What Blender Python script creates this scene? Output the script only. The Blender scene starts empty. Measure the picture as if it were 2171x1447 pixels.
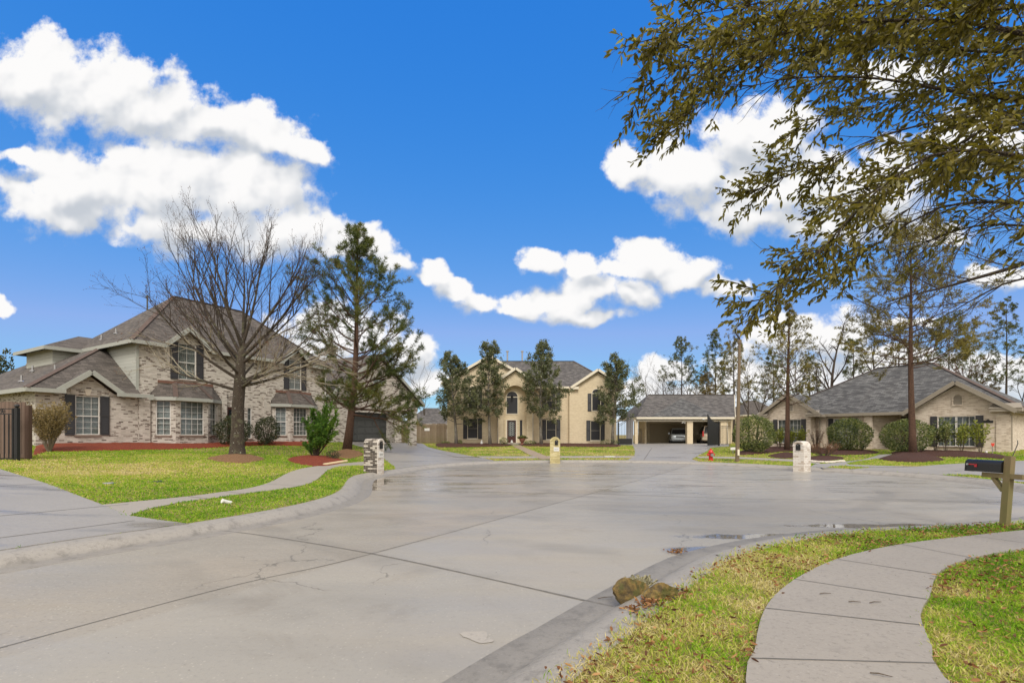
import bpy, bmesh, math, random
import numpy as np
from mathutils import Vector, Matrix, Euler
from mathutils.geometry import tessellate_polygon

SC = bpy.context.scene
COL = SC.collection
R = math.radians

# ------------------------------------------------------------------ camera
CAM_H, FPX, CX, HY = 1.5, 1030.0, 1085.5, 921.0
cam_d = bpy.data.cameras.new("camera")
cam = bpy.data.objects.new("camera", cam_d)
COL.objects.link(cam)
cam.location = (0, 0, CAM_H)
cam.rotation_euler = (R(90), 0, 0)
cam_d.sensor_width = 36.0
cam_d.lens = FPX / 2171.0 * 36.0
cam_d.shift_y = (HY - 723.5) / 2171.0
cam_d.clip_start = 0.05
cam_d.clip_end = 4000
SC.camera = cam

# ------------------------------------------------------------------ exposure
SC.view_settings.view_transform = 'Standard'
SC.view_settings.look = 'None'
SC.view_settings.exposure = 0.0
SC.view_settings.gamma = 1.0
SC.cycles.max_bounces = 6
SC.cycles.diffuse_bounces = 3
SC.cycles.glossy_bounces = 3
SC.cycles.transparent_max_bounces = 8
SC.cycles.caustics_reflective = False
SC.cycles.caustics_refractive = False
SC.cycles.use_denoising = True

# ------------------------------------------------------------------ sun and sky
SUN_EL, SUN_AZ = R(46), math.atan2(0.06, -1.0)
sun_d = bpy.data.lights.new("sun", 'SUN')
sun_d.energy = 2.5
sun_d.angle = R(22)
sun_d.color = (1.0, 0.94, 0.85)
sun = bpy.data.objects.new("sun", sun_d)
COL.objects.link(sun)
sdir = Vector((math.sin(SUN_AZ) * math.cos(SUN_EL), math.cos(SUN_AZ) * math.cos(SUN_EL), math.sin(SUN_EL)))
sun.rotation_euler = sdir.to_track_quat('Z', 'Y').to_euler()
sun.location = sdir * 60


class NT:
    """short hand for wiring shader nodes"""
    def __init__(s, tree):
        s.t = tree
        s.n = tree.nodes
        s.l = tree.links

    def node(s, typ, **kw):
        n = s.n.new(typ)
        for k, v in kw.items():
            setattr(n, k, v)
        return n

    def put(s, sock, v):
        if isinstance(v, bpy.types.NodeSocket):
            s.l.new(v, sock)
        else:
            if isinstance(v, (tuple, list)) and len(v) == 3 and sock.type == 'RGBA':
                v = (*v, 1)
            sock.default_value = v

    def m(s, op, a, b=0.0, c=None, clamp=False):
        n = s.node('ShaderNodeMath', operation=op, use_clamp=clamp)
        s.put(n.inputs[0], a)
        s.put(n.inputs[1], b)
        if c is not None:
            s.put(n.inputs[2], c)
        return n.outputs[0]

    def v(s, op, a, b=(0, 0, 0)):
        n = s.node('ShaderNodeVectorMath', operation=op)
        s.put(n.inputs[0], a)
        if op == 'SCALE':
            s.put(n.inputs[3], b)
        else:
            s.put(n.inputs[1], b)
        return n.outputs[1] if op in ('LENGTH', 'DISTANCE', 'DOT_PRODUCT') else n.outputs[0]

    def mix(s, f, a, b, mode='MIX'):
        n = s.node('ShaderNodeMix', data_type='RGBA', blend_type=mode)
        s.put(n.inputs[0], f)
        s.put(n.inputs[6], a)
        s.put(n.inputs[7], b)
        return n.outputs[2]

    def ss(s, x, lo, hi):
        n = s.node('ShaderNodeMapRange', interpolation_type='SMOOTHSTEP')
        s.put(n.inputs[0], x)
        s.put(n.inputs[1], lo)
        s.put(n.inputs[2], hi)
        return n.outputs[0]

    def lin(s, x, lo, hi, a=0.0, b=1.0):
        n = s.node('ShaderNodeMapRange')
        s.put(n.inputs[0], x)
        for i, q in enumerate((lo, hi, a, b)):
            s.put(n.inputs[1 + i], q)
        return n.outputs[0]

    def noise(s, vec, scale, detail=4, rough=0.55, dist=0.0, out=0):
        n = s.node('ShaderNodeTexNoise')
        s.put(n.inputs['Vector'], vec)
        s.put(n.inputs['Scale'], scale)
        s.put(n.inputs['Detail'], detail)
        s.put(n.inputs['Roughness'], rough)
        s.put(n.inputs['Distortion'], dist)
        return n.outputs[out]

    def ramp(s, f, stops, interp='LINEAR'):
        n = s.node('ShaderNodeValToRGB')
        cr = n.color_ramp
        cr.interpolation = interp
        while len(cr.elements) < len(stops):
            cr.elements.new(0.5)
        for e, (p, c) in zip(cr.elements, stops):
            e.position = p
            e.color = (*c, 1) if len(c) == 3 else c
        s.put(n.inputs[0], f)
        return n.outputs[0]

    def xyz(s, vec):
        n = s.node('ShaderNodeSeparateXYZ')
        s.put(n.inputs[0], vec)
        return n.outputs

    def comb(s, x, y, z=0.0):
        n = s.node('ShaderNodeCombineXYZ')
        s.put(n.inputs[0], x)
        s.put(n.inputs[1], y)
        s.put(n.inputs[2], z)
        return n.outputs[0]


world = bpy.data.worlds.new("World")
SC.world = world
world.use_nodes = True
W = NT(world.node_tree)
W.n.clear()
SKY_STRENGTH = 0.11
# cumulus clouds: bearing and height of each puff on the sky, as tangents
PUFFS = [
    (-0.99, .74, .17, .095), (-0.86, .71, .19, .095), (-0.74, .68, .14, .075), (-0.62, .635, .17, .062), (-0.52, .61, .13, .05), (-0.43, .595, .075, .028),
    (-0.9, .515, .19, .10), (-0.72, .52, .21, .118), (-0.55, .50, .16, .115), (-0.47, .43, .14, .068), (-0.92, .47, .15, .05), (-0.66, .43, .2, .06), (-0.32, .395, .1, .042), (-0.25, .36, .06, .035), (-1.02, .58, .07, .02),
    (0.25, .565, .06, .04), (0.36, .535, .11, .075), (0.50, .61, .15, .10), (0.56, .50, .24, .10), (0.72, .5, .17, .1), (0.50, .44, .13, .05), (0.64, .42, .13, .045),
    (0.055, .355, .05, .034), (0.14, .35, .05, .030), (0.22, .345, .07, .024), (0.29, .365, .085, .048), (0.36, .335, .085, .040), (0.44, .30, .05, .028),
    (-0.165, .33, .036, .032), (-0.125, .30, .046, .026), (-0.07, .272, .055, .024), (0.02, .262, .07, .03), (0.085, .275, .085, .036), (0.165, .30, .085, .05), (0.235, .295, .075, .042), (0.14, .245, .12, .024),
    (-0.37, .20, .16, .055), (-0.44, .15, .14, .07), (-0.2, .165, .065, .035), (-0.3, .12, .1, .05), (-0.18, .11, .08, .03),
    (0.30, .125, .065, .035), (0.28, .085, .10, .04), (0.42, .08, .12, .05),
    (0.57, .2, .09, .052), (0.66, .19, .085, .052), (0.56, .11, .22, .07), (0.78, .13, .16, .06), (0.95, .11, .16, .07), (0.8, .23, .08, .018),
    (0.8, .735, .1, .05), (0.95, .60, .13, .06), (1.02, .33, .09, .03), (0.86, .42, .09, .03), (-1.06, .27, .03, .016), (0.0, .02, .6, .035), (.7, .03, .5, .06), (-.75, .03, .5, .05),
]
tc = W.node('ShaderNodeTexCoord')
d3 = tc.outputs['Generated']
dx, dy, dz = W.xyz(d3)
dys = W.m('MAXIMUM', dy, 0.25)
uv = W.comb(W.m('DIVIDE', dx, dys), W.m('DIVIDE', dz, dys), 0.0)
n1 = W.noise(uv, 5.5, 3, 0.5, out=1)
n2 = W.noise(uv, 17.0, 3, 0.55, out=1)
warp = W.v('ADD', W.v('SCALE', W.v('SUBTRACT', n1, (.5, .5, .5)), 0.105), W.v('SCALE', W.v('SUBTRACT', n2, (.5, .5, .5)), 0.034))
uvw = W.v('ADD', W.v('MULTIPLY', warp, (1, 1, 0)), uv)


def puff_density(p):
    acc = None
    for (cu, cv, ru, rv) in PUFFS:
        a_, b_ = 1 / ru / 1.12, 1 / rv / 1.12
        n = W.node('ShaderNodeVectorMath', operation='MULTIPLY_ADD')
        W.put(n.inputs[0], p)
        n.inputs[1].default_value = (a_, b_, 0)
        n.inputs[2].default_value = (-cu * a_, -cv * b_, 0)
        e = W.v('LENGTH', n.outputs[0])
        acc = e if acc is None else W.m('SMOOTH_MIN', acc, e, 0.25)
    return W.m('SUBTRACT', 1.0, acc)


fb = W.noise(uv, 12.0, 9, 0.60)
fbs = W.noise(W.v('ADD', uv, (-0.010, 0.022, 0)), 9.0, 3, 0.5)
fb3 = W.noise(uv, 9.0, 3, 0.5)
dens0 = puff_density(uvw)
dens = W.m('ADD', W.m('SUBTRACT', dens0, .02), W.m('MULTIPLY', W.m('SUBTRACT', fb, 0.5), 1.95))
densup = puff_density(W.v('ADD', uvw, (-0.012, 0.04, 0)))
lite = W.m('ADD', W.m('MULTIPLY', W.m('SUBTRACT', dens0, densup), 0.85), W.m('MULTIPLY', W.m('SUBTRACT', fb3, fbs), 1.9))
front = W.ss(dens, 0.0, W.lin(lite, -.25, .2, .62, .34))
shade = W.ss(lite, -0.42, 0.30)
# the rest of the sky, beside and behind: unseen cloud added as warm fill
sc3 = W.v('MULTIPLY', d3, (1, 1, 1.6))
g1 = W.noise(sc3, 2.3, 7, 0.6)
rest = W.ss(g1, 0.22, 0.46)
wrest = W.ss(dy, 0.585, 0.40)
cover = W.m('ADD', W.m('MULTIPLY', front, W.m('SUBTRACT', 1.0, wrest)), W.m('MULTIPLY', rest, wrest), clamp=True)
up = W.ss(dz, -0.01, 0.015)
sky = W.node('ShaderNodeTexSky', sky_type='NISHITA')
sky.sun_disc = False
sky.sun_elevation = SUN_EL
sky.sun_rotation = SUN_AZ
sky.air_density = 1.0
sky.dust_density = 0.3
sky.ozone_density = 3.0
sr = W.node('ShaderNodeSeparateColor')
W.l.new(sky.outputs[0], sr.inputs[0])
sc_ = W.node('ShaderNodeCombineColor')
W.put(sc_.inputs[0], W.m('MINIMUM', W.m('MULTIPLY', W.m('POWER', W.m('MULTIPLY', sr.outputs[0], SKY_STRENGTH / .223), 1.75), .17 / SKY_STRENGTH), .27 / SKY_STRENGTH))
W.put(sc_.inputs[1], W.m('MULTIPLY', W.m('POWER', W.m('MULTIPLY', sr.outputs[1], SKY_STRENGTH / .456), .62), .44 / SKY_STRENGTH))
W.put(sc_.inputs[2], W.m('MULTIPLY', W.m('POWER', W.m('MULTIPLY', sr.outputs[2], SKY_STRENGTH / .738), .2), .87 / SKY_STRENGTH))
blue = sc_.outputs[0]
K = 1.0 / SKY_STRENGTH
cl_f = W.mix(shade, (0.57 * K, 0.61 * K, 0.67 * K), (0.98 * K, 0.97 * K, 0.965 * K))
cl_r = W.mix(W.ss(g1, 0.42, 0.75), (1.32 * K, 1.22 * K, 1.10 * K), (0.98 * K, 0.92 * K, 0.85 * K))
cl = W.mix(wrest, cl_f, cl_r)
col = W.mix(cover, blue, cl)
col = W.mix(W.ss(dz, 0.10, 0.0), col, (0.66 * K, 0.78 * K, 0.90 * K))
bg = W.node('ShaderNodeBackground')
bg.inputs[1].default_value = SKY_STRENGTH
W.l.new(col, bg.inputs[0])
wo = W.node('ShaderNodeOutputWorld')
W.l.new(bg.outputs[0], wo.inputs[0])
world.cycles.sampling_method = 'MANUAL'
world.cycles.sample_map_resolution = 512
# ------------------------------------------------------------------ helpers
def tag(o, label=None, cat=None, group=None, kind=None):
    if label: o['label'] = label
    if cat: o['category'] = cat
    if group: o['group'] = group
    if kind: o['kind'] = kind
    return o


def empty(name, loc, rz=0.0):
    o = bpy.data.objects.new(name, None)
    o.empty_display_size = 0.2
    o.location = loc
    o.rotation_euler = (0, 0, rz)
    COL.objects.link(o)
    return o


def copy_tree(o, parent=None):
    c = o.copy()
    COL.objects.link(c)
    c.parent = parent
    for ch in list(o.children):
        copy_tree(ch, c)
    return c


class MB:
    """collects faces of one part; build() links them as one mesh with metre UVs"""
    def __init__(s):
        s.v, s.f = [], []
        s.col = None

    def add(s, vs, fs):
        b = len(s.v)
        s.v += [tuple(p) for p in vs]
        s.f += [tuple(b + i for i in f) for f in fs]
        return s

    def quad(s, *p):
        return s.add(p, [tuple(range(len(p)))])

    def box(s, x0, x1, y0, y1, z0, z1, rz=0.0, piv=None):
        vs = [(x, y, z) for z in (z0, z1) for y in (y0, y1) for x in (x0, x1)]
        if rz:
            px, py = piv or ((x0 + x1) / 2, (y0 + y1) / 2)
            c, q = math.cos(rz), math.sin(rz)
            vs = [(px + (x - px) * c - (y - py) * q, py + (x - px) * q + (y - py) * c, z) for x, y, z in vs]
        return s.add(vs, [(0, 2, 3, 1), (4, 5, 7, 6), (0, 1, 5, 4), (2, 6, 7, 3), (0, 4, 6, 2), (1, 3, 7, 5)])

    def bar(s, a, b, w, h=None, up=(0, 0, 1)):
        a, b = Vector(a), Vector(b)
        d = (b - a).normalized()
        u = Vector(up)
        if abs(d.dot(u)) > .98: u = Vector((0, 1, 0))
        r = d.cross(u).normalized()
        u = r.cross(d)
        h = h or w
        o = [r * w / 2 * i + u * h / 2 * j for i, j in ((-1, -1), (1, -1), (1, 1), (-1, 1))]
        vs = [a + q for q in o] + [b + q for q in o]
        return s.add(vs, [(3, 2, 1, 0), (4, 5, 6, 7), (0, 1, 5, 4), (1, 2, 6, 5), (2, 3, 7, 6), (3, 0, 4, 7)])

    def tube(s, pts, rad, n=6, caps=True):
        pts = [Vector(p) for p in pts]
        if not isinstance(rad, (list, tuple)): rad = [rad] * len(pts)
        rings = []
        prev = None
        for i, p in enumerate(pts):
            d = (pts[min(i + 1, len(pts) - 1)] - pts[max(i - 1, 0)])
            if d.length < 1e-6: d = Vector((0, 0, 1))
            d.normalize()
            if prev is None:
                t = Vector((1, 0, 0)) if abs(d.x) < .8 else Vector((0, 1, 0))
            else:
                t = prev
            r = (t - d * t.dot(d))
            if r.length < 1e-5: r = d.orthogonal()
            r.normalize()
            prev = r
            q = d.cross(r)
            rings.append([p + (r * math.cos(2 * math.pi * k / n) + q * math.sin(2 * math.pi * k / n)) * rad[i] for k in range(n)])
        b = len(s.v)
        for rg in rings: s.v += [tuple(p) for p in rg]
        for i in range(len(rings) - 1):
            for k in range(n):
                k2 = (k + 1) % n
                s.f.append((b + i * n + k, b + i * n + k2, b + (i + 1) * n + k2, b + (i + 1) * n + k))
        if caps:
            s.f.append(tuple(b + k for k in reversed(range(n))))
            s.f.append(tuple(b + (len(rings) - 1) * n + k for k in range(n)))
        return s

    def lathe(s, prof, n=16, c=(0, 0, 0)):
        b = len(s.v)
        for r, z in prof:
            for k in range(n):
                a = 2 * math.pi * k / n
                s.v.append((c[0] + r * math.cos(a), c[1] + r * math.sin(a), c[2] + z))
        for i in range(len(prof) - 1):
            for k in range(n):
                k2 = (k + 1) % n
                s.f.append((b + i * n + k, b + i * n + k2, b + (i + 1) * n + k2, b + (i + 1) * n + k))
        s.f.append(tuple(b + k for k in reversed(range(n))))
        s.f.append(tuple(b + (len(prof) - 1) * n + k for k in range(n)))
        return s

    def prism(s, prof, y0, y1):
        """outline in x,z pushed from y0 to y1"""
        n = len(prof)
        vs = [(x, y0, z) for x, z in prof] + [(x, y1, z) for x, z in prof]
        fs = [tuple(range(n)), tuple(reversed(range(n, 2 * n)))]
        for i in range(n):
            j = (i + 1) % n
            fs.append((i, i + n, j + n, j))
        return s.add(vs, fs)

    def slab(s, pts, th):
        """plane polygon with thickness below it"""
        pts = [Vector(p) for p in pts]
        n = Vector((0, 0, 0))
        for i in range(len(pts)):
            a, b = pts[i], pts[(i + 1) % len(pts)]
            n += a.cross(b)
        if n.z < 0: pts.reverse()
        low = [p - Vector((0, 0, th)) for p in pts]
        k = len(pts)
        fs = [tuple(range(k)), tuple(reversed(range(k, 2 * k)))]
        for i in range(k):
            j = (i + 1) % k
            fs.append((i, i + k, j + k, j))
        return s.add(pts + low, fs)

    def wall(s, outline, holes=(), y=0.0, depth=0.12, mat=None):
        """front sheet in the x,z plane facing -y with holes, plus their reveals; mat: optional 4x4"""
        loops = [list(outline)] + [list(h) for h in holes]
        polys = [[Vector((x, z, 0)) for x, z in l] for l in loops]
        flat = [p for l in loops for p in l]
        tri = tessellate_polygon(polys)
        vs = [(x, y, z) for x, z in flat]
        fs = []
        for t in tri:
            a, b, c = (flat[i] for i in t)
            ar = (b[0] - a[0]) * (c[1] - a[1]) - (b[1] - a[1]) * (c[0] - a[0])
            fs.append(t if ar > 0 else t[::-1])
        k = len(flat)
        for l in loops[1:]:
            b0 = len(vs)
            vs += [(x, y, z) for x, z in l] + [(x, y + depth, z) for x, z in l]
            n = len(l)
            for i in range(n):
                j = (i + 1) % n
                fs.append((b0 + i, b0 + j, b0 + n + j, b0 + n + i))
        if mat is not None:
            vs = [tuple(mat @ Vector(p)) for p in vs]
        return s.add(vs, fs)

    def build(s, name, mat, parent=None, smooth=False, loc=None):
        me = bpy.data.meshes.new(name)
        me.from_pydata(s.v, [], s.f)
        me.update()
        box_uv(me)
        if smooth:
            me.polygons.foreach_set('use_smooth', [True] * len(me.polygons))
        if mat: me.materials.append(mat)
        o = bpy.data.objects.new(name, me)
        COL.objects.link(o)
        if parent: o.parent = parent
        if loc is not None: o.location = loc
        return o


def box_uv(me):
    nl = len(me.loops)
    if not nl: return
    uvl = me.uv_layers.new(name="UVMap")
    co = np.empty(len(me.vertices) * 3, 'f'); me.vertices.foreach_get('co', co); co = co.reshape(-1, 3)
    li = np.empty(nl, 'i'); me.loops.foreach_get('vertex_index', li)
    no = np.empty(len(me.polygons) * 3, 'f'); me.polygons.foreach_get('normal', no); no = no.reshape(-1, 3)
    lt = np.empty(len(me.polygons), 'i'); me.polygons.foreach_get('loop_total', lt)
    n = np.repeat(no, lt, axis=0)
    p = co[li]
    t = np.stack([-n[:, 1], n[:, 0], np.zeros(nl)], 1)
    ln = np.linalg.norm(t, axis=1)
    flat = ln < .05
    t = np.where(flat[:, None], np.array([[1., 0, 0]]), t / np.maximum(ln, 1e-6)[:, None])
    b = np.cross(n, t)
    b = np.where(flat[:, None], np.array([[0, 1., 0]]), b)
    u = (p * t).sum(1); v = (p * b).sum(1)
    uvl.data.foreach_set('uv', np.stack([u, v], 1).astype('f').ravel())


def np_mesh(name, V, F, mat, parent=None, attrs=None, smooth=False, corners=None):
    """fast mesh from arrays; F (n,3) or (n,4); attrs {name: per-vertex float}"""
    V = np.asarray(V, 'f'); F = np.asarray(F, 'i')
    me = bpy.data.meshes.new(name)
    me.vertices.add(len(V)); me.vertices.foreach_set('co', V.ravel())
    k = F.shape[1]
    me.loops.add(F.size); me.loops.foreach_set('vertex_index', F.ravel())
    me.polygons.add(len(F)); me.polygons.foreach_set('loop_start', np.arange(0, F.size, k, dtype='i'))
    me.update(calc_edges=True)
    if smooth: me.polygons.foreach_set('use_smooth', np.ones(len(F), bool))
    for an, av in (attrs or {}).items():
        a = me.attributes.new(an, 'FLOAT', 'POINT')
        a.data.foreach_set('value', np.asarray(av, 'f'))
    if mat: me.materials.append(mat)
    o = bpy.data.objects.new(name, me)
    COL.objects.link(o)
    if parent: o.parent = parent
    return o


# ------------------------------------------------------------------ materials
def new_mat(name):
    m = bpy.data.materials.new(name)
    m.use_nodes = True
    t = NT(m.node_tree)
    return m, t, t.n['Principled BSDF']


def setp(t, b, **kw):
    for k, v in kw.items():
        t.put(b.inputs[k.replace('_', ' ')], v)


def bump(t, b, h, strength=0.3, dist=0.01):
    n = t.node('ShaderNodeBump')
    n.inputs['Strength'].default_value = strength
    n.inputs['Distance'].default_value = dist
    t.put(n.inputs['Height'], h)
    t.l.new(n.outputs[0], b.inputs['Normal'])


def plain(name, c, rough=0.6, var=0.12, scale=6.0, metal=0.0, spec=0.5):
    m, t, b = new_mat(name)
    o = t.node('ShaderNodeTexCoord').outputs['Object']
    n = t.noise(o, scale, 5, 0.6)
    dk = tuple(q * (1 - var * 2) for q in c); lt = tuple(min(1, q * (1 + var * 2)) for q in c)
    setp(t, b, Base_Color=t.mix(n, dk, lt), Roughness=t.lin(n, 0, 1, max(0.03, rough - .1), min(1, rough + .1)), Metallic=metal)
    b.inputs['Specular IOR Level'].default_value = spec
    return m


def uv_brick(t, w, h, mortar, vec=None, off=0.5):
    if vec is None:
        vec = t.node('ShaderNodeTexCoord').outputs['UV']
    n = t.node('ShaderNodeTexBrick')
    t.put(n.inputs['Vector'], vec)
    n.offset = off
    n.inputs['Color1'].default_value = (0, 0, 0, 1)
    n.inputs['Color2'].default_value = (1, 1, 1, 1)
    n.inputs['Mortar'].default_value = (.5, .5, .5, 1)
    n.inputs['Scale'].default_value = 1.0
    n.inputs['Mortar Size'].default_value = mortar
    n.inputs['Mortar Smooth'].default_value = 0.1
    n.inputs['Bias'].default_value = 0.0
    n.inputs['Brick Width'].default_value = w
    n.inputs['Row Height'].default_value = h
    return n.outputs['Color'], n.outputs['Fac']


def brick_mat(name, stops, mort, w=0.203, h=0.068, stain=0.35, stain_c=(.35, .31, .27)):
    m, t, b = new_mat(name)
    c, f = uv_brick(t, w, h, 0.006)
    u = t.node('ShaderNodeTexCoord').outputs['UV']
    o = t.node('ShaderNodeTexCoord').outputs['Object']
    n = t.noise(o, 0.9, 6, 0.62)
    nf = t.noise(u, 22, 4, 0.6)
    colr = t.ramp(t.m('ADD', t.m('MULTIPLY', c, 0.85), t.m('MULTIPLY', t.m('SUBTRACT', nf, 0.5), .35), clamp=True), stops)
    colr = t.mix(f, colr, mort)
    colr = t.mix(t.m('MULTIPLY', t.ss(n, 0.48, 0.75), stain), colr, stain_c)
    setp(t, b, Base_Color=colr, Roughness=0.85)
    bump(t, b, t.m('ADD', t.m('MULTIPLY', f, -1.0), t.m('MULTIPLY', nf, .4)), 0.5, 0.008)
    return m


def shingle_mat(name, stops, stain=(.12, .11, .10)):
    m, t, b = new_mat(name)
    u = t.node('ShaderNodeTexCoord').outputs['UV']
    c, f = uv_brick(t, 0.32, 0.145, 0.006)
    n = t.noise(u, 0.35, 6, 0.65)
    nf = t.noise(u, 14, 4, 0.65)
    k = t.m('ADD', t.m('MULTIPLY', c, .55), t.m('ADD', t.m('MULTIPLY', n, .35), t.m('MULTIPLY', nf, .25)), clamp=True)
    colr = t.ramp(k, stops)
    colr = t.mix(t.m('MULTIPLY', f, .8), colr, tuple(q * .35 for q in stops[0][1]))
    st = t.noise(t.v('MULTIPLY', u, (1.2, .16, 1)), 1.0, 4, .6)
    colr = t.mix(t.m('MULTIPLY', t.ss(st, .52, .75), .45), colr, stain)
    setp(t, b, Base_Color=colr, Roughness=0.9)
    vv = t.xyz(u)[1]
    saw = t.m('FRACT', t.m('DIVIDE', vv, 0.145))
    bump(t, b, t.m('ADD', t.m('MULTIPLY', saw, -1.2), t.m('MULTIPLY', nf, .6)), 0.6, 0.012)
    return m


def siding_mat(name, c):
    m, t, b = new_mat(name)
    u = t.node('ShaderNodeTexCoord').outputs['UV']
    vv = t.xyz(u)[1]
    saw = t.m('FRACT', t.m('DIVIDE', vv, 0.19))
    gap = t.ss(saw, 0.94, 0.99)
    n = t.noise(t.v('MULTIPLY', u, (.4, 3, 1)), 1.5, 5, .6)
    colr = t.mix(n, tuple(q * .8 for q in c), tuple(q * 1.15 for q in c))
    colr = t.mix(gap, colr, tuple(q * .35 for q in c))
    setp(t, b, Base_Color=colr, Roughness=.7)
    bump(t, b, t.m('MULTIPLY', saw, -1.0), .7, .015)
    return m


def wood_mat(name, c1, c2, w=0.14, dark=(.03, .022, .018), green=0.0):
    """boards side by side along u, grain along v"""
    m, t, b = new_mat(name)
    u = t.node('ShaderNodeTexCoord').outputs['UV']
    ux, uy, _ = t.xyz(u)
    if w > 5: ux = t.m('ADD', ux, w / 2)
    cell = t.m('FLOOR', t.m('DIVIDE', ux, w))
    wn = t.node('ShaderNodeTexWhiteNoise', noise_dimensions='1D')
    t.put(wn.inputs['W'], cell)
    fr = t.m('FRACT', t.m('DIVIDE', ux, w))
    gap = t.m('MAXIMUM', t.ss(fr, .95, .985), t.ss(fr, .05, .015))
    g = t.noise(t.v('ADD', t.v('MULTIPLY', u, (26, 2.2, 1)), t.comb(t.m('MULTIPLY', cell, 3.7), 0, 0)), 1.0, 5, .6)
    k = t.m('ADD', t.m('MULTIPLY', wn.outputs[0], .5), t.m('MULTIPLY', g, .6), clamp=True)
    colr = t.mix(k, c1, c2)
    if green:
        gn = t.noise(u, 3, 4, .6)
        colr = t.mix(t.m('MULTIPLY', t.ss(t.m('SUBTRACT', gn, t.m('MULTIPLY', uy, .35)), .0, .5), green), colr, (.13, .16, .035))
    colr = t.mix(gap, colr, dark)
    setp(t, b, Base_Color=colr, Roughness=.85)
    bump(t, b, t.m('SUBTRACT', g, t.m('MULTIPLY', gap, 2)), .5, .006)
    return m


def leaf_mat(name, stops, rough=.5, trans=.25, attr='tint', spec=.4):
    m, t, b = new_mat(name)
    a = t.node('ShaderNodeAttribute')
    a.attribute_name = attr
    c = t.ramp(a.outputs['Fac'], stops)
    setp(t, b, Base_Color=c, Roughness=rough)
    b.inputs['Specular IOR Level'].default_value = spec
    if trans:
        tr = t.node('ShaderNodeBsdfTranslucent')
        t.l.new(t.mix(1.0, c, (1.25, 1.3, .7), 'MULTIPLY'), tr.inputs[0])
        mx = t.node('ShaderNodeMixShader')
        mx.inputs[0].default_value = trans
        out = t.n['Material Output']
        t.l.new(b.outputs[0], mx.inputs[1])
        t.l.new(tr.outputs[0], mx.inputs[2])
        t.l.new(mx.outputs[0], out.inputs[0])
    return m


def bark_mat(name, c1, c2, moss=None, scale=1.0, spots=None):
    m, t, b = new_mat(name)
    o = t.node('ShaderNodeTexCoord').outputs['Object']
    g = t.noise(t.v('MULTIPLY', o, (9 * scale, 9 * scale, 2.2 * scale)), 1.0, 6, .65, .6)
    vo = t.node('ShaderNodeTexVoronoi', feature='DISTANCE_TO_EDGE')
    t.put(vo.inputs['Vector'], t.v('MULTIPLY', o, (11 * scale, 11 * scale, 3.2 * scale)))
    cr = t.ss(vo.outputs[0], 0.0, .14)
    colr = t.mix(g, c1, c2)
    colr = t.mix(cr, tuple(q * .4 for q in c1), colr)
    if moss:
        mn = t.noise(o, 3.5 * scale, 5, .65)
        colr = t.mix(t.m('MULTIPLY', t.ss(mn, .52, .66), .75), colr, moss)
    if spots:
        sn = t.noise(o, 13 * scale, 3, .6)
        colr = t.mix(t.ss(sn, .64, .70), colr, spots)
    setp(t, b, Base_Color=colr, Roughness=.9)
    bump(t, b, t.m('ADD', g, t.m('MULTIPLY', cr, .8)), .8, .02)
    return m


def mulch_mat(name, stops):
    m, t, b = new_mat(name)
    o = t.node('ShaderNodeTexCoord').outputs['Object']
    vo = t.node('ShaderNodeTexVoronoi')
    t.put(vo.inputs['Vector'], t.v('MULTIPLY', o, (16, 24, 20)))
    n = t.noise(o, 9, 5, .7)
    k = t.m('ADD', t.m('MULTIPLY', t.xyz(vo.outputs['Color'])[0], .6), t.m('MULTIPLY', n, .4), clamp=True)
    setp(t, b, Base_Color=t.ramp(k, stops), Roughness=.9)
    bump(t, b, t.m('ADD', k, t.m('MULTIPLY', vo.outputs['Distance'], 1.2)), 1.0, .03)
    return m


def glass_mat(name, tint=(.02, .024, .03), alpha=.55, rough=.04):
    """window pane: part reflection, part see-through"""
    m, t, b = new_mat(name)
    o = t.node('ShaderNodeTexCoord').outputs['Object']
    n = t.noise(o, 1.6, 2, .5)
    setp(t, b, Base_Color=tint, Roughness=rough)
    b.inputs['Specular IOR Level'].default_value = 1.0
    b.inputs['IOR'].default_value = 1.7
    nb = t.node('ShaderNodeBump')
    nb.inputs['Strength'].default_value = .12
    nb.inputs['Distance'].default_value = .01
    t.put(nb.inputs['Height'], n)
    t.l.new(nb.outputs[0], b.inputs['Normal'])
    if alpha < 1:
        tr = t.node('ShaderNodeBsdfTransparent')
        tr.inputs[0].default_value = (.85, .88, .88, 1)
        mx = t.node('ShaderNodeMixShader')
        mx.inputs[0].default_value = alpha
        t.l.new(tr.outputs[0], mx.inputs[1])
        t.l.new(b.outputs[0], mx.inputs[2])
        t.l.new(mx.outputs[0], t.n['Material Output'].inputs[0])
    return m


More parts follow.
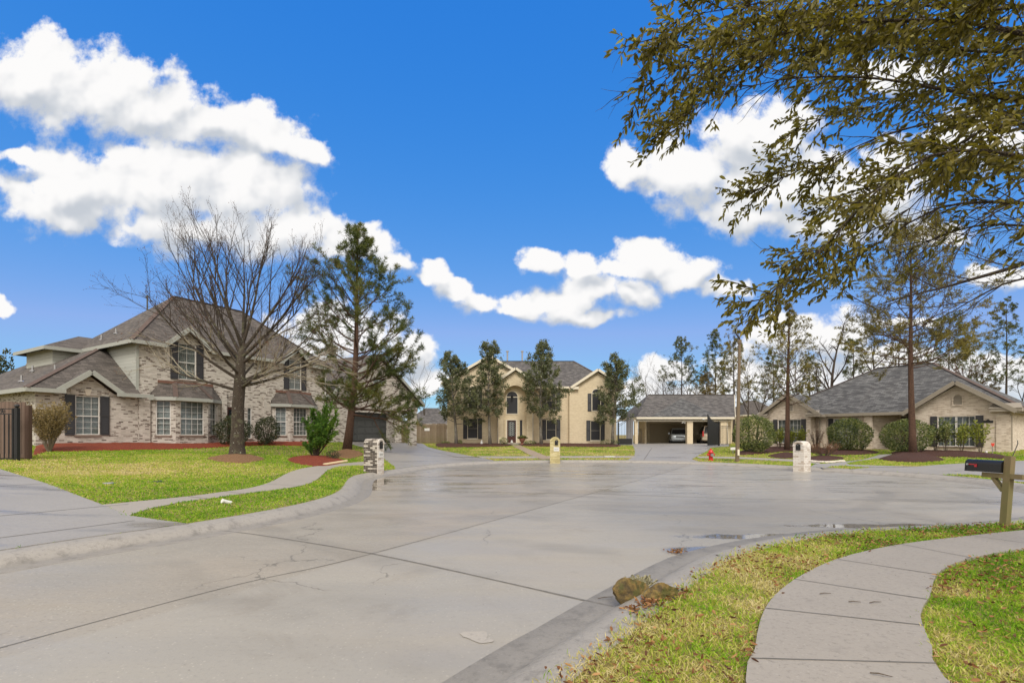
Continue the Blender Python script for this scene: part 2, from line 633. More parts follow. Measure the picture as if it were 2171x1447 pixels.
def concrete_mat(name, c, kind):
    """kind: road (wet, with streaks and puddles), walk, drive"""
    m, t, b = new_mat(name)
    g = t.node('ShaderNodeNewGeometry')
    p = t.v('MULTIPLY', g.outputs['Position'], (1, 1, 0))
    big = t.noise(p, .22, 5, .6, .4)
    mid = t.noise(p, 1.7, 5, .65)
    fine = t.noise(p, 70, 3, .7)
    vo = t.node('ShaderNodeTexVoronoi')
    t.put(vo.inputs['Vector'], p)
    t.put(vo.inputs['Scale'], 30.0 if kind != 'walk' else 42.0)
    agg = t.ss(vo.outputs['Distance'], .30, .12)
    pick = t.ss(t.xyz(vo.outputs['Color'])[0], .62, .8)
    colr = t.mix(t.m('ADD', t.m('MULTIPLY', big, .6), t.m('MULTIPLY', mid, .4)), tuple(q * .74 for q in c), tuple(q * 1.22 for q in c))
    colr = t.mix(t.m('MULTIPLY', fine, .34), colr, tuple(q * .45 for q in c))
    grit = t.noise(p, 24, 4, .75)
    colr = t.mix(t.ss(grit, .50, .72), colr, tuple(q * .62 for q in c))
    colr = t.mix(t.m('MULTIPLY', t.m('MULTIPLY', agg, pick), .6 if kind == 'road' else .22), colr, tuple(min(1, q * 1.7) for q in c))
    if kind == 'road':
        px, py, _ = t.xyz(p)
        far = t.ss(py, 6.5, 15.0)
        # damp stains run across the turning circle
        sp = t.v('MULTIPLY', t.v('ADD', p, t.v('SCALE', t.noise(p, .5, 2, .5, out=1), .9)), (.28, 1.5, 1))
        st = t.noise(sp, .85, 6, .62)
        st2 = t.noise(t.v('MULTIPLY', p, (.5, 2.2, 1)), .6, 5, .6)
        wet = t.m('MULTIPLY', t.ss(st, .50, .66), t.lin(far, 0, 1, .10, .95))
        warm = t.ss(big, .42, .62)
        colr = t.mix(t.m('MULTIPLY', warm, .35), colr, (c[0] * 1.02, c[1] * .90, c[2] * .78))
        lane = t.ss(t.m('SUBTRACT', t.m('MULTIPLY', t.m('SUBTRACT', px, 1.24), .87), t.m('MULTIPLY', t.m('SUBTRACT', py, 11.1), .52)), -.05, .05)
        colr = t.mix(t.m('MULTIPLY', lane, .5), colr, (c[0] * 1.0, c[1] * 1.03, c[2] * 1.08))
        pud = None
        for (qx, qy, rx, ry) in ((-4.15, 13.4, .55, 1.5), (-4.3, 15.2, .55, 1.5), (3.75, 7.15, 1.5, .24), (2.5, 6.3, .6, .3), (6.0, 8.0, 1.6, .25)):
            q = t.v('MULTIPLY', t.v('SUBTRACT', p, (qx, qy, 0)), (1 / rx, 1 / ry, 0))
            e = t.m('SUBTRACT', 1.0, t.v('LENGTH', q))
            pud = e if pud is None else t.m('MAXIMUM', pud, e)
        pd = t.ss(t.m('ADD', pud, t.m('MULTIPLY', t.m('SUBTRACT', mid, .5), 1.6)), .02, .42)
        # tyre tracks sweeping round the circle, hairline cracks, a damp band by the near kerb
        rr_ = t.v('LENGTH', t.v('SUBTRACT', t.v('ADD', p, t.v('SCALE', t.noise(p, .25, 2, .5, out=1), 1.4)), (5.0, 15.6, 0)))
        trk = t.m('MULTIPLY', t.ss(t.m('SINE', t.m('MULTIPLY', rr_, 3.6)), .55, .95), t.ss(t.noise(p, .45, 4, .6), .42, .62))
        colr = t.mix(t.m('MULTIPLY', trk, .28), colr, tuple(q * .45 for q in c))
        ck = t.node('ShaderNodeTexVoronoi', feature='DISTANCE_TO_EDGE')
        t.put(ck.inputs['Vector'], t.v('ADD', p, t.v('SCALE', t.noise(p, 1.6, 4, .6, out=1), .8)))
        t.put(ck.inputs['Scale'], .26)
        crk = t.m('MULTIPLY', t.ss(ck.outputs['Distance'], .0042, .001), t.ss(t.noise(p, .5, 3, .5), .50, .58))
        colr = t.mix(t.m('MULTIPLY', crk, .65), colr, tuple(q * .3 for q in c))
        blot = t.ss(t.noise(p, .75, 6, .7, .6), .52, .70)
        colr = t.mix(t.m('MULTIPLY', blot, .30), colr, (c[0] * .56, c[1] * .52, c[2] * .47))
        spot = t.node('ShaderNodeTexVoronoi')
        t.put(spot.inputs['Vector'], p)
        t.put(spot.inputs['Scale'], 1.1)
        oil = t.m('MULTIPLY', t.ss(t.m('ADD', spot.outputs['Distance'], t.m('MULTIPLY', t.noise(p, 14, 3, .6), .08)), .13, .07), t.ss(t.xyz(spot.outputs['Color'])[0], .72, .8))
        colr = t.mix(t.m('MULTIPLY', oil, .45), colr, tuple(q * .35 for q in c))
        dirt = t.ss(t.noise(p, 2.6, 5, .7), .66, .78)
        colr = t.mix(t.m('MULTIPLY', dirt, .30), colr, tuple(q * .35 for q in c))
        colr = t.mix(t.m('MULTIPLY', wet, .58), colr, (c[0] * .40, c[1] * .36, c[2] * .32))
        colr = t.mix(t.m('MULTIPLY', pd, .70), colr, (c[0] * .34, c[1] * .31, c[2] * .28))
        rg = t.lin(st2, .35, .65, .36, .66)
        rg = t.m('SUBTRACT', rg, t.m('MULTIPLY', far, .16))
        rg = t.m('MULTIPLY', rg, t.lin(wet, 0, 1, 1, .62))
        rg = t.m('MULTIPLY', rg, t.lin(pd, 0, 1, 1, .07))
        setp(t, b, Base_Color=colr, Roughness=rg)
        bump(t, b, t.m('MULTIPLY', t.m('ADD', fine, t.m('MULTIPLY', agg, .5)), t.lin(pd, 0, 1, 1, .02)), .22, .004)
    elif kind == 'drive':
        st = t.noise(t.v('MULTIPLY', p, (.35, 1.4, 1)), .8, 6, .6)
        wet = t.ss(st, .52, .66)
        colr = t.mix(t.m('MULTIPLY', wet, .5), colr, tuple(q * .42 for q in c))
        setp(t, b, Base_Color=colr, Roughness=t.lin(wet, 0, 1, .5, .22))
        bump(t, b, fine, .2, .004)
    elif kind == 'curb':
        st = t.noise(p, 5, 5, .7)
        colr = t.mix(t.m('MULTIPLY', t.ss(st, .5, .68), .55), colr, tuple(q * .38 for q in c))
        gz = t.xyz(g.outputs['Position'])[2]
        dirt_shade = t.m('MULTIPLY', t.ss(t.m('SUBTRACT', t.m('MULTIPLY', st, .10), gz), .0, .05), .38)  # gutter dirt plus shade at the kerb foot, put into the colour
        colr = t.mix(dirt_shade, colr, (.14, .13, .112))
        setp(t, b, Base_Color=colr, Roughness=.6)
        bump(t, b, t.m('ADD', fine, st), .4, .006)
    else:
        st = t.noise(p, 3.2, 5, .7)
        colr = t.mix(t.m('MULTIPLY', t.ss(st, .56, .74), .28), colr, tuple(q * .45 for q in c))
        setp(t, b, Base_Color=colr, Roughness=.6)
        bump(t, b, fine, .25, .003)
    return m


def ground_mat(name, stops):
    m, t, b = new_mat(name)
    g = t.node('ShaderNodeNewGeometry')
    p = g.outputs['Position']
    n = t.noise(p, .55, 5, .62)
    nf = t.noise(p, 26, 4, .7)
    k = t.m('ADD', t.m('MULTIPLY', n, .6), t.m('MULTIPLY', nf, .45), clamp=True)
    setp(t, b, Base_Color=t.ramp(k, stops), Roughness=.95)
    b.inputs['Specular IOR Level'].default_value = .15
    bump(t, b, nf, .8, .03)
    return m


M = {}
M['road'] = concrete_mat('road_concrete', (.352, .325, .277), 'road')
M['walk'] = concrete_mat('walk_concrete', (.372, .337, .293), 'walk')
M['drive'] = concrete_mat('drive_concrete', (.335, .317, .295), 'drive')
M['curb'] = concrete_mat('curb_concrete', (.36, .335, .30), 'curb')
M['tar'] = plain('joint_tar', (.165, .155, .14), .8, .3, 9)
M['patch'] = concrete_mat('patch_concrete', (.43, .395, .345), 'walk')
M['soil'] = ground_mat('lawn_soil', [(.2, (.12, .085, .04)), (.5, (.24, .20, .075)), (.8, (.38, .31, .15))])
M['grass'] = leaf_mat('grass_blades', [(0, (.085, .21, .012)), (.25, (.19, .38, .018)), (.45, (.36, .50, .04)), (.62, (.52, .50, .13)), (.8, (.63, .54, .25)), (1, (.68, .59, .36))], .65, .35, spec=.2)
M['dryleaf'] = leaf_mat('dry_leaves', [(0, (.06, .025, .012)), (.5, (.22, .09, .03)), (1, (.42, .24, .10))], .7, .1)
M['mulch_red'] = mulch_mat('mulch_red', [(.15, (.10, .014, .006)), (.45, (.34, .05, .016)), (.8, (.50, .11, .04))])
M['mulch_brown'] = mulch_mat('mulch_brown', [(.15, (.03, .011, .008)), (.5, (.105, .038, .024)), (.85, (.19, .075, .045))])
M['mulch_tan'] = mulch_mat('mulch_tan', [(.15, (.14, .055, .022)), (.45, (.36, .18, .075)), (.8, (.55, .34, .17))])
M['brick_grey'] = brick_mat('brick_whitewashed', [(.0, (.10, .075, .06)), (.13, (.19, .15, .125)), (.22, (.42, .39, .345)), (.55, (.515, .48, .43)), (1, (.63, .595, .545))], (.51, .48, .44), .215, .075)
M['brick_cream'] = brick_mat('brick_cream', [(.0, (.66, .545, .365)), (.5, (.73, .615, .425)), (1, (.79, .675, .48))], (.70, .61, .47), stain=.10, stain_c=(.52, .43, .30))
M['brick_tan'] = brick_mat('brick_tan', [(.0, (.46, .375, .295)), (.3, (.62, .53, .44)), (.7, (.70, .615, .52)), (1, (.78, .71, .61))], (.66, .59, .50), stain=.15, stain_c=(.40, .31, .22))
M['brick_stained'] = brick_mat('brick_stained', [(.0, (.035, .028, .025)), (.45, (.10, .08, .065)), (.6, (.45, .41, .36)), (1, (.62, .58, .52))], (.30, .27, .24), stain=.7, stain_c=(.05, .04, .032))
M['brick_white'] = brick_mat('brick_white', [(.0, (.42, .34, .27)), (.2, (.66, .62, .57)), (1, (.80, .77, .73))], (.50, .45, .40), stain=.2, stain_c=(.48, .38, .27))
M['brick_moss'] = brick_mat('brick_moss', [(.0, (.42, .36, .17)), (.5, (.58, .50, .25)), (1, (.66, .60, .38))], (.48, .42, .25), stain=.5, stain_c=(.24, .20, .11))
M['roof_brown'] = shingle_mat('shingle_brown', [(.2, (.050, .043, .039)), (.5, (.088, .076, .068)), (.85, (.135, .117, .105))], (.06, .05, .045))
M['roof_grey'] = shingle_mat('shingle_grey', [(.2, (.04, .04, .042)), (.5, (.076, .076, .078)), (.85, (.15, .15, .15))], (.06, .052, .046))
M['roof_mid'] = shingle_mat('shingle_mid', [(.2, (.05, .047, .047)), (.5, (.088, .082, .081)), (.85, (.15, .14, .135))], (.055, .05, .046))
M['rust'] = plain('rusty_flashing', (.17, .085, .06), .7, .2, 5)
M['trim_grey'] = plain('trim_grey', (.36, .375, .345), .6, .06)
M['trim_cream'] = plain('trim_cream', (.76, .70, .57), .55, .05)
M['trim_taupe'] = plain('trim_taupe', (.30, .265, .215), .6, .06)
M['white'] = plain('white_paint', (.64, .63, .60), .5, .04)
M['siding'] = siding_mat('siding_grey', (.44, .45, .41))
M['shutter'] = plain('shutter_charcoal', (.035, .035, .04), .55, .1)
M['glass'] = glass_mat('window_glass', (.02, .024, .03), .20)
M['screen'] = plain('sun_screen', (.025, .026, .032), .45, .1, 3)
M['dark'] = plain('dark_room', (.015, .015, .015), .9, .1)
M['blind'] = plain('blind_white', (.78, .77, .73), .6, .04)
M['curtain'] = plain('curtain_white', (.6, .6, .58), .8, .05)
M['door_dark'] = plain('door_mahogany', (.075, .022, .016), .4, .2, 4)
M['garage_dark'] = plain('garage_door_grey', (.075, .08, .08), .55, .06, 2)
M['garage_cream'] = plain('garage_door_cream', (.46, .38, .25), .6, .05, 2)
M['fence'] = wood_mat('fence_boards', (.09, .06, .045), (.24, .165, .125))
M['fence_far'] = wood_mat('fence_weathered', (.13, .09, .055), (.32, .25, .17), green=.2)
M['post'] = wood_mat('post_wood', (.14, .098, .05), (.30, .225, .125), w=9.0, green=.5)
M['iron'] = plain('black_iron', (.012, .012, .013), .45, .1)
M['black'] = plain('black_enamel', (.010, .010, .011), .28, .05)
M['red'] = plain('red_paint', (.55, .02, .018), .4, .1)
M['redflag'] = plain('flag_red', (.50, .03, .04), .4, .05)
M['metal'] = plain('grey_metal', (.42, .42, .43), .35, .1, 8, .8)
M['pole'] = plain('pole_concrete', (.17, .128, .082), .8, .08, 8)
M['plaque'] = plain('white_plaque', (.72, .72, .70), .5, .03)
M['terracotta'] = plain('terracotta', (.25, .10, .07), .8, .15)
M['rock'] = None
# ------------------------------------------------------------------ terrain and street
def crom(pts, step=.25, closed=False):
    """Catmull-Rom through points, resampled"""
    P = [np.array(p, float) for p in pts]
    n = len(P)
    out = []
    rng = range(n) if closed else range(n - 1)
    for i in rng:
        if closed:
            a, b, c, d = P[i - 1], P[i], P[(i + 1) % n], P[(i + 2) % n]
        else:
            a, b, c, d = P[max(i - 1, 0)], P[i], P[i + 1], P[min(i + 2, n - 1)]
        k = max(2, int(np.linalg.norm(c - b) / step))
        for j in range(k):
            t = j / k
            out.append(.5 * ((2 * b) + (c - a) * t + (2 * a - 5 * b + 4 * c - d) * t * t + (3 * b - a - 3 * c + d) * t ** 3))
    if not closed: out.append(P[-1])
    return np.array(out)


EDGE = crom([(-13.2, -8.5), (-9.4, -1.4), (-6.6, 3.8), (-5.73, 5.44), (-5.33, 6.2), (-4.74, 7.12), (-4.07, 8.63), (-3.72, 10.16), (-3.75, 11.6), (-4.05, 13.0), (-4.5, 14.6),
             (-4.85, 16.3), (-4.75, 17.7), (-4.33, 19.0), (-3.75, 21.0), (-2.7, 23.2), (-.8, 25.0), (2.9, 26.0), (7.6, 25.4), (10.6, 23.1), (12.5, 20.3), (13.6, 18.2), (14.2, 16.4),
             (14.1, 14.3), (13.3, 12.2), (11.6, 10.0), (9.2, 8.5), (6.9, 7.76), (5.13, 7.4), (4.2, 7.05), (3.3, 6.6), (2.4, 5.97), (1.87, 5.44), (.87, 4.19), (.4, 3.56), (-.07, 2.94),
             (-1.6, .6), (-4.2, -4.0), (-7.0, -9.0)], .3)
SEG_A = np.vstack([EDGE])
SEG_B = np.vstack([EDGE[1:], EDGE[:1]])


def inside_poly(X, Y, poly):
    X = np.asarray(X, float); Y = np.asarray(Y, float)
    P = np.asarray(poly, float)
    ins = np.zeros(X.shape, bool)
    n = len(P)
    for i in range(n):
        x1, y1 = P[i]; x2, y2 = P[(i + 1) % n]
        if y1 == y2: continue
        c = ((y1 > Y) != (y2 > Y)) & (X < (x2 - x1) * (Y - y1) / (y2 - y1) + x1)
        ins ^= c
    return ins


_SA, _SB = SEG_A[:-1], SEG_B[:-1]
_AB = _SB - _SA
_LL = np.maximum(1e-9, (_AB ** 2).sum(1))


def road_d(X, Y):
    """distance beyond the edge of the road, negative on it"""
    X = np.atleast_1d(np.asarray(X, float)); Y = np.atleast_1d(np.asarray(Y, float))
    out = np.empty(X.shape)
    for i in range(0, len(X), 4000):
        x, y = X[i:i + 4000, None], Y[i:i + 4000, None]
        t = np.clip(((x - _SA[:, 0]) * _AB[:, 0] + (y - _SA[:, 1]) * _AB[:, 1]) / _LL, 0, 1)
        q = (x - _SA[:, 0] - t * _AB[:, 0]) ** 2 + (y - _SA[:, 1] - t * _AB[:, 1]) ** 2
        d = np.sqrt(q.min(1))
        y1, y2 = SEG_A[:, 1], SEG_B[:, 1]
        dy_ = np.where(y2 == y1, 1e-12, y2 - y1)
        c = ((y1 > y) != (y2 > y)) & (x < (SEG_B[:, 0] - SEG_A[:, 0]) * (y - y1) / dy_ + SEG_A[:, 0])
        out[i:i + 4000] = np.where(c.sum(1) % 2 == 1, -d, d)
    return out


def sstep(x, a, b):
    t = np.clip((x - a) / (b - a), 0, 1)
    return t * t * (3 - 2 * t)


def terr_np(X, Y, d=None):
    X = np.atleast_1d(np.asarray(X, float)); Y = np.atleast_1d(np.asarray(Y, float))
    if d is None: d = road_d(X, Y)
    k = .021 + .024 * sstep(-X, 4, 10) * sstep(60 - Y, 10, 24)
    z = .118 + k * np.clip(d - .4, 0, 21) + .012 * np.sin(X * .7 + Y * .4) * np.clip(d / 6, 0, 1)
    return np.where(d < .3, -.15, z)


def terr(x, y):
    d = road_d([x], [y])
    return float(terr_np([x], [y], d)[0]) if d[0] >= .3 else .0


def at(px, py, Y):
    """the point at depth Y seen at a photo pixel"""
    return Vector(((px - CX) / FPX * Y, Y, CAM_H - (py - HY) / FPX * Y))


def G(px, py):
    """ground point (x, y) seen at a photo pixel"""
    z = .15
    for _ in range(14):
        Y = (CAM_H - z) * FPX / (py - HY)
        Y = min(Y, 80)
        x = (px - CX) / FPX * Y
        zn = max(0.0, terr(x, Y))
        z = z * .5 + zn * .5
    return (x, Y)


# ground sheet to the horizon
def axis(lo, hi, step, far):
    a = list(np.arange(lo, hi + 1e-6, step))
    s, x = step, a[-1]
    while x < far:
        s *= 1.35; x += s; a.append(x)
    s, x = step, a[0]
    while x > -far:
        s *= 1.35; x -= s; a.insert(0, x)
    return np.array(a)


gx, gy = axis(-24, 18, .2, 1500), axis(-3, 30, .2, 1500)
GX, GY = np.meshgrid(gx, gy)
D = road_d(GX.ravel(), GY.ravel())
GZ = terr_np(GX.ravel(), GY.ravel(), D)
nx, ny = len(gx), len(gy)
idx = np.arange(nx * ny).reshape(ny, nx)
Q = np.stack([idx[:-1, :-1].ravel(), idx[:-1, 1:].ravel(), idx[1:, 1:].ravel(), idx[1:, :-1].ravel()], 1)
ground = np_mesh('ground', np.stack([GX.ravel(), GY.ravel(), GZ], 1), Q, M['soil'], smooth=True)
tag(ground, kind='structure')

# road slab
mb = MB()
tri = tessellate_polygon([[Vector((x, y, 0)) for x, y in EDGE]])
mb.v = [(x, y, 0.0) for x, y in EDGE]
for t in tri:
    a, b, c = (EDGE[i] for i in t)
    mb.f.append(t if (b[0] - a[0]) * (c[1] - a[1]) - (b[1] - a[1]) * (c[0] - a[0]) > 0 else t[::-1])
tag(mb.build('road', M['road']), kind='structure')

# rolled kerb
tan = np.gradient(EDGE, axis=0)
tan /= np.linalg.norm(tan, axis=1)[:, None]
nor = np.stack([-tan[:, 1], tan[:, 0]], 1)          # outward (left of travel)
mid_t = EDGE[10] + nor[10] * .3
if road_d([mid_t[0]], [mid_t[1]])[0] < 0: nor = -nor
PROF = [(-.30, -.004), (-.29, .004), (-.03, .003), (.0, .006), (.05, .035), (.11, .080), (.18, .112), (.27, .128), (.42, .130), (.455, .122), (.46, -.02)]
kv, kf = [], []
for i in range(len(EDGE)):
    for d_, z_ in PROF:
        kv.append((EDGE[i, 0] + nor[i, 0] * d_, EDGE[i, 1] + nor[i, 1] * d_, z_))
m_ = len(PROF)
for i in range(len(EDGE) - 1):
    for j in range(m_ - 1):
        kf.append((i * m_ + j, i * m_ + j + 1, (i + 1) * m_ + j + 1, (i + 1) * m_ + j))
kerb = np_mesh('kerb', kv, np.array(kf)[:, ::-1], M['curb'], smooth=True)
tag(kerb, kind='structure')


def drape(name, poly, mat, lift=.014, step=.45, holes=(), edge=.05, kind='structure', zfun=None):
    """a ground-hugging sheet with a small edge down to the soil"""
    loops = [list(poly)] + [list(h) for h in holes]
    tri = tessellate_polygon([[Vector((p[0], p[1], 0)) for p in l] for l in loops])
    flat = [p for l in loops for p in l]
    bm = bmesh.new()
    vs = [bm.verts.new((p[0], p[1], 0)) for p in flat]
    for t in tri:
        try: bm.faces.new([vs[i] for i in t])
        except ValueError: pass
    xs = [p[0] for p in flat]; ys = [p[1] for p in flat]
    for ax, lo, hi in ((0, min(xs), max(xs)), (1, min(ys), max(ys))):
        q = math.floor(lo / step) * step + step
        while q < hi:
            co = [0, 0, 0]; co[ax] = q
            no = [0, 0, 0]; no[ax] = 1
            bmesh.ops.bisect_plane(bm, geom=bm.verts[:] + bm.edges[:] + bm.faces[:], plane_co=co, plane_no=no)
            q += step
    bm.normal_update()
    for f in bm.faces:
        if f.normal.z < 0: f.normal_flip()
    X = np.array([v.co.x for v in bm.verts]); Y = np.array([v.co.y for v in bm.verts])
    d = road_d(X, Y)
    Z = terr_np(X, Y, np.maximum(d, .42)) + lift
    if zfun: Z = Z + zfun(X, Y)
    for v, z in zip(bm.verts, Z): v.co.z = z
    be = [e for e in bm.edges if e.is_boundary]
    r = bmesh.ops.extrude_edge_only(bm, edges=be)
    for g in r['geom']:
        if isinstance(g, bmesh.types.BMVert): g.co.z -= edge
    me = bpy.data.meshes.new(name)
    bm.to_mesh(me); bm.free()
    box_uv(me)
    me.materials.append(mat)
    o = bpy.data.objects.new(name, me)
    COL.objects.link(o)
    if kind: o['kind'] = kind
    PAVED.append((name, np.array(poly), [np.array(h) for h in holes]))
    return o


PAVED = []


def kerb_pts(px0, px1, Y0, Y1, off=.44):
    """back edge of the kerb between two places given as x,y"""
    a = np.argmin((EDGE[:, 0] - px0) ** 2 + (EDGE[:, 1] - Y0) ** 2)
    b = np.argmin((EDGE[:, 0] - px1) ** 2 + (EDGE[:, 1] - Y1) ** 2)
    rng = range(a, b + 1) if a <= b else range(a, b - 1, -1)
    return [tuple(EDGE[i] + nor[i] * off) for i in rng]


# left driveway from the kerb up past the iron gate
e1, e2, e3 = G(273, 1094), G(217, 1071), G(0, 995)
far_l = (e3[0] - 5.5, e3[1] + 3.6)
kb = kerb_pts(-7.9, -4.75, 1.2, 7.2)
lx = (kb[0][0] - 11.5, kb[0][1] + 7.4)
drape('driveway', kb + [G(400, 1112), e1, e2, e3, far_l, lx], M['drive'], .02)
# pavement winding to the stained mailbox
up_ = [(216, 1071), (309, 1062), (400, 1053), (475, 1043), (525, 1036), (563, 1026), (588, 1015), (606, 1005), (630, 996), (666, 989), (720, 983), (790, 977)]
lo_ = [(790, 986), (740, 987), (715, 990), (697, 996), (686, 1004), (674, 1015), (660, 1023), (634, 1031), (580, 1039), (515, 1047), (455, 1056), (396, 1063), (350, 1072), (309, 1081), (273, 1094)]
drape('pavement', crom([G(*p) for p in up_], .3).tolist() + crom([G(*p) for p in lo_], .3).tolist(), M['walk'], .018)
# garage driveway
gd = [(838, 991), (832, 986), (808, 966), (790, 955), (765, 947), (742, 941), (742, 936), (835, 935.6), (884, 939), (906, 947), (960, 959), (1010, 969), (1048, 976)]
kb = kerb_pts(-.8, -4.3, 25.0, 19.2)
drape('garage_driveway', [G(*p) for p in gd] + kb, M['drive'], .02)
# path to the cream house and the pavement across its lawn
drape('front_path', [G(*p) for p in ((1084, 943.5), (1103, 943.5), (1116, 950), (1150, 964), (1176, 976.5), (1148, 977), (1120, 963))], plain('path_tan', (.30, .235, .17), .75, .15, 3), .03)
drape('lawn_pavement', [G(*p) for p in ((1010, 967), (1345, 966.5), (1345, 970), (1022, 971))], M['walk'], .022)
# carport driveway
cd = [(1342, 944), (1346, 955), (1345, 968), (1330, 975), (1322, 977)]
cr_ = [(1480, 978), (1466, 973.5), (1478, 967), (1498, 957), (1506, 949), (1546, 946), (1546, 941)]
kb = kerb_pts(6.2, 9.2, 25.8, 24.4)
drape('carport_driveway', [(6.2, 51.5)] + [(12.4, 50.2), (12.4, 54.5), (22.6, 54.5), (22.3, 50)] + [G(*p) for p in reversed(cr_)] + kb[::-1] + [G(*p) for p in reversed(cd)], M['drive'], .02)
# pavement in front of the hydrant, path and sweeping drive of the tan house
drape('kerb_pavement', [G(*p) for p in ((1478, 967.5), (1560, 968.5), (1690, 974.5), (1740, 979), (1738, 984), (1690, 979), (1560, 972), (1478, 970.5))], M['walk'], .022)
isl1 = [G(*p) for p in ((1744, 994), (1765, 988.5), (1790, 987), (1850, 991.5), (1800, 996.2))]
isl2 = [G(*p) for p in ((1990, 1008), (2010, 1006), (2060, 1006), (2118, 1012), (2128, 1020), (2060, 1022))]
rd = [(1728, 984), (1770, 981.5), (1826, 975), (1865, 964), (1893, 962), (1880, 968), (1795, 981.5), (1800, 985), (1880, 987.5), (1945, 989), (2010, 984), (2100, 979)]
kb = kerb_pts(12.4, 14.3, 20.6, 14.6)
drape('sweeping_driveway', [G(*p) for p in rd] + [(30, 22.5), (32, 14), (14.9, 13.4)] + kb[::-1], M['drive'], .02, holes=[isl1, isl2])
# pavement beside the camera
lw = [(1.0, -1.5), (1.02, .4), (1.1, 1.8), (1.27, 2.64), (1.515, 3.03), (1.80, 3.52), (2.18, 4.04), (2.78, 4.65), (3.62, 5.32), (4.7, 5.92), (5.95, 6.4), (7.18, 6.83), (9.5, 7.5), (12, 8.6)]
rw = [(12.5, 7.6), (9.8, 6.5), (7.6, 6.05), (6.0, 5.66), (4.84, 5.17), (4.08, 4.65), (3.42, 3.98), (3.0, 3.57), (2.62, 3.03), (2.35, 2.64), (2.2, 1.8), (2.15, .4), (2.1, -1.5)]
walk_r = crom(lw, .2).tolist() + crom(rw, .2).tolist()
drape('pavement', walk_r, M['walk'], .03, .3)


def strip(name, pts, w, mat, z=.004, drp=False, jitter=.2):
    """a sealed joint: thin ribbon along points"""
    P = crom(pts, .25)
    rnd = random.Random(len(pts) * 7 + int(abs(pts[0][0]) * 100))
    t = np.gradient(P, axis=0); t /= np.linalg.norm(t, axis=1)[:, None] + 1e-9
    n = np.stack([-t[:, 1], t[:, 0]], 1)
    V, F = [], []
    for i, p in enumerate(P):
        ww = w * (1 + rnd.uniform(-jitter, jitter)) / 2
        for s_ in (-1, 1):
            q = p + n[i] * ww * s_
            zz = z
            if drp:
                dd = road_d([q[0]], [q[1]])[0]
                zz = z + float(terr_np([q[0]], [q[1]], np.array([max(dd, .42)]))[0])
            V.append((q[0], q[1], zz))
    for i in range(len(P) - 1):
        F.append((2 * i, 2 * i + 2, 2 * i + 3, 2 * i + 1))
    o = np_mesh(name, V, F, mat)
    tag(o, kind='structure')
    return o


strip('road_joint', [(-9.5, -8), (-3.6, 3.43), (-1.8, 6.08), (1.24, 11.1), (3.1, 14.2), (6.6, 20.2), (8.6, 24)], .014, M['tar'])
strip('road_joint', [(-4.7, 7.62), (-4.0, 7.38), (-1.69, 6.08), (.84, 4.27), (.98, 4.2)], .028, M['tar'])
strip('road_joint', [(-3.9, 13.2), (1.9, 12.3), (6.6, 11.2), (12.4, 10.8)], .018, M['tar'])
for a, b in (((-7.1, 9.0), (-11.2, 2.4)), ((-5.9, 7.6), (-9.4, 1.6)), ((-10.3, 10.9), (-14.2, 4.4))):
    strip('driveway_joint', [a, b], .022, M['tar'], .024, True)
for l, r in (((1.43, 2.9), (2.44, 2.8)), ((1.95, 3.75), (2.86, 3.36)), ((2.62, 4.5), (3.33, 3.9)), ((3.5, 5.22), (4.02, 4.6)), ((4.75, 5.93), (4.95, 5.2)), ((6.1, 6.42), (6.35, 5.75))):
    strip('pavement_joint', [l, r], .012, M['tar'], .034, True)
for a, b in ((G(880, 944), G(985, 972)), (G(800, 957), G(960, 968)), (G(1382, 950), G(1365, 975)), (G(1346, 955), G(1498, 957))):
    strip('driveway_joint', [a, b], .05, M['tar'], .026, True)
for p0, p1 in ((476, 1043), (515, 1047)), ((563, 1026), (634, 1031)), ((606, 1005), (686, 1004)), ((396, 1053), (440, 1058)):
    strip('pavement_joint', [G(*p0), G(*p1)], .02, M['tar'], .022, True)
# pale repair in the near lane
mb = MB()
mb.quad(*[(x, y, .0045) for x, y in [((px - CX) / FPX * (1545 / (py - HY)), 1545 / (py - HY)) for px, py in ((974, 1342), (985, 1339), (1030, 1338), (1034, 1346), (1032, 1352), (1047, 1357), (1044, 1361), (1020, 1364), (1008, 1360), (990, 1352), (982, 1350))]])
tag(mb.build('road_patch', M['patch']), kind='structure')

# mulch beds
def bed(name, pts, mat, h, label=None, kind='structure'):
    P = crom([G(*p) for p in pts], .4, True)
    c = P.mean(0)

    def zf(X, Y):
        dd = np.full(X.shape, 1e9)
        for a, b in zip(P, np.roll(P, -1, 0)):
            ab = b - a
            t = np.clip(((X - a[0]) * ab[0] + (Y - a[1]) * ab[1]) / max(1e-9, ab @ ab), 0, 1)
            dd = np.minimum(dd, np.hypot(X - a[0] - t * ab[0], Y - a[1] - t * ab[1]))
        return h * (1 - np.exp(-dd / .35)) + .02 * np.sin(X * 9) * np.sin(Y * 7) * np.clip(dd, 0, 1)
    return drape(name, P.tolist(), mat, .02, .22, zfun=zf, edge=.06)


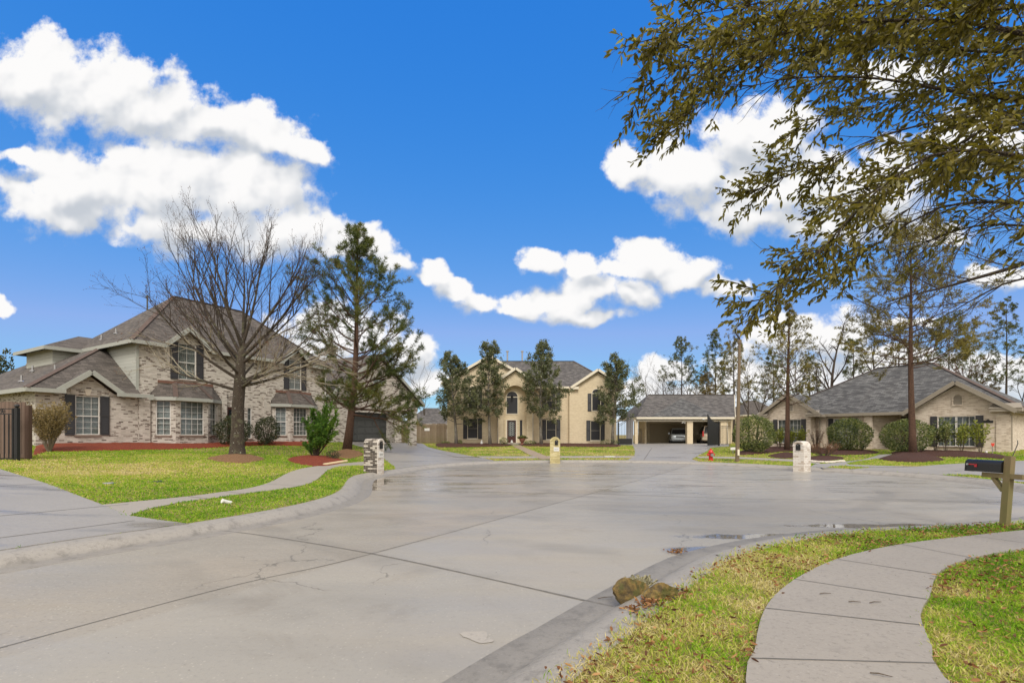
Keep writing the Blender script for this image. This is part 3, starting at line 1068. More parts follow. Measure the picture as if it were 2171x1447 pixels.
RAISED = [(72, 955), (100, 957), (240, 955), (400, 951), (500, 946), (566, 944), (660, 945), (690, 942), (640, 938), (560, 937), (420, 936), (250, 936), (110, 937)]
bed('mulch_bed', RAISED, M['mulch_red'], .12)
bed('mulch_ring', [(440, 972), (505, 982), (560, 972), (505, 962)], M['mulch_tan'], .14)
bed('mulch_bed', [(610, 974), (640, 985), (690, 988), (732, 978), (700, 968), (640, 966)], M['mulch_red'], .08)
bed('mulch_ring', [(700, 962), (735, 972), (770, 962), (735, 952)], M['mulch_tan'], .1)
bed('mulch_bed', [(925, 946), (960, 948), (1030, 947), (1080, 945), (1080, 940), (1000, 939), (935, 940)], M['mulch_brown'], .1)
bed('mulch_bed', [(1110, 945), (1200, 946.5), (1300, 947.5), (1306, 942), (1200, 941), (1110, 940)], M['mulch_brown'], .1)
bed('mulch_bed', [(1560, 962), (1590, 964), (1650, 958), (1700, 957), (1760, 964), (1850, 962), (1852, 956), (1760, 952), (1640, 948), (1575, 955)], M['mulch_brown'], .12)
bed('mulch_ring', [(1628, 966), (1665, 972), (1704, 966), (1665, 959)], M['mulch_brown'], .12)
bed('mulch_bed', [(1712, 974), (1740, 979), (1790, 972), (1770, 967), (1725, 967)], M['mulch_brown'], .08)
bed('mulch_ring', [(1864, 972), (1930, 980), (2002, 974), (1935, 961)], M['mulch_brown'], .2)
bed('mulch_bed', [(1900, 966), (1990, 968), (2080, 970), (2140, 974), (2140, 968), (2080, 960), (1990, 957), (1900, 957)], M['mulch_brown'], .14)
# ------------------------------------------------------------------ houses
def xf(mb, mat):
    if mat is not None: mb.v = [tuple(mat @ Vector(p)) for p in mb.v]
    return mb


def rect(x0, x1, z0, z1):
    return [(x0, z0), (x1, z0), (x1, z1), (x0, z1)]


def arch(x0, x1, z0, z1, n=14):
    """outline with a round head whose top is z1"""
    r = (x1 - x0) / 2; c = (x0 + x1) / 2
    return [(x0, z0), (x1, z0)] + [(c + r * math.cos(math.pi * k / n), z1 - r + r * math.sin(math.pi * k / n)) for k in range(n + 1)]


def win(par, x, z, w, h, mat=None, cols=2, rows=4, pane='glass', frame='white', shut=0, inside='blind', y=.06, rail=True, shm='shutter'):
    """sash window with its sub-parts; x is its left side"""
    f = MB()
    fw = .042
    f.box(x, x + fw, y - .03, y + .05, z, z + h).box(x + w - fw, x + w, y - .03, y + .05, z, z + h)
    f.box(x + fw, x + w - fw, y - .03, y + .05, z, z + fw).box(x + fw, x + w - fw, y - .03, y + .05, z + h - fw, z + h)
    if rail: f.box(x + fw, x + w - fw, y - .02, y + .045, z + h * .47, z + h * .47 + .05)
    mw = .015
    for i in range(1, cols):
        q = x + w * i / cols
        f.box(q - mw / 2, q + mw / 2, y - .005, y + .03, z + fw, z + h - fw)
    for j in range(1, rows):
        q = z + h * j / rows
        if rail and abs(q - z - h * .47) < .08: continue
        f.box(x + fw, x + w - fw, y - .003, y + .028, q - mw / 2, q + mw / 2)
    o = xf(f, mat).build('window', M[frame], par)
    p = MB().box(x + fw, x + w - fw, y + .012, y + .022, z + fw, z + h - fw)
    xf(p, mat).build('pane', M[pane], o)
    s_ = MB().box(x - .06, x + w + .06, y - .12, y - .032, z - .09, z - .002)
    xf(s_, mat).build('sill', M['trim_dark'] if pane == 'glass' else M[frame], o)
    if inside == 'blind':
        b = MB()
        k = int(h / .075)
        for i in range(k):
            q = z + fw + .02 + i * .075
            b.quad((x + fw, y + .085, q), (x + w - fw, y + .085, q), (x + w - fw, y + .105, q + .062), (x + fw, y + .105, q + .062))
        xf(b, mat).build('blind', M['blind'], o)
    elif inside == 'curtain':
        b = MB()
        n = 26
        for i in range(n):
            a0, a1 = x + fw + (w - 2 * fw) * i / n, x + fw + (w - 2 * fw) * (i + 1) / n
            y0, y1 = y + .12 + .03 * math.sin(i * 1.9), y + .12 + .03 * math.sin((i + 1) * 1.9)
            b.quad((a0, y0, z), (a1, y1, z), (a1, y1, z + h), (a0, y0, z + h))
        xf(b, mat).build('curtain', M['curtain'], o)
    if shut:
        shutters(o, x, x + w, z - .02, z + h + .02, shut, mat, shm)
    return o


def shutters(o, x0, x1, z0, z1, sw, mat=None, shm='shutter'):
    for a in (x0 - sw - .015, x1 + .015):
        s_ = MB().box(a, a + .05, -.05, -.004, z0, z1).box(a + sw - .05, a + sw, -.05, -.004, z0, z1)
        for q in (z0, (z0 + z1) / 2 - .04, z1 - .08): s_.box(a + .05, a + sw - .05, -.05, -.004, q, q + .08)
        k = int((z1 - z0) / .09)
        for i in range(k):
            q = z0 + .04 + i * (z1 - z0 - .08) / k
            s_.quad((a + .05, -.042, q), (a + sw - .05, -.042, q), (a + sw - .05, -.008, q + .1), (a + .05, -.008, q + .1))
        xf(s_, mat).build('shutter', M[shm], o)


def arch_win(par, x0, x1, z0, z1, y=0.0, pane='screen', frame='trim_cream', fw=.07, shut=0, mull=True):
    """window with a round head set on the wall"""
    f = MB().wall(arch(x0, x1, z0, z1), [arch(x0 + fw, x1 - fw, z0 + fw, z1 - fw)], y - .05, .055)
    out = arch(x0, x1, z0, z1)
    n = len(out)
    for i in range(n):
        a, b = out[i], out[(i + 1) % n]
        f.quad((a[0], y - .05, a[1]), (a[0], y, a[1]), (b[0], y, b[1]), (b[0], y - .05, b[1]))
    if mull:
        zz = z1 - (x1 - x0) / 2
        f.box(x0 + fw, x1 - fw, y - .045, y - .008, zz - .05, zz + .02)
    o = f.build('window', M[frame], par)
    MB().prism(arch(x0 + fw, x1 - fw, z0 + fw, z1 - fw), y - .02, y - .006).build('pane', M[pane], o)
    if shut: shutters(o, x0, x1, z0, z1 - (x1 - x0) / 2 - .02, shut)
    return o


def roof_part(par, polys, mat, eaves, trim, th=.16, name='roof', fh=.2, caps=()):
    r = MB()
    for p in polys: r.slab(p, th)
    o = r.build(name, M[mat], par)
    if eaves:
        f = MB()
        for a, b in eaves:
            a, b = Vector(a), Vector(b)
            d = Vector((0, 0, fh / 2 - .012))
            f.bar(a - d, b - d, .045, fh)
        f.build('fascia', M[trim], o)
    if caps:
        c = MB()
        for a, b in caps:
            a, b = Vector(a) + Vector((0, 0, .012)), Vector(b) + Vector((0, 0, .012))
            c.bar(a, b, .24, .03)
        c.build('ridge_cap', M['ridge'], o)
    return o


M['trim_dark'] = plain('sill_brick', (.22, .17, .14), .8, .12, 9)
M['ridge'] = plain('ridge_shingle', (.10, .07, .06), .9, .25, 8)


def hip(x0, x1, y0, y1, z, h, ra, rb, ry):
    """hip roof faces: eaves rectangle, ridge from ra to rb at depth ry and height h"""
    a, b, c, d = (x0, y0, z), (x1, y0, z), (x1, y1, z), (x0, y1, z)
    p, q = (ra, ry, h), (rb, ry, h)
    return [[a, b, q, p], [b, c, q], [c, d, p, q], [d, a, p]], [(a, b), (b, c), (c, d), (d, a)], [(a, p), (b, q), (p, q)]


def gable(par, xc, hw, y0, y1, ze, zp, mat, trim, oh=.0):
    """two slopes running back from the gable front, with rake boards"""
    r = MB()
    for sg in (-1, 1):
        r.slab([(xc + sg * hw, y0, ze), (xc, y0, zp), (xc, y1, zp), (xc + sg * hw, y1, ze)], .13)
    o = r.build('roof', M[mat], par)
    f = MB()
    for sg in (-1, 1):
        f.bar((xc + sg * (hw + .03), y0 - .03, ze - .11), (xc + sg * .02, y0 - .03, zp - .09), .05, .24, (0, -1, 0) if False else (0, 0, 1))
        f.bar((xc + sg * (hw + .025), y0, ze - .09), (xc + sg * (hw + .025), y1, ze - .09), .045, .2)
    f.build('fascia', M[trim], o)
    return o


# ---- whitewashed brick house on the left
LH = empty('brick_house', (-22.95, 23.4, .95), R(60))
tag(LH, 'two storey whitewashed brick house with bay windows and a steep brown roof', 'house')
w = MB()
w.wall([(0, -.6), (4.2, -.6), (4.2, 2.72), (3.15, 2.72), (2.05, 3.62), (.95, 2.72), (0, 2.72)], [rect(1.5, 2.5, .55, 2.55)])
w.quad((0, 17, -.6), (0, 0, -.6), (0, 0, 2.72), (0, 17, 2.72))
# two storey front with two small gables over the upper windows
w.wall([(4.2, -.6), (16.8, -.6), (16.8, 5.72), (15.2, 5.72), (14.1, 6.72), (13.0, 5.72), (7.95, 5.72), (6.77, 6.78), (5.6, 5.72), (4.2, 5.72)],
       [rect(6.27, 7.27, 3.85, 6.0), rect(13.6, 14.6, 3.85, 6.0), rect(9.15, 10.1, 0, 2.35), rect(10.5, 10.8, .3, 2.35)])
w.box(4.24, 4.78, -.12, -.002, -.6, 3.2).box(8.75, 9.08, -.14, -.002, -.6, 3.3).box(11.6, 12.1, -.14, -.002, -.6, 3.2)
w.quad((16.8, 0, -.6), (16.8, 8.2, -.6), (16.8, 8.2, 5.72), (16.8, 0, 5.72))
w.quad((16.8, 8.2, -.6), (4.2, 8.2, -.6), (4.2, 8.2, 5.72), (16.8, 8.2, 5.72))
w.quad((4.2, 17, -.6), (0, 17, -.6), (0, 17, 2.72), (4.2, 17, 2.72))
w.quad((4.2, 8.2, -.6), (4.2, 17, -.6), (4.2, 17, 5.72), (4.2, 8.2, 5.72))
# garage wing with a steep gable
w.wall([(16.9, -.6), (19.4, -.6), (19.4, 2.45), (23.75, 2.45), (23.75, -.6), (24.4, -.6), (24.4, 2.75), (27.5, 2.75), (27.5, 3.75), (22.3, 7.35), (16.9, 3.6)], [rect(21.7, 23.1, 5.0, 5.6)], y=-.05, depth=.3)
w.quad((19.4, -.05, 0), (19.4, .45, 0), (19.4, .45, 2.45), (19.4, -.05, 2.45))
w.quad((23.75, .45, 0), (23.75, -.05, 0), (23.75, -.05, 2.45), (23.75, .45, 2.45))
w.quad((24.4, -.05, -.6), (24.4, 7, -.6), (24.4, 7, 3.7), (24.4, -.05, 3.7))
w.quad((27.5, .25, 2.75), (24.4, .25, 2.75), (24.4, .25, 3.7), (27.5, .25, 3.7))
w.quad((27.5, -.05, 2.75), (27.5, 7, 2.75), (27.5, 7, 3.75), (27.5, -.05, 3.75))
w.quad((24.4, 7, -.6), (16.8, 7, -.6), (16.8, 7, 3.75), (24.4, 7, 3.75))
w.box(26.85, 27.4, 6.2, 6.75, -.6, 2.75)
w.build('wall', M['brick_grey'], LH)
MB().quad((16.9, .46, -.1), (27.5, .46, 2.8), (27.5, 7, 2.8), (24.4, 7, 2.8), (16.9, 7, 2.8)).build('soffit', M['trim_grey'], LH)
# siding on the upper side wall and the rear upper block
sd = MB()
sd.quad((4.2, 8.2, 2.4), (4.2, 0, 2.4), (4.2, 0, 5.72), (4.2, 8.2, 5.72))
sd.quad((2.5, 10.5, 3.4), (2.5, 6.3, 3.4), (2.5, 6.3, 5.7), (2.5, 10.5, 5.7)).quad((2.5, 6.3, 3.4), (6, 6.3, 3.4), (6, 6.3, 5.7), (2.5, 6.3, 5.7))
sd.build('siding', M['siding'], LH)
MB().box(4.12, 4.26, -.045, -.006, 2.7, 5.6).build('corner_board', M['trim_grey'], LH)
# bays
for (a, b, c, d, zt) in ((4.85, 5.8, 7.6, 8.6, .53), (12.2, 13.2, 14.8, 15.8, .5)):
    by = MB()
    faces = []
    for (p, q) in (((a, 0), (b, -.72)), ((b, -.72), (c, -.72)), ((c, -.72), (d, 0))):
        L = math.hypot(q[0] - p[0], q[1] - p[1])
        mt = Matrix.Translation((p[0], p[1], 0)) @ Matrix.Rotation(math.atan2(q[1] - p[1], q[0] - p[0]), 4, 'Z')
        faces.append((L, mt))
    wi = []
    for k, (L, mt) in enumerate(faces):
        ww = .70 if k != 1 else L - .5
        x0 = (L - ww) / 2
        by.wall(rect(0, L, -.6, 2.68), [rect(x0, x0 + ww, zt, zt + 2.0)], mat=mt)
        wi.append((x0, ww, mt))
    by.build('bay_wall', M['brick_grey'], LH)
    for k, (x0, ww, mt) in enumerate(wi):
        win(LH, x0, zt, ww, 2.0, mt, cols=4 if k == 1 else 2, rows=6, inside='curtain' if (a > 10 and k == 1) else 'blind')
    e = .28
    A, B, C, D = (a - .30, .05, 2.7), (b - .12, -.72 - e, 2.7), (c + .12, -.72 - e, 2.7), (d + .30, .05, 2.7)
    t0, t1, t2, t3 = (a + .35, .05, 3.62), (b + .28, .0, 3.66), (c - .28, .0, 3.66), (d - .35, .05, 3.62)
    roof_part(LH, [[A, B, t1, t0], [B, C, t2, t1], [C, D, t3, t2]], 'roof_brown', [(A, B), (B, C), (C, D)], 'trim_grey', .12, 'bay_roof', caps=[(B, t1), (C, t2)])
    MB().bar(Vector(t0) + Vector((0, -.05, 0)), Vector(t3) + Vector((0, -.05, 0)), .12, .16).build('flashing', M['rust'], LH)
win(LH, 1.5, .55, 1.0, 2.0, cols=3, rows=6, shut=.40)
win(LH, 6.27, 3.85, 1.0, 2.15, cols=2, rows=4, shut=.40, inside='curtain')
win(LH, 13.6, 3.85, 1.0, 2.15, cols=2, rows=4, shut=.40, inside='curtain')
win(LH, 10.5, .3, .3, 2.05, cols=1, rows=5, rail=False)
win(LH, 21.7, 5.0, 1.4, .6, cols=2, rows=1, rail=False, y=0)
# soldier course and keystone above the window
MB().box(1.3, 2.7, -.035, -.002, 2.6, 2.86).build('lintel', M['brick_soldier'] if 'brick_soldier' in M else M['brick_grey'], LH)
MB().prism([(1.93, 2.58), (2.07, 2.58), (2.16, 2.9), (1.84, 2.9)], -.06, -.036).build('keystone', plain('limestone', (.62, .56, .47), .8, .06), LH)
dr = MB().box(9.15, 9.27, .05, .12, 0, 2.35).box(9.98, 10.1, .05, .12, 0, 2.35).box(9.27, 9.98, .05, .12, 2.2, 2.35).box(9.27, 9.98, .05, .12, 0, .55)
dd_ = dr.build('front_door', M['door_dark'], LH)
MB().box(9.27, 9.98, .075, .09, .55, 2.2).build('pane', M['glass'], dd_)
gdm = MB()
for i in range(5):
    for j in range(4):
        x0 = 19.4 + i * .87; z0 = j * .61
        gdm.box(x0 + .005, x0 + .865, .42, .46, z0 + .01, z0 + .60)
        gdm.box(x0 + .1, x0 + .77, .40, .42, z0 + .12, z0 + .49)
gdm.build('garage_door', M['garage_dark'], LH)
# roofs
P_, E_, C_ = hip(3.75, 17.2, -.45, 8.7, 5.75, 9.75, 7.95, 12.6, 4.1)
def notch(f, *gs):
    """front slope with the valleys of small gables cut out; gs: (centre, half width, peak height)"""
    a, b, q, p = f
    sl_ = (q[2] - a[2]) / (q[1] - a[1])
    pts = [a]
    for xc, hw, zp in gs:
        pts += [(xc - hw, a[1], a[2]), (xc, a[1] + (zp - a[2]) / sl_, zp), (xc + hw, a[1], a[2])]
    return pts + [b, q, p]


P_[0] = notch(P_[0], (6.77, 1.22, 6.93), (14.1, 1.17, 6.88))
EF = [((3.75, -.45, 5.75), (5.55, -.45, 5.75)), ((8.0, -.45, 5.75), (12.93, -.45, 5.75)), ((15.27, -.45, 5.75), (17.2, -.45, 5.75))]
roof_part(LH, P_, 'roof_brown', EF + E_[1:], 'trim_grey', caps=C_)
wz = 2.78
roof_part(LH, [[(-.45, -.45, wz), (.65, -.45, wz), (2.05, 1.16, 3.85), (3.45, -.45, wz), (4.19, -.45, wz), (4.19, 4.2, 5.85)], [(-.45, -.45, wz), (4.19, 4.2, 5.85), (4.19, 13.2, 5.85), (-.45, 17.5, wz)], [(-.45, 17.5, wz), (4.19, 13.2, 5.85), (8, 13.2, 5.85), (8, 17.5, wz)]],
          'roof_brown', [((-.45, -.45, wz), (1.0, -.45, wz)), ((3.1, -.45, wz), (4.8, -.45, wz)), ((-.45, -.45, wz), (-.45, 17.5, wz))], 'trim_grey', caps=[((-.45, -.45, wz), (4.19, 4.2, 5.85))])
P_, E_, C_ = hip(2.0, 9.0, 5.85, 10.9, 5.7, 6.9, 4.4, 8.0, 8.4)
roof_part(LH, P_, 'roof_brown', E_[0:1] + E_[3:], 'trim_grey')
gable(LH, 2.05, 1.42, -.36, 2.4, 2.74, 3.86, 'roof_brown', 'trim_grey')
gable(LH, 6.77, 1.25, -.35, 2.0, 5.86, 6.95, 'roof_brown', 'trim_grey')
gable(LH, 14.1, 1.2, -.35, 2.0, 5.86, 6.90, 'roof_brown', 'trim_grey')
gable(LH, 22.3, 5.75, -.4, 7.5, 3.5, 7.62, 'roof_brown', 'trim_grey')
# vents and flues
vp = MB().tube([(7.2, 5.9, 7.6), (7.2, 5.9, 9.75)], .05, 8).tube([(7.2, 5.9, 9.75), (7.2, 5.9, 9.88)], .08, 8)
vp.build('flue', M['garage_dark'], LH)
for (a, b, c) in ((4.7, 3.9, 6.7), (4.45, 5.2, 6.4), (1.6, 6.2, 4.25), (1.5, 2.6, 4.0), (.3, 3.0, 3.35)):
    MB().tube([(a, b, c - .2), (a, b, c + .28)], .045, 8).lathe([(.16, -.02), (.10, .03), (.05, .05)], 8, (a, b, c - .04)).build('roof_vent', M['metal'], LH)
MB().tube([(16.7, -.1, .1), (16.7, -.1, 5.5)], .05, 6).build('downspout', M['white'], LH)

# ---- cream house in the middle
MHX, MHY, MHZ = 0.0, 48.0, .60
KM = 1030 / 48.0
MH = empty('cream_house', (0, MHY, MHZ), 0)
tag(MH, 'two storey cream brick house with an arched entry and black shutters', 'house')
mx = lambda px: (px - CX) / KM
mz = lambda py: (940 - py) / KM
w = MB()
lx0, lx1 = mx(948), mx(1126)
w.wall([(lx0, -.6), (lx1, -.6), (lx1, 6.2), (mx(1038), mz(758)), (lx0, mz(813))], [rect(mx(991), mx(1013), mz(929), mz(886))])
w.quad((lx0, 11, -.6), (lx0, 0, -.6), (lx0, 0, mz(813)), (lx0, 11, mz(813)))
w.wall([(lx1, -.6), (mx(1207), -.6), (mx(1207), 5.6), (lx1, 5.6)], [rect(mx(1159), mx(1180), mz(931), mz(889)), rect(mx(1159), mx(1180), mz(868), mz(828))], y=.5)
w.wall([(mx(1207), -.6), (mx(1307), -.6), (mx(1307), mz(812)), (mx(1267), mz(788)), (mx(1207), mz(822))], [rect(mx(1252), mx(1273), mz(933), mz(891))], y=0)
w.quad((mx(1207), .5, -.6), (mx(1207), 0, -.6), (mx(1207), 0, 5.6), (mx(1207), .5, 5.6))
w.quad((mx(1307), 0, -.6), (mx(1307), 11, -.6), (mx(1307), 11, 5.8), (mx(1307), 0, 5.8))
w.quad((mx(1307), 11, -.6), (lx0, 11, -.6), (lx0, 11, 5.8), (mx(1307), 11, 5.8))
# arched entry standing forward
ex0, ex1 = mx(1057), mx(1128)
ar = arch(mx(1068.5), mx(1115.5), -.02, mz(819), 22)
w.wall([(ex0, -.6)] + [(ex0, -.02), ar[0]] + list(reversed(ar[2:])) + [ar[1], (ex1, -.02), (ex1, -.6)] if False else [(ex0, -.02), ar[0]] + list(reversed(ar[2:])) + [ar[1], (ex1, -.02), (ex1, mz(812)), (mx(1093), mz(789)), (ex0, mz(812))], [], y=-1.25)
k = len(ar)
for i in range(1, k):
    a, b = ar[i], ar[(i + 1) % k]
    w.quad((a[0], -1.25, a[1]), (a[0], -.6, a[1]), (b[0], -.6, b[1]), (b[0], -1.25, b[1]))
w.quad((ex0, 0, -.6), (ex0, -1.25, -.6), (ex0, -1.25, 6), (ex0, 0, 6))
w.quad((ex1, -1.25, -.6), (ex1, .5, -.6), (ex1, .5, 6), (ex1, -1.25, 6))
w.box(ex0, mx(1067.5), -1.245, -.6, -.6, -.03).box(mx(1116.5), ex1, -1.245, -.6, -.6, -.03)
w.wall([(ex0 + .02, -.3), (ex1 - .02, -.3), (ex1 - .02, 5.9), (ex0 + .02, 5.9)], [rect(mx(1074), mx(1095), .12, mz(889)), rect(mx(1064), mx(1069), .6, mz(890)), rect(mx(1102), mx(1107), .6, mz(890))], y=-.6, depth=.15)
w.build('wall', M['brick_cream'], MH)
arch_win(MH, mx(1073), mx(1098.5), mz(878), mz(829), -.6)
arch_win(MH, mx(992), mx(1014), mz(866), mz(817), 0, shut=.36)
arch_win(MH, mx(1254), mx(1274), mz(871), mz(823), 0, shut=.36)
for (a, b, c, d, yy) in ((991, 1013, 929, 886, 0), (1252, 1273, 933, 891, 0), (1159, 1180, 931, 889, .5), (1159, 1180, 868, 828, .5)):
    win(MH, mx(a), mz(c), mx(b) - mx(a), mz(d) - mz(c), Matrix.Translation((0, yy, 0)), cols=1, rows=2, pane='screen', frame='trim_cream', shut=.40, inside=None, rail=False)
for a, b in ((1064, 1069), (1102, 1107)):
    MB().box(mx(a), mx(b), -.56, -.53, .6, mz(890)).build('side_light', M['screen'], MH)
d_ = MB()
d_.box(mx(1074) + .06, mx(1077.5), -.55, -.47, .12, mz(891)).box(mx(1091.5), mx(1095) - .06, -.55, -.47, .12, mz(891)).box(mx(1077.5), mx(1091.5), -.55, -.47, mz(893), mz(891)).box(mx(1077.5), mx(1091.5), -.55, -.47, .12, .72)
dd_ = d_.build('front_door', M['door_dark'], MH)
MB().box(mx(1077.5), mx(1091.5), -.52, -.50, .72, mz(893)).build('pane', M['screen'], dd_)
gr = MB()
rnd = random.Random(4)
gx0, gx1, gz0, gz1 = mx(1078.5), mx(1090.5), .8, mz(894)
for i in range(7):
    z0 = gz0 + (gz1 - gz0) * i / 7; z1 = gz0 + (gz1 - gz0) * (i + 1) / 7; xm = (gx0 + gx1) / 2
    gr.tube([(gx0, -.535, z0), (xm, -.535, z1), (gx1, -.535, z0)], .016, 5).tube([(gx0, -.535, z1), (xm, -.535, z0), (gx1, -.535, z1)], .016, 5)
    gr.tube([(xm + .14 * math.cos(q * .7), -.54, (z0 + z1) / 2 + .11 * math.sin(q * .7)) for q in range(10)], .012, 5)
gr.build('iron_scrollwork', plain('leaded_grille', (.42, .45, .44), .5, .1), dd_)
MB().lathe([(.035, 0), (.035, .05)], 8, (mx(1093), -.58, 1.05)).build('handle', M['metal'], dd_)
fr = MB().box(mx(1074) - .05, mx(1074) + .06, -.64, -.47, .1, mz(889)).box(mx(1095) - .06, mx(1095) + .05, -.64, -.47, .1, mz(889)).box(mx(1074) + .06, mx(1095) - .06, -.64, -.47, mz(890.5), mz(888.5))
fr.build('door_frame', M['trim_cream'], MH)
MB().box(mx(1068), mx(1116), -1.7, -.62, -.3, .1).build('step', M['walk'], MH)
MB().tube([(0, -.95, 5.15), (0, -.95, 4.9)], .015, 5).lathe([(.03, .3), (.11, .22), (.13, .05), (.05, 0)], 8, (0, -.95, 4.6)).build('lantern', M['iron'], MH, loc=(mx(1085.5), 0, -.15))
P_, E_, C_ = hip(lx0 - .3, mx(1307) + .35, .1, 11.4, 5.66, 9.0, -1.4, 6.8, 5.6)
roof_part(MH, P_, 'roof_mid', [((lx1, .1, 5.66), (mx(1207), .1, 5.66))] + E_[1:], 'trim_cream', caps=C_)
gable(MH, mx(1038), 4.7, -.35, 6.0, 6.02, mz(753), 'roof_mid', 'trim_cream')
gable(MH, mx(1267), 2.65, -.35, 4.2, 5.62, mz(782), 'roof_mid', 'trim_cream')
gable(MH, mx(1093), 1.95, -1.6, 3.0, 5.98, mz(783), 'roof_mid', 'trim_cream')
for a, b in ((mx(1068), 6.2), (mx(1103.5), 6.2)):
    MB().tube([(a + .3, b, 8), (a + .3, b, 10.1)], .09, 8).tube([(a + .3, b, 10.1), (a + .3, b, 10.25)], .16, 8).build('flue', M['metal'], MH)
MB().tube([(mx(1056), -.05, 0), (mx(1056), -.05, 5.6)], .05, 6).tube([(mx(1130), .4, 0), (mx(1130), .4, 5.5)], .05, 6).build('downspout', M['white'], MH)
MB().box(mx(1212), mx(1226), -.34, .2, 5.36, 5.62).build('eave_return', M['trim_cream'], MH)

# ---- carport beside it
CPY, CPZ = 50.0, .57
KC = 1030 / CPY
cx_ = lambda px: (px - CX) / KC
CP = empty('carport', (0, CPY, CPZ), 0)
tag(CP, 'cream brick carport under a long grey shingle roof sheltering two cars', 'carport')
w = MB()
w.box(cx_(1346), cx_(1352.5), 0, .4, -.5, 2.45).box(cx_(1457), cx_(1469), 0, .5, -.5, 2.4).box(cx_(1528), cx_(1541), 0, .5, -.5, 2.4)
x3 = cx_(1365)
w.box(x3 + .8, x3 + 2.0, 5.0, 5.3, -.5, 2.5).box(x3 + 6.4, x3 + 7.6, 5.0, 5.3, -.5, 2.5).box(x3 + 2, x3 + 6.4, 5.0, 5.3, 2.15, 2.5)
w.box(x3 + 7.6, x3 + 11.3, 5.0, 5.3, -.5, 2.5).box(cx_(1541), cx_(1549), 5.0, 5.3, -.5, 2.5).box(cx_(1549), cx_(1556), .6, 9, -.5, 2.5).box(x3 + .8, x3 + 1.0, 2.6, 5, -.5, 2.45)
w.quad((23.0, .3, 2.5), (23.0, 9.0, 2.5), (24.7, 4.2, 5.2)).quad((23.05, 9.0, 2.5), (23.05, .3, 2.5), (24.75, 4.2, 5.2))
w.build('wall', M['brick_cream'], CP)
gd_ = MB()
for j in range(4): gd_.box(x3 + 2.0, x3 + 6.4, 5.06, 5.12, .02 + j * .53, .53 + j * .53)
gd_.box(x3 + 1.9, x3 + 6.5, 5.13, 5.18, -.1, 2.3)
gd_.build('garage_door', M['garage_cream'], CP)
MB().box(cx_(1345), cx_(1556), .1, 5, 2.46, 2.5).build('ceiling', M['trim_cream'], CP)
MB().box(cx_(1345), cx_(1552), -.02, .16, 2.28, 2.455).build('beam', M['trim_cream'], CP)
ez, rz_ = 2.72, 5.4
ea, eb = 12.75, 22.75
roof_part(CP, [[(ea, -.35, ez), (eb, -.35, ez), (24.8, 4.2, rz_), (15.2, 4.2, rz_)], [(ea, 8.8, ez), (ea, -.35, ez), (15.2, 4.2, rz_)], [(24.8, 4.2, rz_), (eb, 8.8, ez), (ea, 8.8, ez), (15.2, 4.2, rz_)]], 'roof_mid',
          [((ea, -.35, ez), (eb, -.35, ez)), ((ea, 8.8, ez), (ea, -.35, ez)), ((eb + .1, -.3, ez), (24.8, 4.2, rz_))], 'trim_cream', caps=[((15.2, 4.2, rz_), (24.8, 4.2, rz_))])
sl = (rz_ - ez) / 4.55
MB().slab([(cx_(1378), -.33, ez + .05), (cx_(1522), -.33, ez + .05), (cx_(1452) + .9, 3.4, ez + 3.73 * sl + .05)], .05).build('roof_valley', M['roof_grey'], CP)
MB().tube([(cx_(1550), -.3, 2.55), (cx_(1543), .1, 2.2), (cx_(1543), -.05, 0)], .05, 6).build('downspout', M['trim_cream'], CP)
fl = MB().box(cx_(1447), cx_(1449), -.1, .0, 2.2, 2.28).lathe([(.05, 0), (.1, .12)], 8, (cx_(1446), -.1, 2.1)).lathe([(.05, 0), (.1, .12)], 8, (cx_(1451), -.1, 2.1))
fl.build('flood_light', M['plaque'], CP)

# ---- tan house on the right
RH = empty('ranch_house', (21.8, 38.0, .48), -math.atan2(.8, .6))
tag(RH, 'single storey tan brick house with a big grey hip roof and two front gables', 'house')
w = MB()
w.wall([(-1.95, -.5), (1.55, -.5), (1.55, 2.98), (0, 4.02), (-1.95, 2.66)], [rect(-.83, .87, .36, 2.2)], y=-.3)
w.quad((1.55, -.3, -.5), (1.55, .6, -.5), (1.55, .6, 2.9), (1.55, -.3, 2.9))
w.quad((-1.95, 11.5, -.5), (-1.95, -.3, -.5), (-1.95, -.3, 2.6), (-1.95, 11.5, 2.6))
w.box(1.75, 2.3, .45, .58, -.5, 2.45)
w.wall(rect(1.55, 5.2, -.5, 2.5), [rect(2.76, 3.95, .36, 2.2)], y=.6)
w.box(4.75, 5.25, .35, .598, -.5, 2.48)
w.quad((5.2, .6, -.5), (6.3, 2.2, -.5), (6.3, 2.2, 2.5), (5.2, .6, 2.5))
w.wall([(6.3, -.5), (6.4, -.5), (6.4, 2.3), (7.4, 2.3), (7.4, -.5), (8.0, -.5), (8.0, 2.5), (6.3, 2.5)], y=2.2)
w.quad((8.0, 2.2, -.5), (8.0, -.3, -.5), (8.0, -.3, 2.6), (8.0, 2.2, 2.6))
w.wall([(7.75, -.5), (12.1, -.5), (12.1, 2.55), (9.8, 4.08), (7.75, 2.7)], [rect(8.9, 10.65, .3, 2.16)], y=-.3)
w.quad((12.1, -.3, -.5), (12.1, 11.5, -.5), (12.1, 11.5, 2.55), (12.1, -.3, 2.55))
w.box(11.55, 12.16, -.36, -.302, -.5, 2.2)
w.quad((12.1, 11.5, -.5), (-1.95, 11.5, -.5), (-1.95, 11.5, 2.5), (12.1, 11.5, 2.5))
w.build('wall', M['brick_tan'], RH)
MT = Matrix.Translation
win(RH, -.83, .36, .85, 1.84, MT((0, -.3, 0)), cols=3, rows=4, inside='curtain')
win(RH, .02, .36, .85, 1.84, MT((0, -.3, 0)), cols=3, rows=4, inside='curtain')
win(RH, 2.76, .36, 1.19, 1.84, MT((0, .6, 0)), cols=3, rows=4, shut=.33)
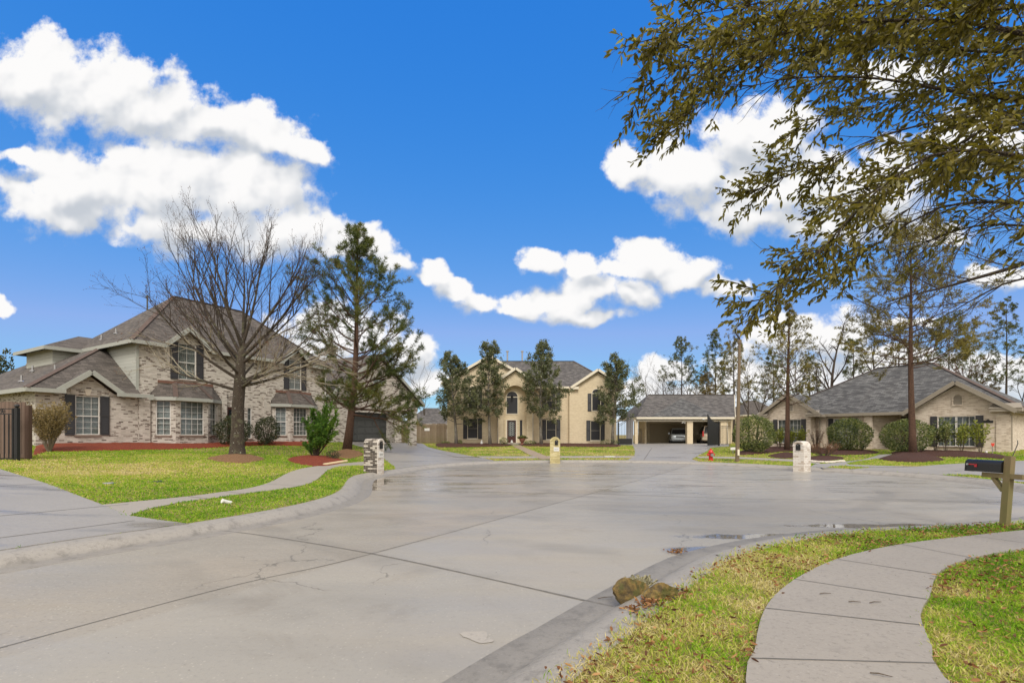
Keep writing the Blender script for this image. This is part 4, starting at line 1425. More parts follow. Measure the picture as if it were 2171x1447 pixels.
win(RH, 8.9, .3, .87, 1.86, MT((0, -.3, 0)), cols=3, rows=4, inside='curtain')
win(RH, 9.78, .3, .87, 1.86, MT((0, -.3, 0)), cols=3, rows=4, inside='curtain')
for (a, b, z0, z1) in ((-.83, .87, .34, 2.22), (8.9, 10.65, .28, 2.18)):
    sh = MB()
    for q in (a - .36, b + .015):
        sh = MB()
        sh.box(q, q + .34, -.345, -.304, z0, z1).box(q + .05, q + .29, -.36, -.346, z0 + .08, (z0 + z1) / 2 - .04).box(q + .05, q + .29, -.36, -.346, (z0 + z1) / 2 + .04, z1 - .08)
        sh.build('shutter', M['shutter'], RH)
MB().box(6.4, 7.4, 2.26, 2.32, 0, 2.3).build('front_door', M['door_dark'], RH)
MB().box(5.2, 8.0, .6, 2.2, -.3, .05).build('porch_floor', M['walk'], RH)
MB().box(1.55, 8.0, .3, 2.2, 2.44, 2.5).build('soffit', M['trim_taupe'], RH)
for xc, zc in ((.1, 3.15), (9.85, 3.15)):
    f = MB().wall(arch(xc - .27, xc + .27, zc - .36, zc + .42), [arch(xc - .2, xc + .2, zc - .28, zc + .34)], -.36, .055)
    o = f.build('gable_vent', M['trim_stone'] if 'trim_stone' in M else M['brick_tan'], RH)
    l = MB()
    for q in range(7):
        z0 = zc - .27 + q * .085
        hw_ = .19 if z0 < zc + .1 else max(.03, math.sqrt(max(0.001, .19 ** 2 - (z0 + .04 - zc - .14) ** 2)))
        l.quad((xc - hw_, -.335, z0), (xc + hw_, -.335, z0), (xc + hw_, -.304, z0 + .075), (xc - hw_, -.304, z0 + .075))
    l.build('louvre', M['trim_taupe'], o)
P_, E_, C_ = hip(-2.35, 12.65, .12, 11.9, 2.55, 6.3, 3.9, 7.3, 6.0)
roof_part(RH, P_, 'roof_grey', [((1.9, .12, 2.55), (8.2, .12, 2.55)), E_[1], E_[2], E_[3]], 'trim_taupe', caps=C_)
gable(RH, 0, 2.35, -.65, 4.0, 2.52, 4.22, 'roof_grey', 'trim_taupe')
gable(RH, 9.8, 2.6, -.7, 4.6, 2.46, 4.3, 'roof_grey', 'trim_taupe')
for a, b in ((-2.4, -1.5), (1.35, 2.25), (11.3, 12.65)):
    f = MB().box(a, b, -.7, -.05, 2.36, 2.56)
    f.slab([(a - .03, -.73, 2.57), (b + .03, -.73, 2.57), (b - .1, -.28, 2.86), (a + .1, -.28, 2.86)], .03)
    f.build('eave_return', M['trim_taupe'], RH)
dsp = MB()
for (x, y) in ((1.9, .5), (12.18, -.2)):
    dsp = MB().tube([(x, y - .5, 2.42), (x, y - .1, 2.1), (x, y - .06, .1)], .05, 6)
    dsp.build('downspout', M['trim_taupe'], RH)
MB().box(10.98, 11.42, -.335, -.304, 1.72, 1.86).build('house_plaque', M['iron'], RH)
MB().prism([(11.1, 1.861), (11.3, 1.861), (11.2, 1.95)], -.332, -.306).build('plaque_crest', M['iron'], RH)

# ---- far roofs between the houses
def far_house(px0, px1, pybase, pyeave, pyridge, Y, wallm, roofm, label, name='distant_house'):
    a, b = at(px0, pybase, Y), at(px1, pybase, Y)
    k = FPX / Y
    ez = (pybase - pyeave) / k; rz2 = (pybase - pyridge) * (Y + 4) / FPX
    L = b.x - a.x
    o = empty(name, (a.x, Y, a.z))
    tag(o, label, 'house')
    MB().box(0, L, 0, 8, -1, ez).build('wall', M[wallm], o)
    P_, E_, C_ = hip(-.4, L + .4, -.4, 8.4, ez, rz2, L * .35, L * .65, 4)
    roof_part(o, P_, roofm, E_, 'white' if wallm == 'brick_grey' else 'trim_cream')
    return o


far_house(858, 952, 946, 898, 866, 66, 'brick_grey', 'roof_mid', 'grey hip roofed house behind the weathered fence, mostly hidden')
far_house(1578, 1660, 930, 879, 849, 78, 'brick_cream', 'roof_brown', 'distant brown roofed house between the carport and the tan house')
# ------------------------------------------------------------------ trees and shrubs
UP = Vector((0, 0, 1))


def rnd_dir(rg, d, ang):
    """direction at an angle to d, random side"""
    d = Vector(d).normalized()
    o = d.orthogonal().normalized()
    o.rotate(Matrix.Rotation(rg.uniform(0, 2 * math.pi), 3, d))
    return (d * math.cos(ang) + o * math.sin(ang)).normalized()


def grow(rg, out, p, d, L, r, lvl, spec, taper=.25):
    """one branch as a bent polyline, then its side branches; out gets (level, pts, radii)"""
    s = spec[lvl]
    n = s.get('seg', 5)
    pts, rad = [Vector(p)], [r]
    d = Vector(d).normalized()
    for i in range(n):
        d = (d + UP * s.get('trop', 0) / n + Vector((rg.gauss(0, 1), rg.gauss(0, 1), rg.gauss(0, 1))) * s.get('wig', .1)).normalized()
        pts.append(pts[-1] + d * L / n)
        rad.append(r * (1 - (1 - taper) * (i + 1) / n))
    out.append((lvl, pts, rad))
    if lvl + 1 < len(spec):
        c = spec[lvl + 1]
        k = c['n'] if isinstance(c['n'], int) else rg.randint(*c['n'])
        for j in range(k):
            t = c.get('t0', .3) + (1 - c.get('t0', .3)) * (j + rg.random()) / k
            q = min(t * n, n - 1e-4)
            i = int(q); f = q - i
            pos = pts[i].lerp(pts[i + 1], f)
            dd = rnd_dir(rg, pts[i + 1] - pts[i], R(c.get('ang', 45) + rg.uniform(-12, 12)))
            dd = (dd + UP * c.get('lift', 0)).normalized()
            ll = L * c.get('ratio', .5) * (1.15 - c.get('fall', .6) * t) * rg.uniform(.7, 1.2)
            rr = min(rad[i] * .75, r * c.get('rr', .45) * rg.uniform(.8, 1.1))
            grow(rg, out, pos, dd, ll, max(rr, c.get('rmin', .004)), lvl + 1, spec, c.get('taper', .3))


def wood(out, levels, sides):
    mb = MB()
    for lvl, pts, rad in out:
        if lvl in levels:
            mb.tube(pts, rad, sides.get(lvl, 3), caps=lvl == 0)
    return mb


def axes(rs, D):
    """two unit vectors square to each direction"""
    a = rs.normal(size=D.shape)
    a -= D * (a * D).sum(1)[:, None]
    a /= np.linalg.norm(a, axis=1)[:, None] + 1e-9
    return a, np.cross(D, a)


def leaf_cloud(rs, P, D, L, Wd, droop=.0, kind=2):
    """leaf blades at P pointing along D; kind 2: folded six-point blade, kind 1: four-point blade"""
    n = len(P)
    D = D / (np.linalg.norm(D, axis=1)[:, None] + 1e-9)
    S, N = axes(rs, D)
    L = np.asarray(L).reshape(-1, 1) * np.ones((n, 1)); Wd = np.asarray(Wd).reshape(-1, 1) * np.ones((n, 1))
    T = P + D * L - np.array([[0, 0, 1.]]) * droop * L
    if kind == 1:
        M_ = P + D * L * .45
        V = np.stack([P, M_ + S * Wd / 2 + N * Wd * .15, T, M_ - S * Wd / 2 + N * Wd * .15], 1).reshape(-1, 3)
        F = np.arange(4 * n).reshape(-1, 4)
        return V, F, 4
    a, b = P + D * L * .34, P + D * L * .72
    up = N * Wd * .22
    V = np.stack([P, a + S * Wd * .48 + up, b + S * Wd * .42 + up * .8, T, b - S * Wd * .42 + up * .8, a - S * Wd * .48 + up], 1).reshape(-1, 3)
    k = np.arange(n)[:, None] * 6
    F = np.concatenate([k + np.array([[0, 1, 2, 3]]), k + np.array([[0, 3, 4, 5]])], 0)
    return V, F, 6


def tufts(rs, P, D, L, k=9, w=.02, spread=.75):
    """brushes of needles"""
    n = len(P)
    D = D / (np.linalg.norm(D, axis=1)[:, None] + 1e-9)
    Dn = np.repeat(D, k, 0) + rs.normal(size=(n * k, 3)) * spread
    Dn /= np.linalg.norm(Dn, axis=1)[:, None]
    P2 = np.repeat(P, k, 0)
    Ln = (np.repeat(np.asarray(L).reshape(-1, 1) * np.ones((n, 1)), k, 0)) * rs.uniform(.7, 1.15, (n * k, 1))
    S, _ = axes(rs, Dn)
    b = P2 + Dn * Ln * .08
    m = P2 + Dn * Ln * .5
    V = np.stack([b, m + S * w / 2, P2 + Dn * Ln, m - S * w / 2], 1).reshape(-1, 3)
    return V, np.arange(4 * n * k).reshape(-1, 4), k * 4


def along(rg, out, lvl, step, t0=.3):
    """points and directions on the branches of one level"""
    P, D = [], []
    for l, pts, rad in out:
        if l != lvl: continue
        tot = len(pts) - 1
        Ls = sum((pts[i + 1] - pts[i]).length for i in range(tot))
        k = max(1, int(Ls * (1 - t0) / step))
        for j in range(k):
            t = t0 + (1 - t0) * (j + rg.random()) / k
            q = min(t * tot, tot - 1e-4); i = int(q)
            P.append(pts[i].lerp(pts[i + 1], q - i)); D.append((pts[i + 1] - pts[i]).normalized())
        P.append(pts[-1]); D.append((pts[-1] - pts[-2]).normalized())
    return np.array([tuple(p) for p in P]), np.array([tuple(d) for d in D])


M['bark_grey'] = bark_mat('bark_grey', (.045, .033, .024), (.13, .10, .072), moss=(.15, .15, .085), spots=(.42, .43, .37))
M['bark_brown'] = bark_mat('bark_pine', (.075, .040, .026), (.21, .115, .075), scale=.8)
M['bark_dark'] = bark_mat('bark_dark', (.045, .034, .026), (.12, .09, .068))
M['bark_mag'] = bark_mat('bark_magnolia', (.16, .14, .115), (.34, .31, .26), moss=(.42, .41, .36))
M['twig'] = plain('twig_bark', (.10, .078, .056), .9, .25, 3)
M['twig_pale'] = plain('twig_pale', (.20, .165, .115), .9, .25, 2)
M['needle'] = leaf_mat('pine_needles', [(0, (.04, .062, .02)), (.45, (.10, .125, .03)), (.8, (.17, .175, .042)), (1, (.22, .165, .055))], .6, .3)
M['needle_gold'] = leaf_mat('pine_needles_gold', [(0, (.11, .095, .03)), (.5, (.23, .20, .05)), (1, (.36, .29, .08))], .6, .3)
M['needle_dark'] = leaf_mat('pine_needles_dark', [(0, (.07, .085, .04)), (.5, (.13, .15, .058)), (1, (.22, .20, .08))], .6, .4)
M['needle_brown'] = leaf_mat('pine_needles_brown', [(0, (.12, .095, .05)), (.5, (.21, .165, .085)), (1, (.30, .24, .12))], .7, .4)
M['mag_leaf'] = leaf_mat('magnolia_leaves', [(0, (.07, .085, .05)), (.5, (.155, .175, .095)), (.78, (.27, .285, .16)), (1, (.33, .26, .16))], .45, .4, spec=.5)
M['oak_leaf'] = leaf_mat('oak_leaves', [(0, (.07, .064, .014)), (.35, (.15, .13, .024)), (.7, (.24, .20, .036)), (.9, (.33, .28, .08)), (1, (.40, .38, .20))], .5, .5)
M['bush_leaf'] = leaf_mat('bush_leaves', [(0, (.045, .07, .024)), (.45, (.14, .18, .055)), (.75, (.31, .33, .11)), (1, (.46, .44, .19))], .45, .25)
M['holly_leaf'] = leaf_mat('holly_leaves', [(0, (.022, .034, .015)), (.5, (.05, .068, .028)), (.85, (.11, .11, .045)), (1, (.18, .125, .06))], .4, .15)
M['juniper'] = leaf_mat('juniper_sprays', [(0, (.035, .09, .014)), (.5, (.09, .20, .026)), (1, (.24, .37, .05))], .6, .3)
M['dry_leaf'] = leaf_mat('dry_shrub_leaves', [(0, (.12, .09, .035)), (.5, (.27, .21, .09)), (1, (.38, .27, .13))], .7, .2)
M['lime_leaf'] = leaf_mat('lime_leaves', [(0, (.10, .13, .02)), (.5, (.26, .30, .045)), (1, (.42, .42, .09))], .5, .3)
M['rust_leaf'] = leaf_mat('rusty_leaves', [(0, (.09, .035, .03)), (.5, (.20, .09, .05)), (1, (.32, .17, .08))], .7, .2)


def ground_at(px, py, Y=None):
    """base of a standing thing: its pixel on the ground, pushed to depth Y when given"""
    if Y is None:
        x, Y = G(px, py)
    else:
        x = (px - CX) / FPX * Y
    return Vector((x, Y, terr(x, Y)))


def twig_by_height():
    """dark twigs, colour turning paler on the lower boughs"""
    m, t, b = new_mat('twig_by_height')
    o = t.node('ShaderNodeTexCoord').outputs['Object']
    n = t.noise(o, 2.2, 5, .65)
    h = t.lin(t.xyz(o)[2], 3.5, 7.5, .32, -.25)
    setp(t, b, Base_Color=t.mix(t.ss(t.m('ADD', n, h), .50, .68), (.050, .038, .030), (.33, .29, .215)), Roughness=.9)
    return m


# ---- the big leafless tree on the left lawn
rg = random.Random(11); rs = np.random.RandomState(11)
b = ground_at(503, 968)
T = empty('bare_tree', b)
tag(T, 'large leafless tree with mossy grey trunk and fanning branches on the left lawn', 'tree')
out = []
spec = [dict(seg=7, wig=.012, trop=0.02), dict(n=0, seg=8, trop=.42, wig=.05, t0=.4), dict(n=(7, 9), seg=7, trop=.5, wig=.05, ang=30, ratio=.60, rr=.36, t0=.22, fall=.5, lift=.16, rmin=.010),
        dict(n=(6, 8), seg=5, trop=.3, wig=.06, ang=32, ratio=.46, rr=.42, t0=.15, lift=.1, rmin=.006), dict(n=(2, 4), seg=3, trop=.15, wig=.08, ang=36, ratio=.45, rr=.55, t0=.3, rmin=.004)]
trunk = [Vector((0, 0, -.1)), Vector((0, 0, .12)), Vector((.0, .0, .5)), Vector((.01, .02, 1.4)), Vector((.04, 0, 2.4)), Vector((.08, .05, 3.3)), Vector((.15, .02, 4.3)), Vector((.2, .1, 5.2))]
out.append((0, trunk, [.46, .36, .30, .265, .25, .24, .19, .11]))
limbs = [  # height, azimuth (0 right, 90 away), elevation, length, radius
    (3.0, 185, 14, 5.0, .11), (3.2, 5, 12, 5.2, .12), (3.1, 330, 18, 4.6, .10), (3.4, 30, 26, 5.0, .11), (3.5, 200, 26, 6.2, .11), (3.8, 172, 34, 7.8, .12), (4.1, 160, 44, 8.2, .12), (4.2, 345, 34, 6.6, .11),
    (4.4, 190, 52, 9.2, .13), (4.5, 352, 44, 7.4, .12), (4.6, 178, 62, 8.8, .12), (4.8, 12, 56, 8.2, .12), (5.0, 100, 66, 7.6, .10), (5.1, 200, 74, 8.8, .11), (5.15, 345, 70, 8.2, .11), (5.2, 90, 84, 8.2, .10), (3.7, 265, 28, 4.6, .09), (3.6, 95, 28, 4.8, .09),
    (4.9, 270, 60, 7.4, .10), (3.3, 350, 16, 5.2, .11)]
for h, az, el, L, r in limbs:
    i = max(j for j in range(7) if trunk[j].z <= h)
    f = (h - trunk[i].z) / max(.01, trunk[min(i + 1, 7)].z - trunk[i].z)
    p = trunk[i].lerp(trunk[min(i + 1, 7)], min(f, 1))
    d = Vector((math.cos(R(az)) * math.cos(R(el)), math.sin(R(az)) * math.cos(R(el)), math.sin(R(el))))
    sp = [spec[0]] + [dict(spec[1], trop=.45 if el > 30 else .12)] + spec[2:]
    if el <= 30: sp[3] = dict(sp[3], lift=-.05, trop=.0); sp[2] = dict(sp[2], trop=.1, lift=0)
    grow(rg, out, p, d, L * (.84 if el < 30 else .70 if el < 50 else .60), r * .70, 1, sp, .08)
wood(out, (0, 1), {0: 14, 1: 7}).build('trunk', M['bark_grey'], T, smooth=True)
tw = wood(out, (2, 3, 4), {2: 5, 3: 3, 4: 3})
tw.build('branches', twig_by_height(), T, smooth=True)
P, D = along(rg, out, 4, .3, .3)
V, F, k = leaf_cloud(rs, P, D + rs.normal(size=D.shape) * .6, rs.uniform(.03, .06, len(P)), .025, kind=1)
np_mesh('buds', V, F, M['rust_leaf'], T, {'tint': np.repeat(rs.uniform(0, .5, len(P)), k)})


def conifer(px, py, Y, top_py, half_px, name, label, cat='tree', seed=1, crown0=.35, dens=1.0, mat='needle', bark='bark_brown', r0=.2, lean=(0, 0), tuft=.26, k=9, nw=.03, group=None,
            nb=26, prof=None, lift=.35, sparse=0.0, extra=(), gz=None, twigm='twig', side=.55):
    """trunk with whorled limbs and needle brushes; sizes are read at depth Y"""
    rg = random.Random(seed); rs = np.random.RandomState(seed)
    b = ground_at(px, py, Y)
    if gz is not None: b.z = gz
    H = CAM_H + (HY - top_py) / FPX * b.y - b.z
    half = half_px / FPX * b.y
    o = empty(name, b)
    tag(o, label, cat, group)
    out = []
    n = 10
    tp = [Vector((lean[0] * (1 - math.exp(-2.2 * t)) + .04 * H / 12 * math.sin(t * 7 + seed), lean[1] * t + .03 * math.cos(t * 5 + seed), H * t - .08 * (t == 0))) for t in [i / n for i in range(n + 1)]]
    rr = [r0 * (1.18 if i == 0 else 1) * (1 - .88 * i / n) for i in range(n + 1)]
    out.append((0, tp, rr))
    pr = prof or (lambda t: (math.sin(min(1, t * 1.15 + .12) * math.pi) ** .6) * (1 - .25 * t))
    sp = [None, dict(seg=6, trop=lift, wig=.06), dict(n=(4, 6), seg=4, trop=.2, wig=.09, ang=42, ratio=side, rr=.5, t0=.25, fall=.55, rmin=.008), dict(n=(1, 3), seg=3, trop=.2, wig=.1, ang=40, ratio=.5, rr=.6, t0=.4, rmin=.006)]
    for i in range(nb):
        t = (i + rg.random() * .9) / nb
        h = crown0 + (1 - crown0) * t * .97
        q = h * n; j = min(int(q), n - 1)
        p = tp[j].lerp(tp[j + 1], q - j)
        az = i * 2.399 + rg.uniform(-.5, .5)
        el = R(-4 + 48 * t + rg.uniform(-10, 10))
        L = half * max(.12, pr(t)) * rg.uniform(.55, 1.15)
        d = Vector((math.cos(az) * math.cos(el), math.sin(az) * math.cos(el), math.sin(el)))
        grow(rg, out, p, d, L, max(.012, rr[j] * .32), 1, sp, .2)
    for (h, az, el, L) in extra:
        q = h * n; j = min(int(q), n - 1)
        p = tp[j].lerp(tp[j + 1], q - j)
        az, el = R(az), R(el)
        grow(rg, out, p, Vector((math.cos(az) * math.cos(el), math.sin(az) * math.cos(el), math.sin(el))), L, rr[j] * .35, 1, [None, dict(sp[1], trop=.2), dict(sp[2], n=(8, 10)), dict(sp[3], n=(3, 4))], .2)
    wood(out, (0, 1, 2, 3), {0: 10, 1: 5}).build('trunk', M[bark], o, smooth=True)
    P1, D1 = along(rg, out, 2, .20 / dens, .35)
    P2, D2 = along(rg, out, 3, .16 / dens, .2)
    P3, D3 = along(rg, out, 1, .3 / dens, .7)
    P = np.concatenate([P1, P2, P3]); D = np.concatenate([D1, D2, D3])
    if sparse:
        # whole sprays go missing together
        ph = np.sin(P[:, 0] * 2.3 + seed) + np.sin(P[:, 1] * 2.9 + seed * 2) + np.sin(P[:, 2] * 2.1 + seed * 3)
        keep = (rs.uniform(size=len(P)) > sparse) & (ph > -1.0 + sparse * 1.2 - .8)
        P, D = P[keep], D[keep]
    D = D + np.array([[0, 0, .35]])
    V, F, kk = tufts(rs, P, D, tuft, k, nw)
    tint = np.clip(rs.normal(.45, .2, len(P)) + .18 * np.sin(P[:, 0] * 1.7 + P[:, 2] * 1.3), 0, 1)
    np_mesh('crown', V, F, M[mat], o, {'tint': np.repeat(tint, kk)})
    return o


# ---- pine by the garage drive
conifer(737, 952, None, 488, 118, 'pine_tree', 'tall green pine leaning beside the garage driveway of the brick house', seed=5, crown0=.17, dens=2.0, r0=.27, lean=(.75, .1), tuft=.28, k=11, nw=.026, nb=64, lift=.75,
        prof=lambda t: (.80 if t < .12 else 1.04 if t < .5 else 1.04 - (t - .5) * 1.55), extra=((.16, 345, -8, 3.6), (.19, 12, -6, 3.8), (.22, 300, -6, 2.6), (.29, 350, 14, 3.6)), sparse=.08, side=.58)
# ---- two thin pines on the lawn of the tan house
conifer(1667, 958, 33, 632, 88, 'pine_tree', 'thin sparse pine with a yellow green crown behind the white brick mailbox', seed=8, crown0=.30, dens=1.3, r0=.17, tuft=.2, k=8, nw=.03, nb=40, sparse=.10, lift=.9, mat='needle_gold', bark='bark_brown', lean=(.2, 0))
conifer(1934, 968, 26.5, 502, 128, 'pine_tree', 'tall red trunked pine on a mulch mound before the tan house', seed=21, crown0=.40, dens=2.1, r0=.175, tuft=.19, k=9, nw=.026, nb=56, sparse=.05, lift=.55, mat='needle_gold', lean=(-.1, 0),
        prof=lambda t: (1.0 if t < .35 else 1.05 - (t - .35) * .85), extra=((.41, 15, 14, 3.4), (.44, 340, 18, 3.0)))
# ---- pines and bare trees behind the roofs
BG = [(1445, 725, 46, 'needle_dark', 72, 3, .5, .15, 'slim dark green pine rising just right of the cream house'),
      (1516, 712, 46, 'needle', 70, 4, .45, .2, 'taller green pine second from the cream house above the carport'),
      (1556, 706, 52, 'needle_gold', 66, 6, .35, .05, 'yellow green pine right behind the concrete lamp pole'),
      (1497, 800, 36, 'needle_brown', 64, 7, .3, .3, 'short russet tree low behind the carport ridge'),
      (1716, 770, 36, 'needle_dark', 74, 9, .45, .3, 'small dark pine behind the left gable of the tan house'),
      (1640, 752, 46, 'needle_dark', 70, 10, .4, .3, 'dark pine in the gap between carport and tan house'),
      (1810, 722, 40, 'needle_dark', 68, 12, .3, .05, 'bushy dark green pine over the left slope of the grey hip roof'),
      (1906, 700, 56, 'needle_brown', 66, 13, .45, .15, 'spreading brownish pine behind the red trunked pine'),
      (2012, 680, 70, 'needle', 64, 14, .45, .1, 'broad olive pine behind the right end of the roof ridge'),
      (2134, 645, 46, 'needle_dark', 62, 16, .4, .12, 'tallest dark pine at the right edge behind the tan house'),
      (2084, 770, 40, 'needle_brown', 66, 17, .3, .3, 'low rusty tree behind the right slope of the hip roof')]
for (px, ty, hp, mt, Y, sd, c0, spz, lab) in BG:
    conifer(px, 930, Y, ty, hp, 'pine_tree', lab, seed=sd, crown0=c0, dens=1.0, prof=lambda t: 1.0 - .55 * t, r0=.17, tuft=.30, k=8, nw=.05, nb=34, sparse=spz * .5, mat=mt, bark='bark_dark', lift=.7, group='background pines')


def bare(px, py, Y, top_py, spread, name, label, seed, r0=.2, bark='bark_dark', tw='twig', group=None, n1=9, nt=(4, 6), ang=38, curve=.06, nn=(5, 7)):
    rg = random.Random(seed)
    b = ground_at(px, py, Y)
    H = CAM_H + (HY - top_py) / FPX * b.y - b.z
    o = empty(name, b)
    tag(o, label, 'tree', group)
    out = []
    spec = [dict(seg=9, wig=curve, trop=.3), dict(n=n1, seg=6, trop=.4, wig=.1, ang=ang, ratio=spread, rr=.45, t0=.32, fall=.5, lift=.15, rmin=.02), dict(n=nn, seg=5, trop=.2, wig=.11, ang=36, ratio=.5, rr=.45, t0=.2, rmin=.012), dict(n=nt, seg=3, trop=.1, wig=.1, ang=38, ratio=.5, rr=.5, t0=.2, rmin=.008)]
    grow(rg, out, Vector((0, 0, -.1)), UP, H, r0, 0, spec, .12)
    wood(out, (0, 1, 2, 3), {0: 9, 1: 5}).build('trunk', M[bark], o, smooth=True)
    return o


bare(1757, 930, 68, 676, .3, 'bare_tree', 'tall leafless tree with upright limbs left of the hip roof', 31, .32, group='background bare trees')
bare(1858, 930, 66, 700, .34, 'bare_tree', 'crooked leafless tree with a dark twisted trunk behind the roof ridge', 33, .26, curve=.13, group='background bare trees')
bare(2090, 930, 60, 745, .34, 'bare_tree', 'crooked vine covered bare tree behind the right roof slope', 35, .26, 'bark_brown', curve=.14, group='background bare trees')
bare(1378, 930, 75, 792, .55, 'bare_tree', 'pale leafless tree low in the gap right of the cream house', 36, .12, 'bark_grey', 'twig_pale', group='background bare trees')
bare(1352, 930, 80, 805, .55, 'bare_tree', 'pale leafless tree beside the rightmost magnolia', 38, .1, 'bark_grey', 'twig_pale', group='background bare trees')
bare(905, 930, 68, 800, .55, 'bare_tree', 'pale leafless tree between the garage and the leftmost magnolia', 37, .12, 'bark_grey', 'twig_pale', group='background bare trees')
bare(1605, 930, 62, 800, .5, 'bare_tree', 'thin leafless tree leaning in the gap by the tan house', 39, .14, group='background bare trees', curve=.1)
for (px, ty, sd, lab) in ((1400, 806, 43, 'small twiggy bare tree second from the left behind the carport roof'), (1470, 800, 44, 'reddish bare tree between the two tallest pines over the carport'), (1588, 770, 45, 'bare tree immediately right of the lamp pole top'),
                          (1690, 745, 46, 'leafless tree just right of the thin front pine'), (1738, 790, 47, 'low bare tree over the left end of the grey hip roof'), (1960, 735, 48, 'bare tree rising over the middle of the grey ridge'), (2050, 740, 49, 'bare tree over the right hip of the grey roof'), (2165, 770, 50, 'bare tree cut by the right edge of the view')):
    bare(px, 930, 64 + sd % 5, ty, .5, 'bare_tree', lab, sd, .13, group='background bare trees', n1=10)
bare(1425, 930, 58, 815, .6, 'bare_tree', 'low brushy leafless tree behind the left end of the carport', 41, .12, group='background bare trees')


def magnolia(px, py, Y, top_py, half_px, label, seed, c0=.3, trunk_lean=(0.0, 0.0)):
    rg = random.Random(seed); rs = np.random.RandomState(seed)
    b = ground_at(px, py, Y)
    H = CAM_H + (HY - top_py) / FPX * b.y - b.z
    half = half_px / FPX * b.y
    o = empty('magnolia_tree', b)
    tag(o, label, 'tree', 'magnolias before the cream house')
    out = []
    n = 8
    tp = [Vector((trunk_lean[0] * t + .08 * math.sin(t * 6 + seed), trunk_lean[1] * t, H * t * .97 - .1 * (t == 0))) for t in [i / n for i in range(n + 1)]]
    out.append((0, tp, [.15 * (1.3 if i == 0 else 1) * (1 - .85 * i / n) for i in range(n + 1)]))
    sp = [None, dict(seg=5, trop=.35, wig=.08), dict(n=(4, 6), seg=4, trop=.25, wig=.1, ang=45, ratio=.55, rr=.5, t0=.25, rmin=.012), dict(n=(1, 2), seg=2, trop=.2, wig=.1, ang=40, ratio=.5, rr=.6, t0=.4, rmin=.008)]
    for i in range(44):
        t = (i + rg.random()) / 44
        h = c0 + (1 - c0) * t * .98
        q = h * n; j = min(int(q), n - 1)
        az = i * 2.399 + rg.uniform(-.4, .4)
        el = R(5 + 45 * t + rg.uniform(-15, 15))
        pr = (.85 + .45 * math.sin(t * math.pi * .9 + .35)) * (1 - .5 * t ** 2) * rg.uniform(.36, .92)
        grow(rg, out, tp[j].lerp(tp[j + 1], q - j), Vector((math.cos(az) * math.cos(el), math.sin(az) * math.cos(el), math.sin(el))), half * pr, .04, 1, sp, .3)
    wood(out, (0, 1), {0: 9, 1: 5}).build('trunk', M['bark_mag'], o, smooth=True)
    P1, D1 = along(rg, out, 2, .13, .25)
    P2, D2 = along(rg, out, 3, .11, .1)
    P = np.concatenate([P1, P2]); D = np.concatenate([D1, D2])
    k = 7
    Pn = np.repeat(P, k, 0) + rs.normal(size=(len(P) * k, 3)) * .085
    Dn = np.repeat(D, k, 0) * .8 + rs.normal(size=(len(P) * k, 3)) * .75 + np.array([[0, 0, .15]])
    V, F, kk = leaf_cloud(rs, Pn, Dn, rs.uniform(.14, .24, len(Pn)), rs.uniform(.065, .10, len(Pn)), .12, kind=1)
    tint = np.clip(np.repeat(rs.normal(.4, .2, len(P)), k) + rs.normal(0, .16, len(Pn)), 0, 1)
    np_mesh('crown', V, F, M['mag_leaf'], o, {'tint': np.repeat(tint, kk)})
    return o


magnolia(966, 943, 45.0, 757, 56, 'leftmost magnolia with a pale trunk before the cream house corner', 51, .24, (-.35, 0))
magnolia(1037, 943, 45.0, 729, 42, 'slim magnolia left of the arched entry of the cream house', 52, .28)
magnolia(1147, 943, 45.0, 727, 52, 'tallest magnolia right of the arched entry of the cream house', 53, .25)
magnolia(1300, 943, 45.3, 762, 54, 'rightmost magnolia beside the open iron gate', 54, .26, (.25, 0))


def ball_bush(px, py, top_py, half_px, name, label, seed, mat='bush_leaf', n=5200, leaf=.1, group=None, Y=None, stem=True, squash=1.0, shell=.38, ragged=.08):
    rs = np.random.RandomState(seed)
    b = ground_at(px, py, Y)
    H = CAM_H + (HY - top_py) / FPX * b.y - b.z
    a = half_px / FPX * b.y
    o = empty(name, b)
    tag(o, label, 'bush', group)
    d = rs.normal(size=(n, 3)); d /= np.linalg.norm(d, axis=1)[:, None]
    lump = 1 + ragged * (np.sin(d[:, 0] * 5 + seed) * np.cos(d[:, 2] * 6 + seed * 2) + .6 * np.sin(d[:, 1] * 9 + d[:, 2] * 7)) * .7
    r = (1 - shell * rs.uniform(0, 1, n) ** 2.2) * lump
    c = H * .54
    P = d * r[:, None] * np.array([[a, a * squash, H * .5]]) + np.array([[0, 0, c]])
    P[:, 2] = np.maximum(P[:, 2], .03 + rs.uniform(0, .1, n))
    D = d + rs.normal(size=(n, 3)) * .8 + np.array([[0, 0, .3]])
    V, F, k = leaf_cloud(rs, P, D, rs.uniform(.7, 1.25, n) * leaf, rs.uniform(.38, .55, n) * leaf, .05, kind=1)
    tint = np.clip(rs.normal(.42, .22, n) + .12 * np.sin(P[:, 0] * 6 + P[:, 2] * 5), 0, 1)
    np_mesh('foliage', V, F, M[mat], o, {'tint': np.repeat(tint, k)})
    mb = MB()
    rg = random.Random(seed)
    for i in range(9):
        az = i * .7
        e = Vector((math.cos(az) * a * .55, math.sin(az) * a * .55 * squash, H * rg.uniform(.5, .85)))
        mb.tube([Vector((0, 0, -.03)), e * .35 + Vector((0, 0, H * .06)), e], [.03, .022, .008], 5)
    mb.build('stems', M['bark_dark'], o)
    return o


